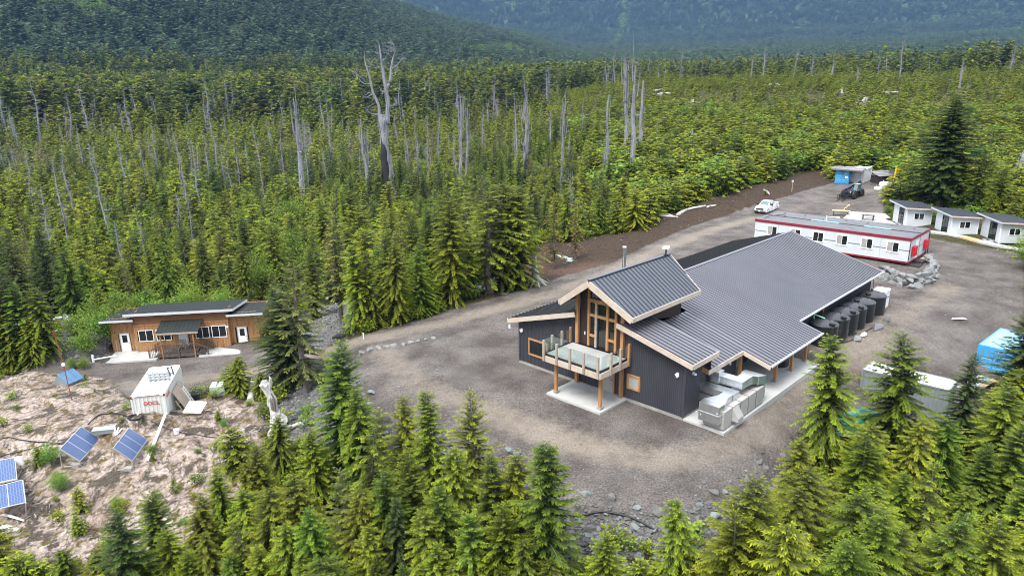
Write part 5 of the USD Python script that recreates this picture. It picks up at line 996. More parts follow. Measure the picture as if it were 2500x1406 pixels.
part(CB, "rear_wall", MB().box(0, XE, 5.9, 6.0, .1, 3.2), "cedar_board"); part(CB, "upper_side", MB().prism([(XM0, FD + .1, 3.2), (XM0, 5.5, 3.2), (XM0, 5.5, zm(5.5) - .2), (XM0, FD + .1, zm(FD) - .1)], (.06, 0, 0)), "cedar_board"); part(CB, "upper_side", MB().prism([(XM1, FD + .1, 3.2), (XM1, 5.5, 3.2), (XM1, 5.5, zm(5.5) - .2), (XM1, FD + .1, zm(FD) - .1)], (-.06, 0, 0)), "cedar_board")
for x, z in ((.4, 1), (2.35, 1)): part(CB, "corner_board", MB().box(x - .06, x + .06, -.08, -.04, .1, 1.5), "grey_timber")
part(CB, "foundation", MB().box(.05, XE - .05, .05, 5.9, -.3, .12).box(XM0 + .1, XM1 - .1, FD + .1, .04, -.3, .13), "dark_interior")
# roofs
roof(CB, [(1.95, -1.0), (12.95, -1.0), (12.95, 5.5), (1.95, 5.5)], lambda x, y: zm(y), cuts(1.95, 12.95, .41), "roof_black", "roof_rib", along="x")
for x0, x1 in ((-.55, 2.75), (12.2, 16.0)): roof(CB, [(x0, -.9), (x1, -.9), (x1, 6.3), (x0, 6.3)], lambda x, y: zw(y), cuts(x0, x1, .41), "roof_black", "roof_rib", along="x")
def fas(p, q, h=.22): part(CB, "fascia_board", MB().beam(p, q, .05, h), "white_paint")
fas((1.93, -1.03, zm(-1) - .14), (12.97, -1.03, zm(-1) - .14), .26); fas((1.92, -1.0, zm(-1) - .14), (1.92, 5.5, zm(5.5) - .14)); fas((12.98, -1.0, zm(-1) - .14), (12.98, 5.5, zm(5.5) - .14))
fas((-.57, -.93, zw(-.9) - .14), (2.78, -.93, zw(-.9) - .14)); fas((12.2, -.93, zw(-.9) - .14), (16.0, -.93, zw(-.9) - .14)); fas((-.58, -.9, zw(-.9) - .14), (-.58, 6.3, zw(6.3) - .14))
part(CB, "soffit", MB().prism([(1.95, -1.0, zm(-1) - .08), (12.95, -1.0, zm(-1) - .08), (12.95, -.5, zm(-.5) - .08), (1.95, -.5, zm(-.5) - .08)], (0, 0, -.03)), "cedar_board")
# windows and doors
for i, (x0, x1, z0, z1) in enumerate(wins):
    w = part(CB, "window", MB().box(x0, (x0 + x1) / 2 - .02, FD - .03, FD + .01, z0, z1), "dark_glass"); part(w, "pane", MB().box((x0 + x1) / 2 + .02, x1, FD - .025, FD + .01, z0, z1), "dark_glass")
    part(w, "frame", MB().box(x0 - .07, x0, FD - .07, FD, z0 - .07, z1 + .07).box(x1, x1 + .07, FD - .07, FD, z0 - .07, z1 + .07).box(x0, x1, FD - .07, FD, z1, z1 + .07).box(x0, x1, FD - .07, FD, z0 - .07, z0).box((x0 + x1) / 2 - .025, (x0 + x1) / 2 + .025, FD - .06, FD, z0, z1), "white_plastic")
def door(x, y, z, glass=True):
    d = part(CB, "door", MB().box(x, x + .9, y - .05, y + .02, z, z + 2.02), "white_plastic")
    part(d, "frame", MB().box(x - .07, x - .002, y - .07, y, z, z + 2.1).box(x + .902, x + .97, y - .07, y, z, z + 2.1).box(x - .002, x + .902, y - .07, y, z + 2.022, z + 2.1), "concrete")
    if glass: part(d, "pane", MB().box(x + .2, x + .7, y - .06, y - .045, z + 1.05, z + 1.85), "dark_glass")
    part(d, "handle", MB().box(x + .8, x + .84, y - .1, y - .05, z + .95, z + 1.05), "dark_steel")
door(.88, 0, .12); door(12.98, 0, .12); door(7.01, FD, .55, False)
part(CB, "lamp", MB().box(12.0, 12.2, FD - .1, FD, 2.35, 2.55), "white_plastic")
# porch
pz, py0, py1, px0, px1 = .50, -2.6, -.6, 5.8, 9.2
for k in range(9): part(CB, "porch_board", MB().box(px0, px1, py0 + k * .222, py0 + k * .222 + .21, pz - .05, pz), "old_deck_wood")
part(CB, "porch_skirt", MB().box(px0, px1, py0 - .04, py0 - .002, .12, pz - .02), "old_deck_wood")
for x in (px0 + .08, 7.5, px1 - .08): part(CB, "porch_post", MB().box(x - .06, x + .06, py0 - .1, py0 + .02, -.15, 1.48 if x == 7.5 else 2.72), "old_deck_wood" if x == 7.5 else "cedar_board")
rl = part(CB, "railing", MB().box(px0, px1, py0 - .12, py0 + .03, 1.48, 1.53), "old_deck_wood"); part(rl, "lower_rail", MB().box(px0, px1, py0 - .06, py0 - .02, .62, .68), "old_deck_wood")
for x in np.arange(px0 + .22, px1 - .1, .15): part(rl, "baluster", MB().box(x - .02, x + .02, py0 - .08, py0 - .04, .62, 1.48), "old_deck_wood")
for sgn, xs in ((-1, px0), (1, px1)):
    xe = xs + sgn * 1.25
    for y in (py0 - .02, py1 - .25):
        part(CB, "stair_stringer", MB().beam((xs, y, .38), (xe, y, -.1), .05, .28, (0, 1, 0) if False else (0, 0, 1)), "old_deck_wood"); r_ = part(CB, "stair_rail", MB().beam((xs, y - .05, 1.50), (xe, y - .05, .98), .12, .05), "old_deck_wood")
        part(r_, "post", MB().box(xe - .05, xe + .05, y - .1, y, -.1, 1.02), "old_deck_wood")
        for t in np.linspace(.12, .9, 7): part(r_, "baluster", MB().box(xs + sgn * 1.25 * t - .02, xs + sgn * 1.25 * t + .02, y - .07, y - .03, .45 - .5 * t, 1.48 - .52 * t), "old_deck_wood")
    for k in range(3): part(CB, "stair_tread", MB().box(min(xs + sgn * (.1 + k * .38), xs + sgn * (.45 + k * .38)), max(xs + sgn * (.1 + k * .38), xs + sgn * (.45 + k * .38)), py0 + .05, py1 - .25, .30 - k * .16, .35 - k * .16), "old_deck_wood")
roof(CB, [(5.5, -2.75), (9.7, -2.75), (9.7, -.58), (5.5, -.58)], lambda x, y: 2.86 + .31 * (y + 2.75), cuts(5.5, 9.7, .42), "roof_black", "roof_rib", "awning_panel", along="x", ribh=.03)
part(CB, "awning_fascia", MB().beam((5.5, -2.78, 2.76), (9.7, -2.78, 2.76), .05, .17), "grey_timber"); part(CB, "awning_beam", MB().box(5.7, 9.4, -2.66, -2.54, 2.58, 2.72), "cedar_board")
def cw(x, y, z): c_, s_ = math.cos(math.radians(7.61)), math.sin(math.radians(7.61)); return (-42.9 + x * c_ - y * s_, 70.34 + x * s_ + y * c_, -6.23 + z)
single("concrete_slab", MB().prism([cw(.3, -3.2, -.3), cw(5.3, -3.05, -.3), cw(5.6, -.4, -.3), cw(.15, -.02, -.3)], (0, 0, .46)), "concrete", kind="structure"); single("concrete_slab", MB().prism([cw(9.5, -2.95, -.3), cw(15.4, -2.9, -.3), cw(15.4, -.02, -.3), cw(9.3, -.4, -.3)], (0, 0, .46)), "concrete", kind="structure")
q = cw(7.5, -1.3, .5); ch = thing("porch_chair", "slatted pale chair on the cedar cabin's porch", "chair", q, math.radians(10))
for k in range(5): part(ch, "back_slat", MB().box(-.4 + k * .165, -.28 + k * .165, .12, .16, .42, 1.0), "grey_timber")
part(ch, "seat", MB().box(-.4, .4, -.4, .12, .38, .43), "grey_timber")
for x in (-.36, .36):
    for y in (-.36, .1): part(ch, "leg", MB().box(x - .03, x + .03, y - .03, y + .03, 0, .38), "grey_timber")

# ---------------------------------------------------------------- on and beside the weathered container
ccA = math.radians(13.4); cs_, ss_ = math.cos(ccA), math.sin(ccA)
def oc(x, y, z): return (-29.38 + x * cs_ - y * ss_, 49.07 + x * ss_ + y * cs_, -4.2 + z)
pal = thing("aluminium_rack", "white aluminium rails and dark frame lying on the weathered container roof", "rack", oc(.1, 2.6, 2.60), ccA)
for k in range(5): part(pal, "rail", MB().beam((.15 + .38 * k, 1.9 - .05 * k, .08), (.75 + .35 * k, .1, .08), .15, .12), "grey_container")
for k in range(3): part(pal, "cross_bar", MB().beam((.2 + .1 * k, 1.7 - .6 * k, .03), (2.1, 1.6 - .55 * k, .03), .12, .06), "cabinet_grey")
part(pal, "dark_frame", MB().beam((1.5, 2.6, .06), (2.05, 1.0, .06), .1, .06).beam((1.8, 2.7, .06), (2.25, 1.2, .06), .1, .06).beam((1.35, 2.5, .1), (1.85, 2.8, .1), .1, .06), "dark_steel")
bd = thing("leaning_board", "brown plywood board leaning against the weathered container's right side", "board", oc(2.5, 2.2, 0), ccA)
part(bd, "sheet", MB().hexa([(1.05, -.5, .0), (1.09, -.5, .02), (1.09, 2.0, .02), (1.05, 2.0, .0), (.05, -.5, 1.9), (.09, -.5, 1.92), (.09, 2.0, 1.92), (.05, 2.0, 1.9)]), "plywood"); part(bd, "edge_batten", MB().beam((.8, -.62, .0), (.25, -.62, 1.2), .12, .06), "lumber")
ld = thing("ladder", "grey aluminium ladder leaning on the brown plywood board", "ladder", oc(2.5, 2.2, 0), ccA)
for y in (.1, .55): part(ld, "rail", MB().beam((1.75, y - .5, .0), (.55, y + .5, 1.75), .06, .08), "aluminium")
for k in range(9): t = (k + .5) / 9; part(ld, "rung", MB().beam((1.75 - 1.2 * t, .1 - .5 + t, 1.75 * t), (1.75 - 1.2 * t, .55 - .5 + t, 1.75 * t), .04, .04), "aluminium")
q = gp(477, 977); bk = thing("bucket", "black square bucket on pink rock right of the weathered container", "bucket", q, .2)
part(bk, "tub", MB().hexa([(-.28, -.24, 0), (.28, -.24, 0), (.28, .24, 0), (-.28, .24, 0), (-.36, -.3, .62), (.36, -.3, .62), (.36, .3, .62), (-.36, .3, .62)]), "black_plastic"); part(bk, "mouth", MB().box(-.3, .3, -.25, .25, .621, .63), "dark_interior"); part(bk, "rim", MB().box(-.39, .39, -.33, -.30, .58, .64).box(-.39, .39, .30, .33, .58, .64).box(-.39, -.36, -.3, .3, .58, .64).box(.36, .39, -.3, .3, .58, .64), "black_plastic")
q = gp(535, 962); cbk = thing("concrete_block", "pale concrete block beside the yellow green shrub on the lane", "concrete block", q, .15)
part(cbk, "block", MB().box(-.6, .6, -.45, .45, 0, .85), "lid_green"); part(cbk, "ridge", MB().box(-.5, -.1, -.35, .35, .85, 1.0).box(.1, .5, -.35, .35, .85, 1.0), "white_membrane")
# ---------------------------------------------------------------- solar arrays
def array(label, C, n, split="v", white=None, group=None):
    """C: four corners in order (front-left, front-right, back-right, back-left); n panels side by side from the first edge to the opposite one"""
    C = [np.array(c, float) for c in C]; nn = np.cross(C[1] - C[0], C[3] - C[0]); nn /= np.linalg.norm(nn)
    t = thing("solar_array", label, "solar panels", (0, 0, 0), 0, group)
    for k in range(n):
        a0, a1 = k / n, (k + 1) / n
        q = [C[0] + (C[3] - C[0]) * a0, C[1] + (C[2] - C[1]) * a0, C[1] + (C[2] - C[1]) * a1, C[0] + (C[3] - C[0]) * a1]
        ctr = sum(q) / 4
        def inset(p, d): v = p - ctr; return ctr + v * (1 - d)
        p_ = part(t, "panel", MB().prism(q, -nn * .04), "aluminium")
        cell = [inset(p, .045) + nn * .004 for p in q]; W0, H0 = np.linalg.norm(q[1] - q[0]), np.linalg.norm(q[3] - q[0])
        pt = numbered(p_, "cells"); usdkit.mesh(stage, pt, (np.array(cell), np.array([[0, 1, 2, 3]])), LOOK["solar_cells"], uv=np.array([(0, 0), (W0, 0), (W0, H0), (0, H0)]))
    for p, q in ((0, 1), (3, 2)):
        part(t, "cross_rail", MB().beam(C[p] - nn * .08, C[q] - nn * .08, .06, .06), "aluminium")
    for a in (0, 1, 2, 3):
        g = gz(C[a][0], C[a][1]); foot = np.array([C[a][0] - .12, C[a][1] - .05, min(g, C[a][2] - .1)])
        part(t, "leg", MB().tube([C[a] - nn * .06, foot], .03, 6), "aluminium")
    g0 = np.array([C[0][0], C[0][1], gz(C[0][0], C[0][1]) + .06]); g1 = np.array([C[1][0], C[1][1], gz(C[1][0], C[1][1]) + .06]); part(t, "base_rail", MB().beam(g0, g1, .06, .06), "aluminium"); part(t, "ballast_block", MB().box(g1[0] - .6, g1[0] - .1, g1[1] - .2, g1[1] + .2, g1[2] - .15, g1[2] + .15), "concrete_skirt")
    return t
g_c = lambda x, y: (x / 2.672, 880 + y / 2.672)
def cor(q): return [at(*g_c(x, y), z) for x, y, z in q]
array("tilted three panel solar array, left of the pair on the pink rock", cor([(390, 572, -3.3), (525, 655, -4.45), (655, 512, -4.2), (527, 428, -3.05)]), 3)
array("tilted three panel solar array, paler right one of the pair, next to white pipes", cor([(738, 567, -2.75), (865, 652, -3.85), (963, 515, -3.6), (838, 437, -2.5)]), 3)
A = cor([(-70, 660, -4.3), (-60, 805, -4.75), (112, 770, -4.65), (97, 628, -4.2)]); array("upper solar array cut by the left edge of the view", [A[1], A[2], A[3], A[0]][::1], 1)
A = cor([(-60, 828, -4.7), (-50, 975, -5.15), (166, 925, -5.05), (146, 775, -4.6)]); array("lower two panel solar array cut by the left edge of the view", [A[0], A[1], A[2], A[3]], 2)
q = at(*g_c(126, 652), -4.4); jb = thing("junction_box", "white electrical box on the edge of the upper left solar array", "electrical box", q, .3); part(jb, "case", MB().box(-.22, .22, -.14, .14, -.28, .28), "white_plastic"); part(jb, "lid", MB().box(-.24, .24, -.16, -.141, -.3, .3), "white_container"); part(jb, "conduit", MB().tube([(0, 0, -.28), (0, .05, -.8)], .03, 6), "grey_container")
# loose white pipes
def pipes(label, specs, r=.05, name="white_pipes", m="white_plastic"):
    t = thing(name, label, "pipes", (0, 0, 0))
    for a, b in specs: part(t, "pipe", MB().tube([gp(*a, .14), gp(*b, .18)], r, 8), m, smooth=40)
pipes("bundle of long thin white pipes lying on the rock right of the solar arrays", [((357, 1130), (406, 1018)), ((363, 1131), (409, 1018)), ((374, 1092), (403, 1030))])
pipes("short white pipes piled between the two tilted solar arrays", [((284, 1072), (292, 1054)), ((288, 1073), (299, 1053)), ((281, 1066), (283, 1056))], .06)
q = gp(478, 1012); wp2 = thing("ribbed_sheet", "white ribbed sheet propped on the rock above the cable and pipes", "panel", (q[0], q[1], q[2]), -.1)
for k in range(6): part(wp2, "slat", MB().hexa([(-.75 + k * .25, -.5, .3), (-.51 + k * .25, -.5, .3), (-.51 + k * .25, .6, .75), (-.75 + k * .25, .6, .75), (-.75 + k * .25, -.5, .35), (-.51 + k * .25, -.5, .35), (-.51 + k * .25, .6, .8), (-.75 + k * .25, .6, .8)]), "white_plastic")
part(wp2, "stand", MB().tube([(0, .3, .6), (0, .3, -.1)], .05, 6), "dark_steel"); part(wp2, "seam", MB().beam((0, -.52, .37), (0, .62, .82), .03, .02), "cabinet_grey")
q = gp(432, 1060); wb = thing("white_bucket", "small white bucket on pale rock right of the long pipes", "bucket", q); part(wb, "tub", MB().lathe([(.16, 0), (.2, .36), (.18, .36), (.0, .1)], 14), "white_plastic", smooth=40); part(wb, "rim", MB().lathe([(.2, .33), (.22, .34), (.22, .37), (.2, .37)], 14), "white_plastic")
q = gp(262, 1058); gb_ = thing("grey_box", "low grey box with lid lying above the left tilted solar array", "box", q, .2); part(gb_, "case", MB().box(-.9, .7, -.3, .3, 0, .3), "grey_container"); part(gb_, "lid", MB().box(-.92, .72, -.32, .32, .3, .35), "lid_green")
# blue covered hatch and thin mast
q = gp(165, 932); hx = thing("blue_hatch", "small blue roofed shelter lying on the outcrop beside the lane", "shelter", (q[0], q[1], q[2]), math.radians(-20))
part(hx, "body", MB().prism([(-1.0, -.8, 0), (1.0, -.8, 0), (1.0, -.8, .2), (-.0, -.8, .95)], (0, 1.6, 0)), "grey_container")
for k in range(3): part(hx, "roof_panel", MB().prism([(-.05 + .0, -.85 + k * .57, 1.02), (1.12, -.85 + k * .57, .2), (1.12, -.31 + k * .57, .2), (-.05, -.31 + k * .57, 1.02)], (.03, 0, .04)), "dull_blue")
q = gp(176, 978); ms = thing("mast", "thin rusty mast leaning beside the blue roofed shelter", "mast", q); part(ms, "pole", MB().tube([(0, 0, -.2), (-.25, .2, 3.4), (-.55, .3, 6.2)], .04, 6), "rust"); part(ms, "lamp_head", MB().lathe([(.05, 3.1), (.13, 3.15), (.13, 3.35), (0, 3.42)], 8, (-.25, .2, 0)), "white_plastic"); part(ms, "red_top", MB().tube([(-.5, .29, 5.7), (-.56, .3, 6.3)], .05, 6), "maroon"); part(ms, "stay", MB().tube([(0, 0, .1), (3.9, .8, 1.0)], .035, 5), "dark_steel")
# satellite dish on the bank left of the cabin
q = gp(158, 806); sdh = thing("satellite_dish", "grey satellite dish on a crooked white pole left of the cedar cabin", "satellite dish", q)
dm = MB().lathe([(0, -.1), (.3, -.04), (.5, .06), (.52, .09), (.3, .0), (0, -.06)], 18); ta = math.radians(70); dm.v = [v @ np.array([[math.cos(ta), 0, -math.sin(ta)], [0, 1, 0], [math.sin(ta), 0, math.cos(ta)]]) * [1, .85, 1] + [.35, 0, 1.5] for v in dm.v]
part(sdh, "reflector", dm, "aluminium", smooth=40); part(sdh, "pole", MB().tube([(.2, 0, -.1), (.25, 0, 1.4)], .05, 7), "grey_timber"); part(sdh, "feed_arm", MB().tube([(.5, -.1, 1.2), (1.2, -.3, 1.45)], .03, 5), "aluminium"); part(sdh, "receiver", MB().box(1.15, 1.4, -.4, -.22, 1.38, 1.52), "white_plastic"); part(sdh, "white_pipe", MB().tube([(-.1, .1, 1.5), (-.6, .0, 1.55), (-1.0, -.1, 1.25)], .13, 8), "white_plastic", smooth=40)
q = gp(229, 886); vp = thing("vent_pipe", "short white pipe at the edge of the slab left of the cedar cabin", "pipe", q); part(vp, "upright", MB().tube([(0, 0, -.1), (0, 0, .75)], .11, 8), "white_plastic", smooth=40); part(vp, "run", MB().tube([(.1, 0, .25), (1.9, .9, .3)], .07, 7), "white_plastic", smooth=40)
# ---------------------------------------------------------------- weathered wood
def trunk_mesh(P, R, n=9, seed=0, rough=.18):
    """gnarled tapered trunk with hollows along the way P"""
    P = np.asarray(P, float); k = len(P); tt = np.linspace(0, 1, k * 4); PP = np.stack([np.interp(tt, np.linspace(0, 1, k), P[:, i]) for i in range(3)], 1); RR_ = np.interp(tt, np.linspace(0, 1, k), R)
    mb = MB().tube(PP, RR_, n); v, f = mb.get(); c = np.repeat(PP, n, 0); d = v[:len(c)] - c
    nz = meshkit.fbm(np.c_[d / (RR_.repeat(n)[:, None] + 1e-6) * 1.3, ] + np.c_[0 * c[:, :2], c[:, 2:] * .5] + seed * 3.1, 3, seed)
    v[:len(c)] = c + d * (1 + (nz[:, None] - .5) * 2 * rough); return v, f
q = gp(672, 1062); st = thing("bleached_stump", "tall bleached white stump with broken top beside the lane", "stump", q)
part(st, "trunk", trunk_mesh([(.1, 0, -.5), (.12, .05, .4), (.30, .0, 1.0), (.10, .1, 1.6), (-.02, .1, 2.3), (.06, .1, 2.9), (-.16, .05, 3.5), (-.34, .1, 4.0), (-.36, .1, 4.35)], [.62, .66, .70, .40, .27, .30, .24, .30, .16], 15, 3, .95), "driftwood", smooth=30)
part(st, "spike", trunk_mesh([(-.12, .1, 3.5), (.06, .14, 4.1), (.10, .1, 4.5), (.02, .1, 4.72)], [.16, .15, .09, .02], 7, 4, .7), "driftwood"); part(st, "knot", trunk_mesh([(-.2, .0, 3.9), (-.55, -.05, 4.05), (-.72, -.05, 4.0)], [.2, .16, .05], 7, 5, .7), "driftwood"); part(st, "knot", trunk_mesh([(.25, -.1, 1.4), (.55, -.2, 1.75), (.62, -.2, 2.1)], [.2, .13, .03], 7, 15, .7), "driftwood"); part(st, "bark_strip", trunk_mesh([(.28, -.18, 2.0), (.24, -.12, 2.8), (.08, -.1, 3.4)], [.10, .13, .05], 7, 17, .5), "bark")
part(st, "root", trunk_mesh([(.3, -.1, .5), (1.0, -.3, .7), (1.4, -.3, .9)], [.3, .2, .08], 7, 6), "driftwood"); part(st, "hollow", trunk_mesh([(.16, -.12, 1.7), (.14, -.08, 2.4), (.05, -.05, 3.1)], [.16, .2, .1], 6, 7), "bark")
def log(label, a, b, r, m="driftwood", group=None, lift=.1, end=None):
    A, B = gp(*a), gp(*b); A = A + [0, 0, lift]; B = B + [0, 0, lift + (end or 0)]; single("log", trunk_mesh([A, (A * 2 + B) / 3 + [0, 0, .05], (A + 2 * B) / 3 + [.05, 0, .02], B], [r, r * .95, r * .8, r * .6], 8, int(a[0]) % 17, .2), m, label, "log", group, smooth=50)
log("pale log lying on grey rubble right of the bleached stump", (700, 1056), (752, 1030), .16); log("bleached log pointing up the bank left of the cedar cabin", (104, 862), (145, 815), .17, end=.6)
log("silvery log at the lower left corner below the solar arrays", (0, 1293), (47, 1300), .24); log("silvery branch at the left edge beneath the lower solar array", (10, 1262), (60, 1275), .1)
log("bleached log end among the shrubs left of the lower conifers", (565, 1104), (604, 1086), .34, lift=.3); log("grey split stump wood behind the shrub beside the stump", (612, 982), (620, 950), .3, end=.7)
for i, (a, b, r) in enumerate((((1596, 520), (1640, 528), .28), ((1655, 527), (1675, 514), .32), ((1675, 514), (1722, 505), .2), ((1610, 530), (1655, 532), .2), ((1725, 508), (1748, 503), .18))): log("bleached log in the row along the far edge of the dark soil", a, b, r, group="bleached logs edging the dark soil")
log("fallen white log in the dark soil beside the small green sign", (1866, 466), (1878, 476), .22)
# root plate stump by the lane, and small driftwood litter
for i, (u, v, s_) in enumerate(((885, 862, .5), (905, 856, .7), (925, 852, .45), (945, 848, .4), (962, 846, .5), (985, 842, .45), (1003, 838, .35), (1022, 834, .4), (1040, 831, .3), (1058, 829, .35))):
    q = gp(u, v); single("boulder", placed(stone(340 + i, 1.3, .8, .6), (q[0], q[1], q[2] + .06), s_ * .8, i), "pale_stone", "pale stone in the row of stones along the inner edge of the lane", "boulder", "stones lining the lane")
q = gp(1308, 694); rs = thing("root_stump", "bleached stump with spread roots beside the gravel lane under conifers", "stump", q)
part(rs, "trunk", trunk_mesh([(0, 0, -.2), (0, 0, .8), (-.1, .05, 2.0), (-.15, .1, 3.6)], [.5, .38, .3, .16], 9, 9, .4), "driftwood", smooth=50)
for k, a in enumerate((-.6, .2, 3.6, -2.0, -1.3)): part(rs, "root", trunk_mesh([(.2 * math.cos(a), .2 * math.sin(a), .7), (.8 * math.cos(a), .8 * math.sin(a), .35), (1.5 * math.cos(a), 1.5 * math.sin(a), -.05)], [.2, .14, .05], 6, 11 + k), "driftwood")
LIT = []
for k in range(5):
    r = np.random.default_rng(60 + k); pts_ = np.c_[np.linspace(-.5, .5, 4), r.normal(0, .06, 4), r.normal(.05, .04, 4)]; LIT.append([("stick", MB().tube(pts_, np.array([.09, .075, .05, .015]) * r.uniform(.6, 1.2), 5).get(), "litter_wood", False, None)])
P = scatter(900, np.clip(SM["rock"] * .35 + SM["lbank"] * .6 + SM["soil"] * .12 + .25 * SM["rubble"], 0, 1), (-70, 60, 22, 130), 11); P2 = np.array([gp(700 + 60 * rng.normal(), 1050 + 50 * rng.normal()) for _ in range(160)] + [gp(60 + 60 * rng.normal(), 1250 + 40 * rng.normal()) for _ in range(90)] + [gp(1250 + 90 * rng.normal(), 680 + 12 * rng.normal()) for _ in range(60)])
P = np.vstack([P, P2]); instancer("driftwood_litter", LIT, P + [0, 0, .04], rng.integers(0, 5, len(P)), .12 + .75 * rng.uniform(size=len(P)) ** 3, rng.uniform(0, 6.28, len(P)), "bleached sticks and wood chips strewn over rock and soil", "driftwood", tilt=rng.uniform(-.3, .3, len(P)))
# ---------------------------------------------------------------- foliage
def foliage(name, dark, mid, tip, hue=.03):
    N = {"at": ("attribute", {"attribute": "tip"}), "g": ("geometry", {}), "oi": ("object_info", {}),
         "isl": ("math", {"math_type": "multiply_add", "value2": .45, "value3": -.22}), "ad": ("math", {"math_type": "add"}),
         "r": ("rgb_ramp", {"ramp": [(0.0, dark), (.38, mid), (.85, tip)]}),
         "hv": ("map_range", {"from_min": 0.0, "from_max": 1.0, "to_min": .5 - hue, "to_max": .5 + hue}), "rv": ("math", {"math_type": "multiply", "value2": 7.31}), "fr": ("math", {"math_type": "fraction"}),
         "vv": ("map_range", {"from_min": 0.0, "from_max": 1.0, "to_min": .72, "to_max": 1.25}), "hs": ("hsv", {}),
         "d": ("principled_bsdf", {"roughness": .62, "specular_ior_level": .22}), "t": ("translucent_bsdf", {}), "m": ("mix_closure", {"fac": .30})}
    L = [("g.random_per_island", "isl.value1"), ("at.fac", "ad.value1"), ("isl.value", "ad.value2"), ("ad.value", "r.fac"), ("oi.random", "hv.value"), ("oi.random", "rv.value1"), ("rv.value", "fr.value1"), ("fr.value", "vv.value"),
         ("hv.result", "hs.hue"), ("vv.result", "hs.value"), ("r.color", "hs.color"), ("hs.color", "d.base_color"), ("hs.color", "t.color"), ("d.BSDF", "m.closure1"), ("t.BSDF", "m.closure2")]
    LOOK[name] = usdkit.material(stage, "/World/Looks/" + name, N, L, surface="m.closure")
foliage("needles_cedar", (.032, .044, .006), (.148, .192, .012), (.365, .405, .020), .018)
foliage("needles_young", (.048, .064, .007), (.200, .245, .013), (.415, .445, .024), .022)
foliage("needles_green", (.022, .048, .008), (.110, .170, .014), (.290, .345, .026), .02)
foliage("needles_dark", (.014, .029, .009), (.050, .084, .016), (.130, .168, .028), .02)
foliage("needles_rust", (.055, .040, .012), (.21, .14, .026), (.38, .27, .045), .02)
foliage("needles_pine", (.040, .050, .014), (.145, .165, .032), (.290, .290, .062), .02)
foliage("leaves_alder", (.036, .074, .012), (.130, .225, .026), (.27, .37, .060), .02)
foliage("needles_far", (.026, .050, .030), (.092, .148, .076), (.195, .240, .115), .035)

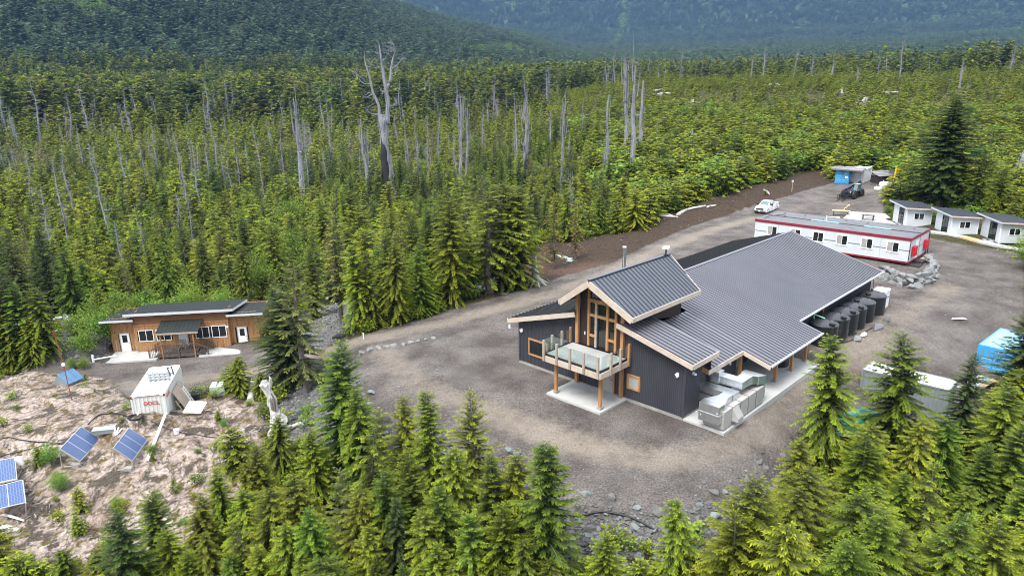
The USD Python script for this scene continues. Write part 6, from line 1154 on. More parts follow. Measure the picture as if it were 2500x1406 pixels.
def conifer(seed, H=9.0, R=1.7, nb=150, step=.115, leaf=.30, hang=.55, bare=.06, pw=.85, lift=.35, fold=.35, sparse=0.0, lean=.02, wide=.36):
    """trunk and crown: drooping limbs, each fringed by flat sprays. Returns (trunk mesh, crown (v, f), tip weight per vertex)"""
    r = np.random.default_rng(seed)
    zt = np.linspace(0, 1, 9); bend = np.cumsum(r.normal(0, lean, (9, 2)), 0) * H * .25; bend -= bend[0]
    TP = np.c_[bend, zt * H]
    tr_ = MB().tube(TP, np.maximum(.018 * H * (1 - zt) ** .8, .012), 6)
    t = bare + (1 - bare) * (np.arange(nb) + r.uniform(0, 1, nb)) / nb; t = np.minimum(t, .985)
    if sparse: k = r.uniform(size=nb) > sparse * (1 - t) * 1.3; t = t[k]
    n = len(t); az = np.arange(n) * 2.39996 + r.uniform(-.5, .5, n)
    prof = np.minimum((1 - t) ** pw, 1) * np.clip(.55 + 1.3 * (t - bare), .55, 1)
    lob = 1 + .22 * np.sin(2 * az + seed) + .15 * np.sin(3 * az + 9 * t + seed)
    L = R * prof * lob * r.uniform(.62, 1.12, n) + .10
    e0 = lift * (2.2 * t - .6) + r.normal(0, .1, n); sag = hang * r.uniform(.5, 1.2, n) * (1 - .5 * t)
    bx_, by_ = np.interp(t, zt, TP[:, 0]), np.interp(t, zt, TP[:, 1])
    P0, D0, S0, LL, W0, T0 = [], [], [], [], [], []
    limbs = MB()
    for i in range(n):
        m = max(2, int(L[i] / step)); s = (np.arange(m) + r.uniform(.1, .9, m)) / m; s = np.clip(s, .10, 1)
        out = np.array([math.cos(az[i]), math.sin(az[i]), 0]); side = np.array([-out[1], out[0], 0])
        z = t[i] * H + L[i] * (math.tan(e0[i]) * s - sag[i] * s ** 2)
        base = np.array([bx_[i], by_[i], 0]) + out * (L[i] * s)[:, None]; base[:, 2] = z
        slope = math.tan(e0[i]) - 2 * sag[i] * s
        for sg in (-1, 1):
            spread = r.uniform(.45, 1.15, m) * sg
            d = out * np.cos(spread)[:, None] + side * np.sin(spread)[:, None]; d[:, 2] = slope * .6 - r.uniform(.05, .45, m) * (.5 + hang)
            d /= np.linalg.norm(d, axis=1, keepdims=True)
            P0.append(base); D0.append(d); S0.append(np.tile(side, (m, 1)) * np.cos(spread)[:, None] - out * np.sin(spread)[:, None] + np.c_[0 * s, 0 * s, r.normal(0, .35, m)])
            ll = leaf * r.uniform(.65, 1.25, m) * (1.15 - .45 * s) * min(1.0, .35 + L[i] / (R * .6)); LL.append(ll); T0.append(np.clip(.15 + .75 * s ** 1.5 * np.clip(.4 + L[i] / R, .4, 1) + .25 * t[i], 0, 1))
        if seed % 2 == 0 or sparse: 
            if L[i] > .5: limbs.tube(np.array([np.array([bx_[i], by_[i], t[i] * H]), *base[[m // 2, m - 1]]]), [.022 * L[i] ** .5, .014 * L[i] ** .5, .005], 3)
        P0.append(base[-1:]); dd_ = out + [0, 0, slope[-1] * .7]; D0.append(dd_[None] / np.linalg.norm(dd_)); S0.append(side[None] + 0.0); LL.append(np.array([leaf * .65])); T0.append(np.array([1.0]))
    # leader
    k = 10; P0.append(np.c_[np.full(k, TP[-1, 0]), np.full(k, TP[-1, 1]), H * np.linspace(.94, .995, k)]); a = r.uniform(0, 6.28, k); D0.append(np.c_[np.cos(a) * .5, np.sin(a) * .5, np.full(k, .75)]); S0.append(np.c_[-np.sin(a), np.cos(a), 0 * a]); LL.append(np.full(k, leaf * .55)); T0.append(np.full(k, .9))
    P, D, S, Ln, T = map(np.concatenate, (P0, D0, S0, LL, T0)); S /= np.linalg.norm(S, axis=1, keepdims=True) + 1e-9
    w = wide * Ln; mid = P + D * (Ln * .45)[:, None]; up = np.cross(D, S)
    A, B, C_, E_ = P, mid + S * (w * .5)[:, None] - up * (w * fold)[:, None] * .3, P + D * Ln[:, None] + np.c_[0 * Ln, 0 * Ln, -Ln * .18], mid - S * (w * .5)[:, None] - up * (w * fold)[:, None] * .3
    V = np.stack([A, B, C_, E_], 1).reshape(-1, 3); i4 = np.arange(len(P)) * 4; Fc = np.concatenate([np.c_[i4, i4 + 1, i4 + 2], np.c_[i4, i4 + 2, i4 + 3]])
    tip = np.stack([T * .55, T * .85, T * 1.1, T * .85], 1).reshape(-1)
    if limbs.n: lv, lf = limbs.get(); tv, tf_ = tr_.get(); tm = (np.vstack([tv, lv]), np.vstack([tf_, lf + len(tv)]))
    else: tm = tr_.get()
    return tm, (V, Fc), tip
def broadleaf(seed, H=4.0, R=1.6, nl=2600, leaf=.16):
    r = np.random.default_rng(seed); st_ = MB(); c = []
    for k in range(9):
        a = r.uniform(0, 6.28); b = np.array([math.cos(a), math.sin(a), 0]) * R * r.uniform(.1, .75); top = b + [0, 0, H * r.uniform(.55, .95)]
        st_.tube([b * .1, b * .6 + [0, 0, H * .4], top], [.05, .03, .01], 4)
        for q in range(7): c.append(top * r.uniform(.5, 1.0) + r.normal(0, .22, 3) * R)
    c = np.array(c); k = r.integers(0, len(c), nl); P = c[k] + r.normal(0, 1, (nl, 3)) * np.array([.27, .27, .22]) * R * .8; P[:, 2] = np.abs(P[:, 2]) + .05
    D = r.normal(size=(nl, 3)); D[:, 2] *= .5; D /= np.linalg.norm(D, axis=1, keepdims=True); S = np.cross(D, r.normal(size=(nl, 3))); S /= np.linalg.norm(S, axis=1, keepdims=True); L = leaf * r.uniform(.6, 1.3, nl)
    V = np.stack([P, P + D * (L * .5)[:, None] + S * (L * .33)[:, None], P + D * L[:, None], P + D * (L * .5)[:, None] - S * (L * .33)[:, None]], 1).reshape(-1, 3); i4 = np.arange(nl) * 4
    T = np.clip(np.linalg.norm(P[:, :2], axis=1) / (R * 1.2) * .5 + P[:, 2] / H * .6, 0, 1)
    return st_.get(), (V, np.concatenate([np.c_[i4, i4 + 1, i4 + 2], np.c_[i4, i4 + 2, i4 + 3]])), np.repeat(T, 4)

KIND = {}
def kind(name, mesh3, m, bark="bark", H=9.0):
    path = "/World/" + name; x = UsdGeom.Xform.Define(stage, path); x.GetPrim().SetSpecifier(Sdf.SpecifierClass)
    usdkit.mesh(stage, path + "/trunk", mesh3[0], LOOK[bark]); me = usdkit.mesh(stage, path + "/crown", mesh3[1], LOOK[m])
    UsdGeom.PrimvarsAPI(me).CreatePrimvar("tip", Sdf.ValueTypeNames.FloatArray, "vertex").Set(Vt.FloatArray.FromNumpy(mesh3[2].astype(np.float32)))
    KIND[name] = (mesh3, m, bark, H)
near_kinds = []
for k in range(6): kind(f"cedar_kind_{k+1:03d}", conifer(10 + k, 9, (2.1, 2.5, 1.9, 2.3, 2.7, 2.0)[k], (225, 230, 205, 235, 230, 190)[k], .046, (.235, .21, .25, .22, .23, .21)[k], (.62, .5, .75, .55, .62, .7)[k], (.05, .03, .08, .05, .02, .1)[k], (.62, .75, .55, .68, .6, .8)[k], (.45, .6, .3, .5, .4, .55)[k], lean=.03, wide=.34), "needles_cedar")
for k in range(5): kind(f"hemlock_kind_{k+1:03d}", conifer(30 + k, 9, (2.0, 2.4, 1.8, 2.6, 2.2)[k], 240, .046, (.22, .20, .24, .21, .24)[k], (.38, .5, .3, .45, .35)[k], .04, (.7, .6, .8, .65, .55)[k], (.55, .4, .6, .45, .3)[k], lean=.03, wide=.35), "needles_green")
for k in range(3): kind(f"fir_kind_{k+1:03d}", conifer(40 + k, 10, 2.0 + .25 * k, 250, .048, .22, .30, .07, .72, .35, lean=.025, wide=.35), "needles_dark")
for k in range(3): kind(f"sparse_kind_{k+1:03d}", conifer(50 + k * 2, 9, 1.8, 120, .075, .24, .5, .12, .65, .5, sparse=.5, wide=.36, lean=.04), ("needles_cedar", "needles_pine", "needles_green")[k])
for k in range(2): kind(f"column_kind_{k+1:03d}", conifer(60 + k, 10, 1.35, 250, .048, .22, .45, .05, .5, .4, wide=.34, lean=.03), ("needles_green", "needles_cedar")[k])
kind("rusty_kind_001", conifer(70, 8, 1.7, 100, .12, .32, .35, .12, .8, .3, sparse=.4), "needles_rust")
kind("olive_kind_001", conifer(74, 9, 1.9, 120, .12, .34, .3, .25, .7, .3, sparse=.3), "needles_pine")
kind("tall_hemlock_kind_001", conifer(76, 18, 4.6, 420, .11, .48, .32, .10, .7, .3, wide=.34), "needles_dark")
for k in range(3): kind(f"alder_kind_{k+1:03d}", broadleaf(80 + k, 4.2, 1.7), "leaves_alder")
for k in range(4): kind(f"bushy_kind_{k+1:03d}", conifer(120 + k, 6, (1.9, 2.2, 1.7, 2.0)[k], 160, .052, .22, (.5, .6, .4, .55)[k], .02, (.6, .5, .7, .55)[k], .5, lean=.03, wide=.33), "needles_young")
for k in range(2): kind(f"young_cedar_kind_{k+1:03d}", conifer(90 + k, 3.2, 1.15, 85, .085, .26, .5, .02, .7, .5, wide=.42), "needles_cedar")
ALLT = []      # (kind, x, y, z, scale, rz, widen, label, group, category)
def put(k, P, h, rz=None, widen=1.0, label=None, group=None, cat="tree", name="conifer_tree"):
    s_ = h / KIND[k][3] if k in KIND else 1; ALLT.append([k, P[0], P[1], P[2], s_, random.Random(int(P[0] * 97 + P[1] * 13)).uniform(0, 6.28) if rz is None else rz, widen, label, group, cat, name])
for n_ in KIND: KIND[n_] = KIND[n_][:3] + ({"fir": 10, "col": 10, "rus": 8, "tal": 18, "ald": 4.2, "you": 3.2, "bus": 6.0}.get(n_[:3], 9.0),)
def base_for(u, v, h):
    d = ray(u, v); t = np.arange(12, 420, .2); P = EYE + d * t[:, None] / np.linalg.norm(d); g = gh(P[:, 0], P[:, 1])
    k = np.argmax(P[:, 2] - g < h); return np.array([P[k, 0], P[k, 1], g[k]])
def tree(u, v, h, k, widen=1.0, label=None, group=None, name="conifer_tree", cat="tree"):
    put(k, base_for(u, v, h) - [0, 0, .15], h, None, widen, label, group, cat, name)
BASE = {(655,694):(690,935),(735,640):(750,960),(700,688):(715,945),(592,868):(590,968),(640,905):(640,978),(560,890):(565,955),(815,522):(835,790),(868,596):(880,802),(906,610):(915,800),(978,590):(975,790),(1022,604):(1030,775),(1092,482):(1100,745),(1178,428):(1198,716),(1216,436):(1228,706),(1262,452):(1264,702),(1345,470):(1352,655),(1405,492):(1405,632),(945,560):(945,765),(760,600):(770,775),(1135,560):(1148,722),
 (2290,228):(2292,506),(2215,398):(2216,478),(2335,372):(2335,512),(2385,362):(2385,514),(2440,412):(2440,526),(2255,420):(2255,500),(2475,470):(2475,545),(2370,440):(2370,520),(2420,470):(2420,532),(22,640):(30,900),(64,690):(70,880),(108,700):(115,862),(30,770):(35,905),(85,770):(90,890),(5,720):(8,902),
 (2003,816):(2005,1130),(2174,803):(2160,1140),(2352,853):(2340,1110),(2081,1062):(2070,1310),(1929,1070):(1930,1285),(2281,1130):(2240,1400),(2223,1016):(2210,1250),(2430,935):(2415,1190),(2478,738):(2478,1010),(2462,1040):(2440,1310),(2496,1150):(2460,1410),(2300,1010):(2290,1220),(2390,1080):(2375,1300),(2120,1180):(2110,1390),(2015,1170):(2005,1370),(2190,1150):(2178,1360),(2340,1180):(2320,1390),(2540,900):(2520,1160),(2560,1050):(2530,1300)}
def tree(u, v, h, k, widen=1.0, label=None, group=None, name="conifer_tree", cat="tree"):
    b = BASE.get((u, v))
    if b is None: return put(k, base_for(u, v, h) - [0, 0, .15], h, None, widen, label, group, cat, name)
    P = gp(*b); hs = np.arange(.5, 45, .1); h = float(hs[np.argmin(np.abs(pix(np.c_[np.full(len(hs), P[0]), np.full(len(hs), P[1]), P[2] + hs])[:, 1] - v))])
    put(k, P - [0, 0, .15], h, None, widen * min(1.15, max(.75, (12 / h) ** .5)) if not k.startswith("young") and k != "tall_hemlock_kind_001" and h > 9 else widen, label, group, cat, name)
C = lambda i: f"cedar_kind_{(i % 6) + 1:03d}"; Hm = lambda i: f"hemlock_kind_{(i % 5) + 1:03d}"; Fi = lambda i: f"fir_kind_{(i % 3) + 1:03d}"; Sp = lambda i: f"sparse_kind_{(i % 3) + 1:03d}"; Co = lambda i: f"column_kind_{(i % 2) + 1:03d}"; Yo = lambda i: f"young_cedar_kind_{(i % 2) + 1:03d}"; Al = lambda i: f"alder_kind_{(i % 3) + 1:03d}"
fgc = "conifers on the slope below the yard"
FG = [(822,846,9.5,Hm(0),1.15,"tall dense green cedar in front of the lane, left edge of the yard"),(883,945,7,Hm(1),1.0,"second green conifer just right of the tall dense one at the yard's left edge"),
 (982,968,6.8,C(0),.9,None),(1046,958,7.8,Co(1),1.0,"narrow yellow green cedar rising over the curve of the gravel"),(1153,963,8.2,C(1),.85,"narrow yellow green cedar with ragged top nearest to the curve of the lane"),(910,1006,8.2,Sp(0),1.0,"thin sparse conifer with bare pale stem in front of the lane"),
 (1106,1094,7.2,C(2),1,None),(1196,1106,7.6,Hm(2),1.05,None),(1245,1108,7.2,C(3),1.05,None),(1346,1098,8.6,Co(0),1.25,"dark green columnar conifer at the right end of the front thicket, above rubble"),(937,1142,7.2,Hm(3),.95,None),(828,1140,7.4,Sp(1),.9,None),(1034,1248,6.2,C(4),.9,None),(895,1281,5.6,C(0),.9,None),(835,1349,4.6,C(1),.9,None),(1279,1319,5.4,C(2),.95,None),(1170,1341,4.6,C(3),.9,None),(1110,1372,4.2,C(4),.9,None),(993,1375,4.2,Hm(0),.9,None),(1485,1296,4.2,C(1),1.1,"low yellow green cedar right of the rubble pit at the bottom edge"),(1658,1218,6.2,C(2),.95,"yellow green cedar standing alone at the right of the rubble slope"),
 (760,1048,6.4,C(3),.95,None),(722,1158,7,C(0),1,None),(652,1188,6.6,C(4),1,None),(770,1236,6.4,Hm(1),.95,None),(1000,1095,7,Hm(2),.95,None),(1075,1180,7,Hm(3),.95,None),(870,1190,6.8,C(2),.95,None),(960,1210,6.4,Fi(0),.9,None),(1145,1235,6.4,Hm(0),1,None),(1230,1220,6.6,C(1),1,None),(700,1270,6,C(2),1,None),(740,1340,5,C(3),1,None),(920,1350,4.6,Hm(2),.95,None),(1060,1320,5,C(0),1,None),(1220,1370,4.2,C(1),1,None),(1340,1362,4,C(4),1,None),(640,1330,5,C(1),1.05,None),(1560,1372,3,Yo(0),1.2,None),(1700,1352,4.2,C(3),1,None),(1640,1380,3,Yo(1),1.1,None),
 (636,1084,5.6,C(1),1.05,None),(600,1132,5,C(2),1.05,None),(676,1012,4.4,C(4),1.1,None),(532,1140,4,C(3),1.1,None),(482,1212,5.2,C(0),1.1,None),(578,1264,5.8,Sp(0),1.0,None),(397,1288,5.2,C(3),1.1,None),(290,1238,7.2,Fi(1),1.1,"dark green hemlock with layered branches at the lower left"),(560,1046,3.4,Yo(0),1.2,None),(590,1200,5,C(4),1.1,None),(500,1300,5,C(2),1.1,None),(450,1340,4.4,C(1),1.1,None),(340,1340,4.4,C(4),1.1,None),(230,1340,4.2,C(0),1.1,None),(146,1333,4.2,C(2),1.1,None),(37,1359,3.6,Yo(1),1.3,None),(95,1372,3,Yo(0),1.3,None),(560,1350,4.4,Hm(3),1.1,None)]
for u, v, h, k, w, l in FG: tree(u, v, h, k, w * 1.35, l, None if l else fgc)
rgc = "conifers on the slope at the lower right"
RG = [(2003,816,13,C(0),.95,"tall yellow green cedar rising in front of the porch slab's far end"),(2174,803,14.5,C(3),.95,"tallest yellow green cedar in front of the pale grey container"),(2352,853,13.5,Fi(0),.9,"dark slender conifer right of the pale grey container"),(2081,1062,11,C(1),.95,None),(1929,1070,10,C(4),.95,"yellow green cedar with pale stem nearest to the bend of the yard"),(2281,1130,10,Sp(0),1.1,"sparse cedar with a bare white stem at the lower right"),(1920,1282,8,C(2),.95,None),(2147,1259,8,C(3),.9,None),(2192,1287,7,C(0),.9,None),(2375,1250,8,Sp(2),1,None),(2223,1016,11,C(2),.9,None),(2430,935,14,Hm(3),1.05,None),(2478,738,17,Fi(2),1.15,"large dark conifer at the right edge in front of the blue container"),(1814,1268,7.6,C(1),1.0,None),(2054,1300,7.4,Hm(1),.95,None),(2330,1282,7,C(4),1,None),(2462,1040,12.5,Hm(0),1.05,None),(2496,1150,11,Hm(2),1.05,None),(1868,1178,8.4,C(3),1,None),(1784,1332,5.8,C(2),1.05,None),(2255,1352,5.4,C(1),1,None),(2440,1330,6,C(0),1,None),(2120,1180,9.4,C(4),1,None),(2015,1170,9.2,C(2),1,None),(2300,1010,11.5,Hm(1),.95,None),(2390,1080,11,Hm(2),1,None),(1975,1340,6,C(0),1,None),(1870,1360,5,C(3),1,None),(2090,1370,5,C(1),1,None),(2190,1150,9.6,Hm(3),.9,None),(2340,1180,9.4,C(2),.95,None),(2480,1270,8,C(1),1,None),(2400,1370,5,C(4),1,None),(2540,900,14,Fi(0),1.1,None),(2560,1050,12,Hm(1),1.1,None),(2320,1385,4.6,C(3),1,None)]
for u, v, h, k, w, l in RG: tree(u, v, h, k, w * 1.55, l, None if l else rgc)
MG = [(655,694,11,Fi(0),1.25,"dark fir right of the cedar cabin, covering its corner"),(735,640,14,Sp(1),1.25,"tall sparse grey green conifer with bare lower trunk beside the lane"),(700,688,11.5,Fi(2),1.1,"dark fir between the cabin corner fir and the tall sparse conifer"),(592,868,4.6,C(2),1.6,"wide yellow green cedar shrub beside the lane, right of the concrete block"),(640,905,4.4,C(0),1.4,"yellow green cedar shrub under the dark firs beside the lane"),(560,890,3.2,Yo(1),1.3,None),
 (815,522,15,"olive_kind_001",1.05,"tall olive conifer with bare trunk standing over the grey bank"),(868,596,12,C(0),1.1,None),(906,610,12,C(1),1,None),(978,590,12.5,C(2),1.1,None),(1022,604,11,Hm(1),1,None),(1092,482,15,C(3),1.05,"tall yellow green cedar left of the drooping conifer by the lane"),(1178,428,17,Sp(0),1.6,"tall drooping cedar with hanging fronds beside the lane"),(1216,436,16,C(4),1.0,"drooping cedar between the two tallest ones beside the lane"),(1262,452,16,C(0),1.15,"tall drooping cedar above the bleached root stump"),(1345,470,10.5,"rusty_kind_001",.9,"brown thin conifer standing in the dark soil by the lane"),(1405,492,9.5,"rusty_kind_001",.85,"orange tinted thin conifer standing in the dark soil"),(945,560,12,Hm(0),1,None),(760,600,12,Hm(2),1,None),(1135,560,11,Hm(3),1,None),
 (2290,228,21,"tall_hemlock_kind_001",1.9,"tallest dark hemlock, wide, behind the leftmost white guest cabin"),(2215,398,8,Hm(1),1.2,None),(2335,372,11,Hm(0),1.2,None),(2385,362,9,C(1),1.2,None),(2440,412,9,C(3),1.4,"grey green drooping cedar above the nearest guest cabin"),(2255,420,8,Fi(1),1.2,None),(2475,470,6,C(0),1.3,None),(2370,440,7,Fi(0),1.2,None),(2420,470,5.5,C(2),1.3,None),
 (22,640,13,Fi(1),1.1,None),(64,690,11,Hm(3),1.1,None),(108,700,9,C(4),1.1,None),(30,770,9,C(2),1.2,None),(85,770,7,C(0),1.2,None),(5,720,11,Fi(2),1.1,None)]
mgc = "conifers around the lane and cabins"
for u, v, h, k, w, l in MG: tree(u, v, h, k, w if 'tall_' in k else w * 1.25, l, None if l else mgc)
for i, (u, v, h) in enumerate([(215,728,4),(272,708,4.6),(340,702,4.4),(455,688,5),(550,700,4.4),(240,760,4),(300,745,4),(360,730,4.4),(430,715,4.4),(490,705,4.6),(540,715,4.2),(185,760,4),(200,800,3),(720,560,6),(705,480,7),(620,620,6),(760,590,6),(880,690,3),(230,1000,.01)][:-1]): tree(u, v, h, Al(i), 1.15, None, "light green alders behind the cabin and lane", "alder_tree")
for i, (u, v, h, k, l) in enumerate([(115,1085,1.7,Al(0),"green shrub between the left edge arrays and the tilted arrays"),(85,1090,1.5,Yo(0),"olive shrub hugging the upper left edge array"),(135,1150,1.6,Al(1),"grey green shrub below the gap between the solar arrays"),(187,1190,1.9,Yo(1),"yellow green cedar shrub left of centre on the outcrop"),(368,1078,1.0,Al(2),"small green shrub touching the right tilted array"),(180,1258,1.5,Yo(0),"bright yellow shrub above the dark lower left hemlock"),(280,1208,1.1,Al(0),"low grey shrub above the dark lower left hemlock"),(640,975,1.8,Al(1),"round green shrub left of the bleached stump"),(205,908,.8,Yo(1),"small round shrub right of the blue roofed shelter"),(230,945,.5,Yo(0),"tiny yellow shrub below the blue roofed shelter, left one"),(252,948,.5,Yo(1),"tiny yellow shrub below the blue roofed shelter, right one"),(440,945,.6,Yo(0),"small moss coloured shrub in front of the weathered container"),(530,1000,1.0,Yo(1),"small dark shrub beside the white ribbed sheet"),(545,1020,.8,Al(2),"small leafy shrub right of the white ribbed sheet"),(200,870,1.3,Al(0),"dark green shrub patch at the foot of the bank left of the cabin"),(175,872,1.3,Al(1),"dark green shrub patch left of the other at the foot of the bank"),(370,1105,.7,Yo(0),"little yellow shrub beside the long white pipes"),(2170,500,1.2,Al(1),"small shrub at the corner of the leftmost guest cabin"),(420,1165,.6,Yo(1),"low moss green shrub in the middle of the outcrop"),(480,1090,.6,Al(2),"low green shrub near the bleached log end"),(1870,455,1.6,Yo(1),"small bright cedar in the dark soil near the white log")]):
    tree(u, v, h, k, 1.25, l, None, "shrub", "shrub")
# ---------------------------------------------------------------- fill the woods between the placed trees
wood = np.clip(1 - SM["yard"] * 2 - SM["soil"] * 1.6 - SM["rock"] * 1.8 - SM["rubble"] * 1.5 - SM["bank"] * 2 - SM["lbank"] * 1.6, 0, 1)
lg = np.stack([(GX - BX) * cb - (GY - BY) * sb, (GX - BX) * sb + (GY - BY) * cb], -1); wood[(lg[..., 0] > -3) & (lg[..., 0] < 24) & (lg[..., 1] > -6) & (lg[..., 1] < 60)] = 0
cl = gaussian_filter((shapely.contains_xy(Polygon([cw(-1.5, -4, 0)[:2], cw(17, -4, 0)[:2], cw(17, 7, 0)[:2], cw(-1.5, 7, 0)[:2]]), flatg[:, 0], flatg[:, 1]).reshape(GX.shape)).astype(float), 2); wood[cl > .1] = 0
for bxy in ((55.5, 96.6), (57.9, 90.2), (61.1, 85.4)): wood[np.hypot(GX - bxy[0] - 2, GY - bxy[1] - 2) < 4.6] = 0
wood[(GX > 30) & (np.hypot(GX - 40, GY - 58) < 9)] = 0; wood[np.hypot(GX + 29, GY - 52) < 8] = 0
wood[(GX > 42) & (GX < 75) & (GY < 110) & (GY > 66) & (GX < 60 + (GY - 80) * .5) ] = 0
TXY = np.array([[t[1], t[2]] for t in ALLT])
rt = np.random.default_rng(21)
def young(x, y):
    """1 on the replanted rise to the right, 0 in the older wood"""
    a = np.degrees(np.arctan2(x, np.maximum(y, .1))); d = np.hypot(x, y)
    return 1 / (1 + np.exp(-(a - np.interp(d, [60, 150, 260, 420], [12, 7.5, 5, 3.5])) / 1.3)) * (d < 440 + 25 * np.sin(a * .5))
grid = {}
def spaced(cand, dmin, cell=4.0):
    keep = []
    for i, (x, y, dm) in enumerate(np.c_[cand, dmin]):
        c = (int(x // cell), int(y // cell)); ok = True
        for a in (-1, 0, 1):
            for b in (-1, 0, 1):
                for (px_, py_) in grid.get((c[0] + a, c[1] + b), ()):
                    if (px_ - x) ** 2 + (py_ - y) ** 2 < dm * dm: ok = False; break
                if not ok: break
            if not ok: break
        if ok: grid.setdefault(c, []).append((x, y)); keep.append(i)
    return np.array(keep, int)
for x, y in TXY: grid.setdefault((int(x // 4), int(y // 4)), []).append((x, y))
N1 = 26000; d_ = np.sqrt(rt.uniform(18 ** 2, 260 ** 2, N1)); a_ = np.radians(rt.uniform(-42, 42, N1)); cx_, cy2 = d_ * np.sin(a_), d_ * np.cos(a_)
inside = near_w(cx_, cy2) > 0; ok = np.where(inside, rt.uniform(size=N1) < samp(wood, cx_, cy2), True); ok &= ~((cy2 < 30) & (np.abs(cx_) < 8) & (cy2 < 24))
cx_, cy2 = cx_[ok], cy2[ok]; od = np.argsort(np.hypot(cx_, cy2)); cx_, cy2 = cx_[od], cy2[od]
yg = young(cx_, cy2); dm = np.where(yg > .5, 2.0, 2.5) + np.hypot(cx_, cy2) * .004
kp = spaced(np.c_[cx_, cy2], dm); cx_, cy2, yg = cx_[kp], cy2[kp], yg[kp]; cz2 = gh(cx_, cy2)
FILL = []
for x, y, z, g in zip(cx_, cy2, cz2, yg):
    d = math.hypot(x, y); u = rt.uniform(); ed = float(samp(EDGE, [x], [y])[0]) if near_w(x, y) > 0 else 40
    if y < 50 and d < 60: h = rt.uniform(4.0, 7.0); k = C(rt.integers(6)) if u < .6 else Hm(rt.integers(5))
    elif g > rt.uniform(.3, .7): h = rt.uniform(3.2, 6.4) * np.interp(d, [60, 150], [.9, 1.0]); k = f"bushy_kind_{rt.integers(4) + 1:03d}" if u < .70 else Hm(rt.integers(5)) if u < .88 else Fi(rt.integers(3)) if u < .92 else C(rt.integers(6)) if u < .96 else Al(rt.integers(3))
    else:
        h = (rt.uniform(6.5, 12.5) if rt.uniform() < .6 else rt.uniform(3.5, 7.5)) * np.interp(ed, [0, 6, 25], [.6, .85, 1.0]) * np.interp(d, [75, 130], [1, .62]); k = (f"bushy_kind_{rt.integers(4) + 1:03d}" if d > 85 and rt.uniform() < .5 else C(rt.integers(6))) if u < .50 else Hm(rt.integers(5)) if u < .68 else Fi(rt.integers(3)) if u < .80 else Sp(rt.integers(3)) if u < .92 else "olive_kind_001" if u < .96 else "rusty_kind_001" if u < .965 else Co(rt.integers(2))
    pk = float(vnoise(np.array([x]), np.array([y]), 26, 61, 3)[0])
    if g <= .3 and y > 60 and d > 75:
        h *= np.interp(pk, [-.25, 0, .25], [.55, .95, 1.35])
        if pk < -.06 and u < .6: k = ("olive_kind_001", f"bushy_kind_{rt.integers(4) + 1:03d}", C(rt.integers(6)), Sp(1), "rusty_kind_001")[rt.choice(5, p=[.3, .25, .25, .14, .06])]
        elif pk > .12 and u < .5: k = Fi(rt.integers(3))
    if g < .4 and ed < 9 and 45 < d < 130 and y > 50 and u > .72: k, h = Al(rt.integers(3)), rt.uniform(3, 5)
    FILL.append([k, x, y, z - .1, h / KIND[k][3], rt.uniform(0, 6.28), rt.uniform(1.0, 1.4) * (1.25 if g > .5 else 1.0) * min(1.35, (9 / max(h, 2)) ** .35), None, None, "tree", "alder_tree" if k.startswith("alder") else "conifer_tree"])
CLEAR = [(2440,560,2520,735),(640,900,705,1068),(1400,1248,1770,1400),(2205,930,2300,1025),(2150,470,2500,622),(515,935,560,985),(560,1078,612,1112),(315,885,470,1045),(770,815,1070,905),(772,738,860,812),(2330,770,2420,905),(250,700,610,890),(270,1040,420,1135),(2235,1065,2310,1150),(1130,690,1200,716),(1350,618,1400,645),(455,985,500,1020)]
def clears(t):
    if math.hypot(t[1], t[2]) > 112: return True
    h = t[4] * KIND[t[0]][3]; q = pix([[t[1], t[2], t[3]], [t[1], t[2], t[3] + h]]); w = .2 * h * F / math.hypot(t[1], t[2]) * .8
    for a, b, c, d in CLEAR:
        if min(q[:, 0]) - w < c and max(q[:, 0]) + w > a and q[1, 1] < d and q[0, 1] > b: 
            P = ground_px((a + c) / 2, d)
            if math.hypot(P[0], P[1]) > math.hypot(t[1], t[2]) - 1: return False
    return True
FILL = [t for t in FILL if clears(t)]
# nearest ones stand as single trees, the rest as one wood
def app(t): return t[4] * KIND[t[0]][3] / (math.hypot(t[1], t[2]) + 1)
inview = lambda t: (lambda q: -60 < q[0] < 2560 and -80 < q[1] < 1480)(pix([t[1], t[2], t[3] + .8 * t[4] * KIND[t[0]][3]])[0])
lf_ = [t for t in FILL if t[10] == "conifer_tree" and inview(t)]; lf_.sort(key=app, reverse=True)
nc = sum(1 for t in ALLT if t[10] == "conifer_tree"); single_ids = {id(t) for t in lf_[:max(0, 298 - nc)]} | {id(t) for t in FILL if t[10] == "alder_tree" and inview(t) and math.hypot(t[1], t[2]) < 120}
LOOKS_OF = {"cedar": "yellow green drooping cedar", "hemlo": "mid green hemlock", "fir_k": "dark green fir", "spars": "thin sparse conifer with showing stem", "colum": "narrow columnar conifer", "rusty": "brownish thin conifer", "olive": "olive conifer with bare lower trunk", "alder": "light green leafy alder", "young": "small yellow green cedar", "bushy": "bright yellow green bushy young conifer", "tall_": "dark tall hemlock"}
def where(t):
    x, y = t[1], t[2]; u, v = pix([x, y, t[3]])[0]
    if y < 48 and u < 1450: return "on the slope below the yard's front edge" if u > 650 else "at the foot of the pink outcrop, lower left"
    if y < 62 and u >= 1450: return "on the slope at the lower right"
    if u < 620: return "in the wood behind the cedar cabin"
    if u < 1500 : return "in the wood along the far side of the lane"
    if u < 1980: return "on the young plantation left of the upper gravel"
    return "in the trees behind the white guest cabins"
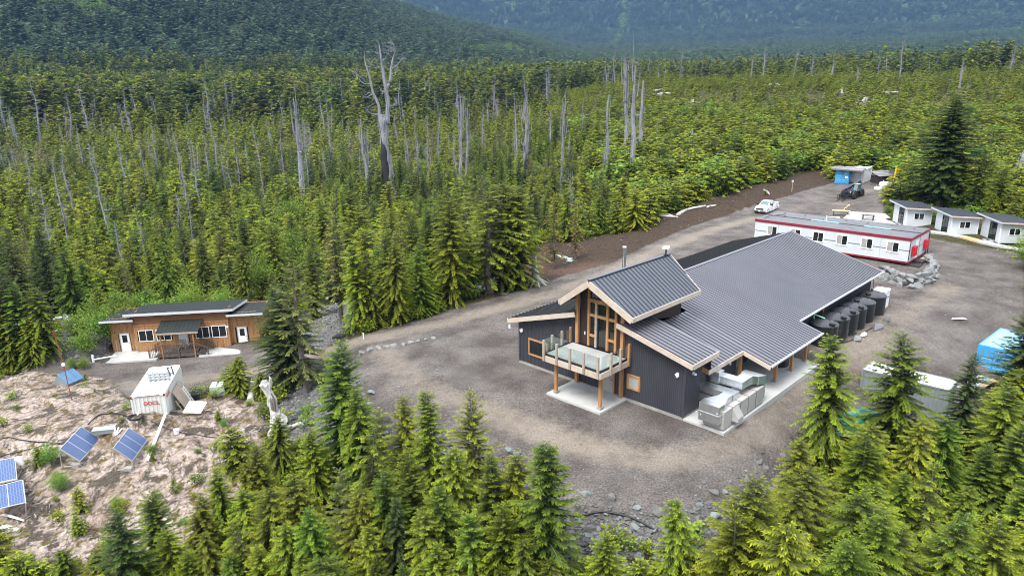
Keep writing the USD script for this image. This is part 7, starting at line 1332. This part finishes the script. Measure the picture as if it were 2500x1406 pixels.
for t in ALLT + [t for t in FILL if id(t) in single_ids]:
    k, x, y, z, s_, rz, wd, l, g, cat, nm = t
    path = numbered("/World", nm); xf = UsdGeom.Xform.Define(stage, path); pr = xf.GetPrim(); pr.GetReferences().AddInternalReference("/World/" + k); pr.SetInstanceable(True)
    xf.AddTranslateOp().Set(Gf.Vec3d(float(x), float(y), float(z))); xf.AddRotateZOp().Set(math.degrees(rz)); xf.AddScaleOp().Set(Gf.Vec3f(float(s_ * wd), float(s_ * wd), float(s_)))
    pl = where(t); lab = l or f"{LOOKS_OF[k[:5]]} {pl}"; tag(pr, lab, cat, None if l else f"{LOOKS_OF[k[:5]]}s {pl}")
rest = [t for t in FILL if id(t) not in single_ids]
kn = sorted({t[0] for t in rest}); ki = {k: i for i, k in enumerate(kn)}
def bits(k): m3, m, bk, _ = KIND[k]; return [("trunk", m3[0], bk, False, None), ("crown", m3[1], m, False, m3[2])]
# leaner versions for the distance
LOD = {}
def lod(k):
    f = k[:5]; sd_ = abs(hash_(k)) % 1000
    p = dict(cedar=(9, (2.1, 2.5, 1.9)[sd_ % 3], 70, .26, .70, .55, .05, .62, .45), hemlo=(9, (2.0, 2.5, 1.8)[sd_ % 3], 75, .25, .62, .35, .04, .65, .55), fir_k=(10, 2.1, 75, .25, .55, .28, .07, .8, .35), spars=(9, 1.5, 44, .28, .6, .45, .12, .75, .5), colum=(10, 1.2, 75, .25, .5, .4, .05, .55, .4), rusty=(8, 1.5, 48, .28, .55, .3, .12, .8, .3), olive=(9, 1.6, 50, .28, .55, .3, .25, .8, .3))
    if f == "bushy": return conifer(sd_ * 2 + 1, 6, 2.1, 52, .24, .58, .5, .02, .55, .5, wide=.54)
    if f == "alder": return broadleaf(sd_, 4.2, 1.7, 500, .36)
    a = p[f]; return conifer(sd_ * 2 + 1, *a, wide=.52)
def hash_(s): return sum((i + 1) * ord(c) * 31 for i, c in enumerate(s))
for k in KIND:
    if k[:5] not in ("young", "tall_"): LOD[k] = lod(k)
def lbits(k): m3 = LOD[k]; return [("trunk", m3[0], "bark", False, None), ("crown", m3[1], KIND[k][1], False, m3[2])]
def wood_of(name, T, label, bfn):
    if not T: return
    kn = sorted({t[0] for t in T}); ki = {k: i for i, k in enumerate(kn)}
    S = np.array([[t[4] * t[6], t[4] * t[6], t[4]] for t in T])
    instancer(name, [bfn(k) for k in kn], [(t[1], t[2], t[3]) for t in T], [ki[t[0]] for t in T], S, [t[5] for t in T], label, "forest")
wood_of("near_forest", [t for t in rest if math.hypot(t[1], t[2]) < 95], "rest of the mixed conifer wood close around the clearing", bits)
wood_of("forest", [t for t in rest if math.hypot(t[1], t[2]) >= 95], "mixed conifer forest stretching away behind the clearing", lbits)
# ---------------------------------------------------------------- far forest, hill and mountain woods
FARK = []
for k in range(6):
    m3 = conifer(300 + 2 * k + 1, 10, (2.5, 2.3, 2.0, 2.4, 1.9, 1.7)[k], 30, .62, 1.25, .35, .04, .65, .4, wide=.62); FARK.append([("crown", m3[1], ("needles_young", "needles_cedar", "needles_dark", "needles_pine", "needles_green", "needles_dark")[k], False, m3[2])])
FARH = []
for k in range(4):
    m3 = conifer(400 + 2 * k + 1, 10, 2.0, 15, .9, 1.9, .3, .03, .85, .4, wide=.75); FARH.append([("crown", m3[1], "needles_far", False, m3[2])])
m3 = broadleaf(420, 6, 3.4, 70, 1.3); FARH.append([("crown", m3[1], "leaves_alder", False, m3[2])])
def polar_fill(n, d0, d1, seed):
    r = np.random.default_rng(seed); d = np.sqrt(r.uniform(d0 ** 2, d1 ** 2, n)); a = np.radians(r.uniform(-41, 41, n)); x, y = d * np.sin(a), d * np.cos(a); return x, y, d, np.degrees(a), r
hgrid = (np.radians(az), rr)
from scipy.interpolate import RegularGridInterpolator
TZI = RegularGridInterpolator((np.radians(az), rr), TZ, bounds_error=False, fill_value=None)
def tz(x, y): return TZI(np.c_[np.arctan2(x, y), np.hypot(x, y)])
x, y, d, a, r = polar_fill(26000, 255, 800, 5)
z = tz(x, y); yg = young(x, y); old = np.clip((d - np.interp(a, [-40, -5, 2, 8, 40], [360, 330, 330, 440, 440])) / 60, 0, 1)
keep = r.uniform(size=len(x)) < np.where(yg > .5, 1.0, .62); h = np.where(yg > .5, r.uniform(2.6, 5.6, len(x)), r.uniform(4, 9, len(x)) * (1 - old) + old * r.uniform(11, 24, len(x)) * (1 + 1.1 * vnoise(x, y, 70, 81, 3)))
u = r.uniform(size=len(x)); idx = np.where(old > .5, np.where(u < .18, 1, np.where(u < .5, 3, np.where(u < .75, 2, np.where(u < .88, 5, 4)))), np.where(u < np.where(yg > .5, .72, .42), 0, np.where(u < .80, 1, np.where(u < .92, 3, np.where(u < .97, 4, 2)))))
pn = vnoise(x, y, 45, 33, 3); idx = np.where((pn > .12) & (yg > .5), np.where(u < .7, 1, 4), idx)
s_ = h / 10; w_ = s_ * np.where(yg > .5, 1.5, r.uniform(.9, 1.25, len(x)))
x, y, z, idx, s_, w_, r_a = x[keep], y[keep], z[keep], idx[keep], s_[keep], w_[keep], r.uniform(0, 6.28, keep.sum())
instancer("far_forest", FARK, np.c_[x, y, z - .3], idx, np.c_[w_, w_, s_], r_a, "older conifer forest across the valley floor", "forest")
x, y, d, a, r = polar_fill(60000, 790, 2900, 6); z = tz(x, y)
pn = vnoise(x, y, 130, 41, 4); al = (pn > .13) & (r.uniform(size=len(x)) < .8)
h = np.where(al, 9, r.uniform(13, 24, len(x))); s_ = h / np.where(al, 6, 10); idx = np.where(al, 4, r.integers(0, 4, len(x))); w_ = s_ * r.uniform(.95, 1.5, len(x)); keep = r.uniform(size=len(x)) > .12 * (pn < -.2)
instancer("hill_forest", FARH, np.c_[x, y, z - .5][keep], idx[keep], np.c_[w_, w_, s_][keep], r.uniform(0, 6.28, keep.sum()), "conifer forest covering the hill and the foot of the mountain", "forest")
x, y, d, a, r = polar_fill(90000, 2880, 5300, 7); z = tz(x, y)
ang = a; gul = np.exp(-((ang - (8.4 + (d - 3300) / 1900 * 2.0)) / .42) ** 2) + .7 * np.exp(-((ang - (14.5 + (d - 3300) / 2500 * 2.4)) / .25) ** 2) + np.clip(vnoise(x, y, 420, 43, 4) * 5 - .75, 0, 1)
alm = r.uniform(size=len(x)) < gul * .97
h = np.where(alm, 8, r.uniform(16, 28, len(x))); s_ = h / np.where(alm, 6, 10); w_ = s_ * r.uniform(1.1, 1.8, len(x)) * np.where(alm, 1.6, 1); keep = np.ones(len(x), bool)
instancer("mountain_forest", FARH, np.c_[x, y, z - .8][keep], np.where(alm, 4, r.integers(0, 4, len(x))), np.c_[w_, w_, s_][keep], r.uniform(0, 6.28, keep.sum()), "conifer forest on the far mountain side", "forest")
x, y, d, a, r = polar_fill(2600, 200, 800, 9)
# ---------------------------------------------------------------- undergrowth
UG = []; HGLOW = gaussian_filter((GY < 38.5 + .15 * (GX + 30)).astype(float), 3) > .5
for k in range(3): m3 = broadleaf(500 + k, 1.1, .9, 240, .20); UG.append([("crown", m3[1], ("leaves_alder", "needles_cedar", "needles_green")[k], False, m3[2])])
dens = np.clip(1 - SM["yard"] * 3 - SM["soil"] * 2.4 - SM["rock"] * np.where(HGLOW, .70, .90) - SM["rubble"] * .95 - SM["bank"] - SM["lbank"] * .75, 0, 1)
r = np.random.default_rng(12); N2 = 16000; d = np.sqrt(r.uniform(20 ** 2, 240 ** 2, N2 * 2)); a = np.radians(r.uniform(-42, 42, N2 * 2)); x, y = d * np.sin(a), d * np.cos(a)
dd2 = np.where(near_w(x, y) > 0, samp(dens, x, y), 1); k = r.uniform(size=len(x)) < dd2 * np.clip(60 / d, .12, 1); x, y = x[k], y[k]
q = np.stack([(x - BX) * cb - (y - BY) * sb, (x - BX) * sb + (y - BY) * cb], -1); k = ~((q[:, 0] > -2) & (q[:, 0] < 20) & (q[:, 1] > -5) & (q[:, 1] < 60)) & ~(np.hypot(x + 36, y - 73) < 9) & ~((x > 46) & (x < 82) & (np.abs(y - np.interp(x, [46, 82], [97, 74])) < 8)); x, y = x[k], y[k]; z = gh(x, y)
instancer("undergrowth", UG, np.c_[x, y, z - .05], r.integers(0, 3, len(x)), r.uniform(.4, 1.2, len(x)) * np.where(near_w(x, y) * samp(SM["rock"], x, y) > .3, .62, 1.0), r.uniform(0, 6.28, len(x)), "low salal and seedlings covering the ground between trees", "undergrowth")
# ---------------------------------------------------------------- dead grey snags
def snag_mesh(seed, H, R, spires=0, stubs=26, arms=0, thin=.12, curl=.35, twigs=60):
    r = np.random.default_rng(seed); mb = MB(); k = 7; P = np.c_[np.cumsum(r.normal(0, .012, (k, 2)), 0) * H, np.linspace(-.5, H, k)]; P[:, :2] -= P[0, :2]
    v, f = trunk_mesh(P, R * np.interp(np.linspace(0, 1, k), [0, .08, .5, 1], [1.35, 1.0, .75, thin]), 8, seed, .28); mb.add(v, f)
    at_ = lambda t: np.array([np.interp(t, np.linspace(0, 1, k), P[:, i]) for i in range(3)])
    for i in range(stubs):
        t = r.uniform(.3, .98); b = at_(t); a = r.uniform(0, 6.28); L = r.uniform(.4, 1.0) * (1.5 * (1 - t) + .5) * max(.6, H / 14); o = np.array([math.cos(a), math.sin(a), 0])
        mb.tube([b, b + o * L * .5 + [0, 0, -L * curl * .5], b + o * L + [0, 0, L * (curl - .25)]], [.045 * H / 14 + .01, .03, .008], 4)
    for i in range(twigs):
        t = r.uniform(.22, .99); b = at_(t); a = r.uniform(0, 6.28); L = r.uniform(.5, 1.3) * (1.25 - t) * (.6 + H / 20); o = np.array([math.cos(a), math.sin(a), 0]); w0 = .012 + .0012 * H
        mb.tube([b, b + o * L * .55 + [0, 0, -L * r.uniform(-.1, .35)], b + o * L + [0, 0, L * r.uniform(-.2, .5)]], [w0, w0 * .8, w0 * .3], 3)
    for i in range(spires):
        t = r.uniform(.45, .88); b = at_(t); a = i * 6.28 / max(1, spires) + r.uniform(-.4, .4); o = np.array([math.cos(a), math.sin(a), 0]); w = R * r.uniform(.9, 2.2)
        mb.tube([b, b + o * w * .8 + [0, 0, .3], b + o * w + [0, 0, H * .12], b + o * w * 1.05 + [0, 0, H * r.uniform(.16, .40)]], [R * .26, R * .24, R * .13, .02], 5)
    for i in range(arms):
        t = r.uniform(.45, .75); b = at_(t); a = r.uniform(0, 6.28); o = np.array([math.cos(a), math.sin(a), 0]); w = R * r.uniform(2.2, 3.6)
        mb.tube([b, b + o * w * .7 + [0, 0, -.1], b + o * w + [0, 0, .5], b + o * w + [0, 0, H * r.uniform(.1, .2)]], [R * .35, R * .28, R * .2, .02], 5)
    return mb
SN = [(717,238,738,482,.95,3,1,"thick grey dead trunk with splintered top, left of the burnt twin topped snag"),(1106,215,1124,432,.6,5,0,"grey dead trunk with many spires right of the burnt twin topped snag"),(1140,262,1138,425,.5,4,0,None),(1278,240,1283,432,.8,5,2,"grey candelabra snag with curved side arm in the middle of the forest"),(1266,225,1262,390,.4,1,0,None),(1364,246,1372,408,.5,4,0,None),(1344,272,1343,352,.45,0,0,None),(1485,230,1478,425,.55,0,1,"slender grey snag with forked lower trunk"),(1472,310,1476,430,.3,0,0,None),(1522,140,1520,366,.75,7,1,"tall grey snag crowned by a sheaf of upright spires"),(1549,146,1545,416,.85,1,0,"tall ragged snag in the row of three on the plantation"),(1563,198,1560,372,.7,0,1,"rightmost ragged snag in the row of three on the plantation"),(1683,318,1682,374,.75,0,0,"short pointed grey snag alone on the young plantation"),(882,292,898,442,.7,2,0,None),(893,330,900,440,.5,1,0,None),
 (163,346,186,530,.28,0,0,None),(222,349,268,592,.28,0,0,None),(118,388,168,582,.28,0,0,None),(275,300,306,472,.30,0,0,None),(440,369,468,536,.36,0,1,None),(471,339,490,496,.34,0,0,None),(527,250,538,436,.36,0,0,"pale bare dead trunk rising from the wood left of the thick grey trunk"),(111,447,132,622,.25,0,0,None),(507,326,521,464,.26,0,0,None),(291,542,303,640,.28,0,0,None),(687,300,697,456,.28,0,0,None),(755,285,760,470,.2,0,0,None),(1420,250,1422,330,.3,0,0,None),(400,335,470,440,.22,0,0,None),(1050,260,1045,430,.2,0,0,None),(1075,270,1070,400,.25,1,0,None),(1180,250,1182,380,.25,1,0,None),(620,300,640,440,.22,0,0,None),(575,320,588,450,.22,0,0,None),(1600,290,1601,330,.3,0,0,None),(340,330,360,470,.25,0,0,None),(60,360,82,520,.24,0,0,None),(800,310,808,400,.3,2,0,None),(1015,300,1020,440,.24,0,0,None),(2195,100,2196,180,.5,2,0,None),(1860,110,1862,195,.5,0,0,None),(2345,145,2342,208,.6,2,1,None),(2030,148,2030,192,.6,1,0,None),(1830,145,1832,195,.6,0,0,None),(1175,140,1176,190,.4,1,0,None),(2090,170,2092,198,.7,3,1,None)]
def snag_base(u, v):
    P = ground_px(u, v); return P if 40 < math.hypot(P[0], P[1]) < 255 else None
for i, (u0, v0, u1, v1, R, sp_, ar, l) in enumerate(SN):
    P = snag_base(u1, v1 + 14)
    if P is None or P[1] > 225:
        d = ray(u1, v1 + 8); tt = np.arange(150, 900, 1.0); Q_ = EYE + d * tt[:, None] / np.linalg.norm(d); kk = np.argmax(Q_[:, 2] < tz(Q_[:, 0], Q_[:, 1])); P = Q_[kk if kk else -500]; g = float(tz(P[:1], P[1:2])[0])
    else: g = gz(P[0], P[1])
    hs = np.arange(2, 70, .25); pv = pix(np.c_[np.full(len(hs), P[0]), np.full(len(hs), P[1]), g + hs])[:, 1]; H = float(hs[np.argmin(np.abs(pv - v0))])
    px_m = F / np.linalg.norm(P - EYE); R_ = R * .72 if R > .4 else R * .6
    t = thing("snag", l or ("bare grey dead tree standing in the wood, left part of the forest" if u1 < 820 else "bare grey dead tree standing in the forest"), "dead tree", (P[0], P[1], g), 0, None if l else ("dead trees in the left wood" if u1 < 820 else "dead trees in the middle and far forest"))
    part(t, "trunk", snag_mesh(700 + i, H, R_, sp_ * 2 + (R > .4), 34 if R < .4 else 22, ar, .05 if R < .4 or sp_ else .35), "dead_wood")
# the burnt twin topped snag
P = gp(952, 486); k_ = np.linalg.norm(P - EYE) / F        # metres per pixel there
t = thing("burnt_snag", "huge silver snag with twin tops and a black burnt hollow at its foot", "dead tree", P)
u_ = lambda dx, dy, dz=0: np.array([dx * k_, dz, (486 - dy) * k_ * 1.05])
part(t, "trunk", trunk_mesh([u_(0, 492), u_(0, 470), u_(-2, 420), u_(-4, 360), u_(-4, 315), u_(-4, 300)], np.array([17, 13, 10, 9.5, 10, 7]) * k_, 15, 2, .8), "dead_wood", smooth=50)
part(t, "burnt_hollow", trunk_mesh([u_(-2, 474, -.9), u_(-4, 440, -.75), u_(-7, 385, -.62), u_(-6, 345, -.5)], np.array([11, 10.5, 8.5, 3]) * k_, 8, 3, .3), "burnt_wood", smooth=50)
part(t, "stem", trunk_mesh([u_(4, 318), u_(10, 285), u_(6, 240), u_(2, 205), u_(-2, 160), u_(-4, 148)], np.array([6.5, 5, 4.2, 3, 1.4, .4]) * k_, 9, 4, .5), "dead_wood", smooth=50); part(t, "stem", trunk_mesh([u_(-10, 318), u_(-12, 282), u_(-24, 252), u_(-30, 215), u_(-37, 190), u_(-37, 165)], np.array([4.6, 3.4, 2.8, 2.4, 1.4, .4]) * k_, 8, 5, .5), "dead_wood", smooth=50)
part(t, "stem", trunk_mesh([u_(6, 250), u_(18, 228), u_(22, 200), u_(28, 180), u_(34, 165)], np.array([3.4, 3.8, 2.7, 1.4, .4]) * k_, 8, 6, .5), "dead_wood", smooth=50)
rb = np.random.default_rng(3)
for (x0, y0, x1, y1) in ((22, 205, 52, 178), (20, 215, 40, 205), (-30, 235, -56, 225), (-56, 225, -62, 205), (-24, 255, -50, 262), (8, 215, -12, 192), (0, 190, 18, 168), (18, 168, 30, 163), (12, 282, 34, 272), (-30, 200, -20, 190), (-14, 300, -40, 290), (26, 190, 32, 150), (2, 178, -10, 165), (4, 250, -8, 255)):
    if True:
        for _ in range(4): tx, ty = x0 + (x1 - x0) * rb.uniform(.3, 1), y0 + (y1 - y0) * rb.uniform(.3, 1); part(t, "twig", MB().tube([u_(tx, ty), u_(tx + rb.normal(0, 5), ty - 5, rb.normal(0, .4)), u_(tx + rb.normal(0, 8), ty - rb.uniform(8, 16), rb.normal(0, .6))], np.array([.7, .5, .2]) * k_, 4), "dead_wood")
    part(t, "branch", MB().tube([u_(x0, y0), u_((x0 + x1) / 2, (y0 + y1) / 2 + 4, rb.normal(0, .4)), u_(x1, y1, rb.normal(0, .6))], np.array([1.5, 1.0, .3]) * k_, 5), "dead_wood")
for i, (u, v, L_, l) in enumerate(((1612, 240, 7, "heap of bleached logs on the young plantation below the old forest edge"), (1690, 262, 3, "bleached stump standing on the young plantation right of the ragged snags"), (1805, 392, 2.2, "pale broad stump among young trees above the pickup"), (1600, 232, 6, "second bleached log heap just left of the first on the plantation"), (1885, 215, 4, "bleached log end high on the young plantation"), (2050, 240, 4, "pale stump with logs near the top of the plantation, right part"), (2165, 238, 5, "row of pale logs near the top of the plantation at the right"), (2110, 262, 4, "pale root plate in the right part of the plantation"), (1480, 300, 4, "white fallen log left of the ragged snags"), (2400, 395, 5, "white tangle of dead branches behind the guest cabins"))):
    P = ground_px(u, v + 6); far_ = math.hypot(P[0], P[1]) > 250
    if far_:
        d = ray(u, v + 4); tt = np.arange(150, 900, 1.0); Q_ = EYE + d * tt[:, None] / np.linalg.norm(d); P = Q_[np.argmax(Q_[:, 2] < tz(Q_[:, 0], Q_[:, 1]))]
    g = (float(tz(P[:1], P[1:2])[0]) if far_ else gz(P[0], P[1])) + (2.0 if far_ else 1.2); r = np.random.default_rng(900 + i); t = thing("log_heap", l, "logs", (P[0], P[1], g))
    if "stump" in l or "root" in l: part(t, "stump", trunk_mesh([(0, 0, -2.5), (0, 0, 0), (.1, 0, L_ * .45)], [L_ * .3, L_ * .24, L_ * .16], 9, i, .5), "driftwood", smooth=50)
    for k in range(5):
        a = r.uniform(0, 3.14); c = r.normal(0, .22 * L_, 2); part(t, "log", MB().tube([(c[0] - math.cos(a) * L_ * .4, c[1] - math.sin(a) * L_ * .4, r.uniform(-.3, .5)), (c[0] + math.cos(a) * L_ * .4, c[1] + math.sin(a) * L_ * .4, r.uniform(-.2, .9))], [.06 * L_, .03 * L_], 6), "driftwood")
# leaning trunk at the right edge
A, B = gp(2458, 452), None; k2 = np.linalg.norm(A - EYE) / F; t = thing("leaning_snag", "grey leaning dead trunk at the right edge of the view", "dead tree", A); part(t, "trunk", trunk_mesh([(0, 0, -.3), (22 * k2, 0, 45 * k2), (42 * k2, .2, 110 * k2)], np.array([10, 8, 5]) * k2, 8, 8, .25), "dead_wood", smooth=50); part(t, "root", MB().tube([(0, 0, 0), (-.9, -.4, .1)], [.3, .06], 5), "dead_wood")
# thin grey spires all through the forest
SPK = [[("trunk", snag_mesh(800 + k, (12, 9, 11, 7)[k], .13, k % 2 * 2, 22, 0, .05).get(), "dead_wood", False, None)] for k in range(4)]
x, y, d, a, r = polar_fill(2600, 105, 760, 9); yg = young(x, y); ins = near_w(x, y) > 0; w0 = np.where(ins, samp(wood, x, y), 1)
k = (r.uniform(size=len(x)) < np.where(yg > .5, .035, np.interp(d, [100, 200, 760], [.16, .42, .42])) * np.where(a < 0, 1.15, .9)) & (r.uniform(size=len(x)) < w0); x, y, d = x[k], y[k], d[k]; z = np.where(near_w(x, y) > 0, gh(x, y), tz(x, y))
sc_ = np.where(d > 330, r.uniform(1.2, 2.2, len(x)), r.uniform(.7, 1.35, len(x))); yy_ = young(x, y) > .5; sc_ = np.where(yy_, sc_ * .35, sc_)
instancer("dead_spires", SPK, np.c_[x, y, z], r.integers(0, 4, len(x)), np.c_[sc_ * np.where(d > 330, 1.15, 1.0), sc_ * np.where(d > 330, 1.15, 1.0), sc_], r.uniform(0, 6.28, len(x)), "thin grey dead stems scattered through the forest", "dead trees", tilt=r.normal(0, .04, len(x)))
# ---------------------------------------------------------------- air
LOOK["haze_air"] = usdkit.material(stage, "/World/Looks/haze_air", {"v": ("principled_volume", {"color": (.30, .54, 1.0), "density": 5.4e-5, "anisotropy": 0.0})}, volume="v.volume")
single("haze", MB().box(-9200, 9200, -9200, 9200, float(VV[:, 2].min()) - 1.0, float(VV[:, 2].max()) + 40.0), "haze_air", kind="stuff")
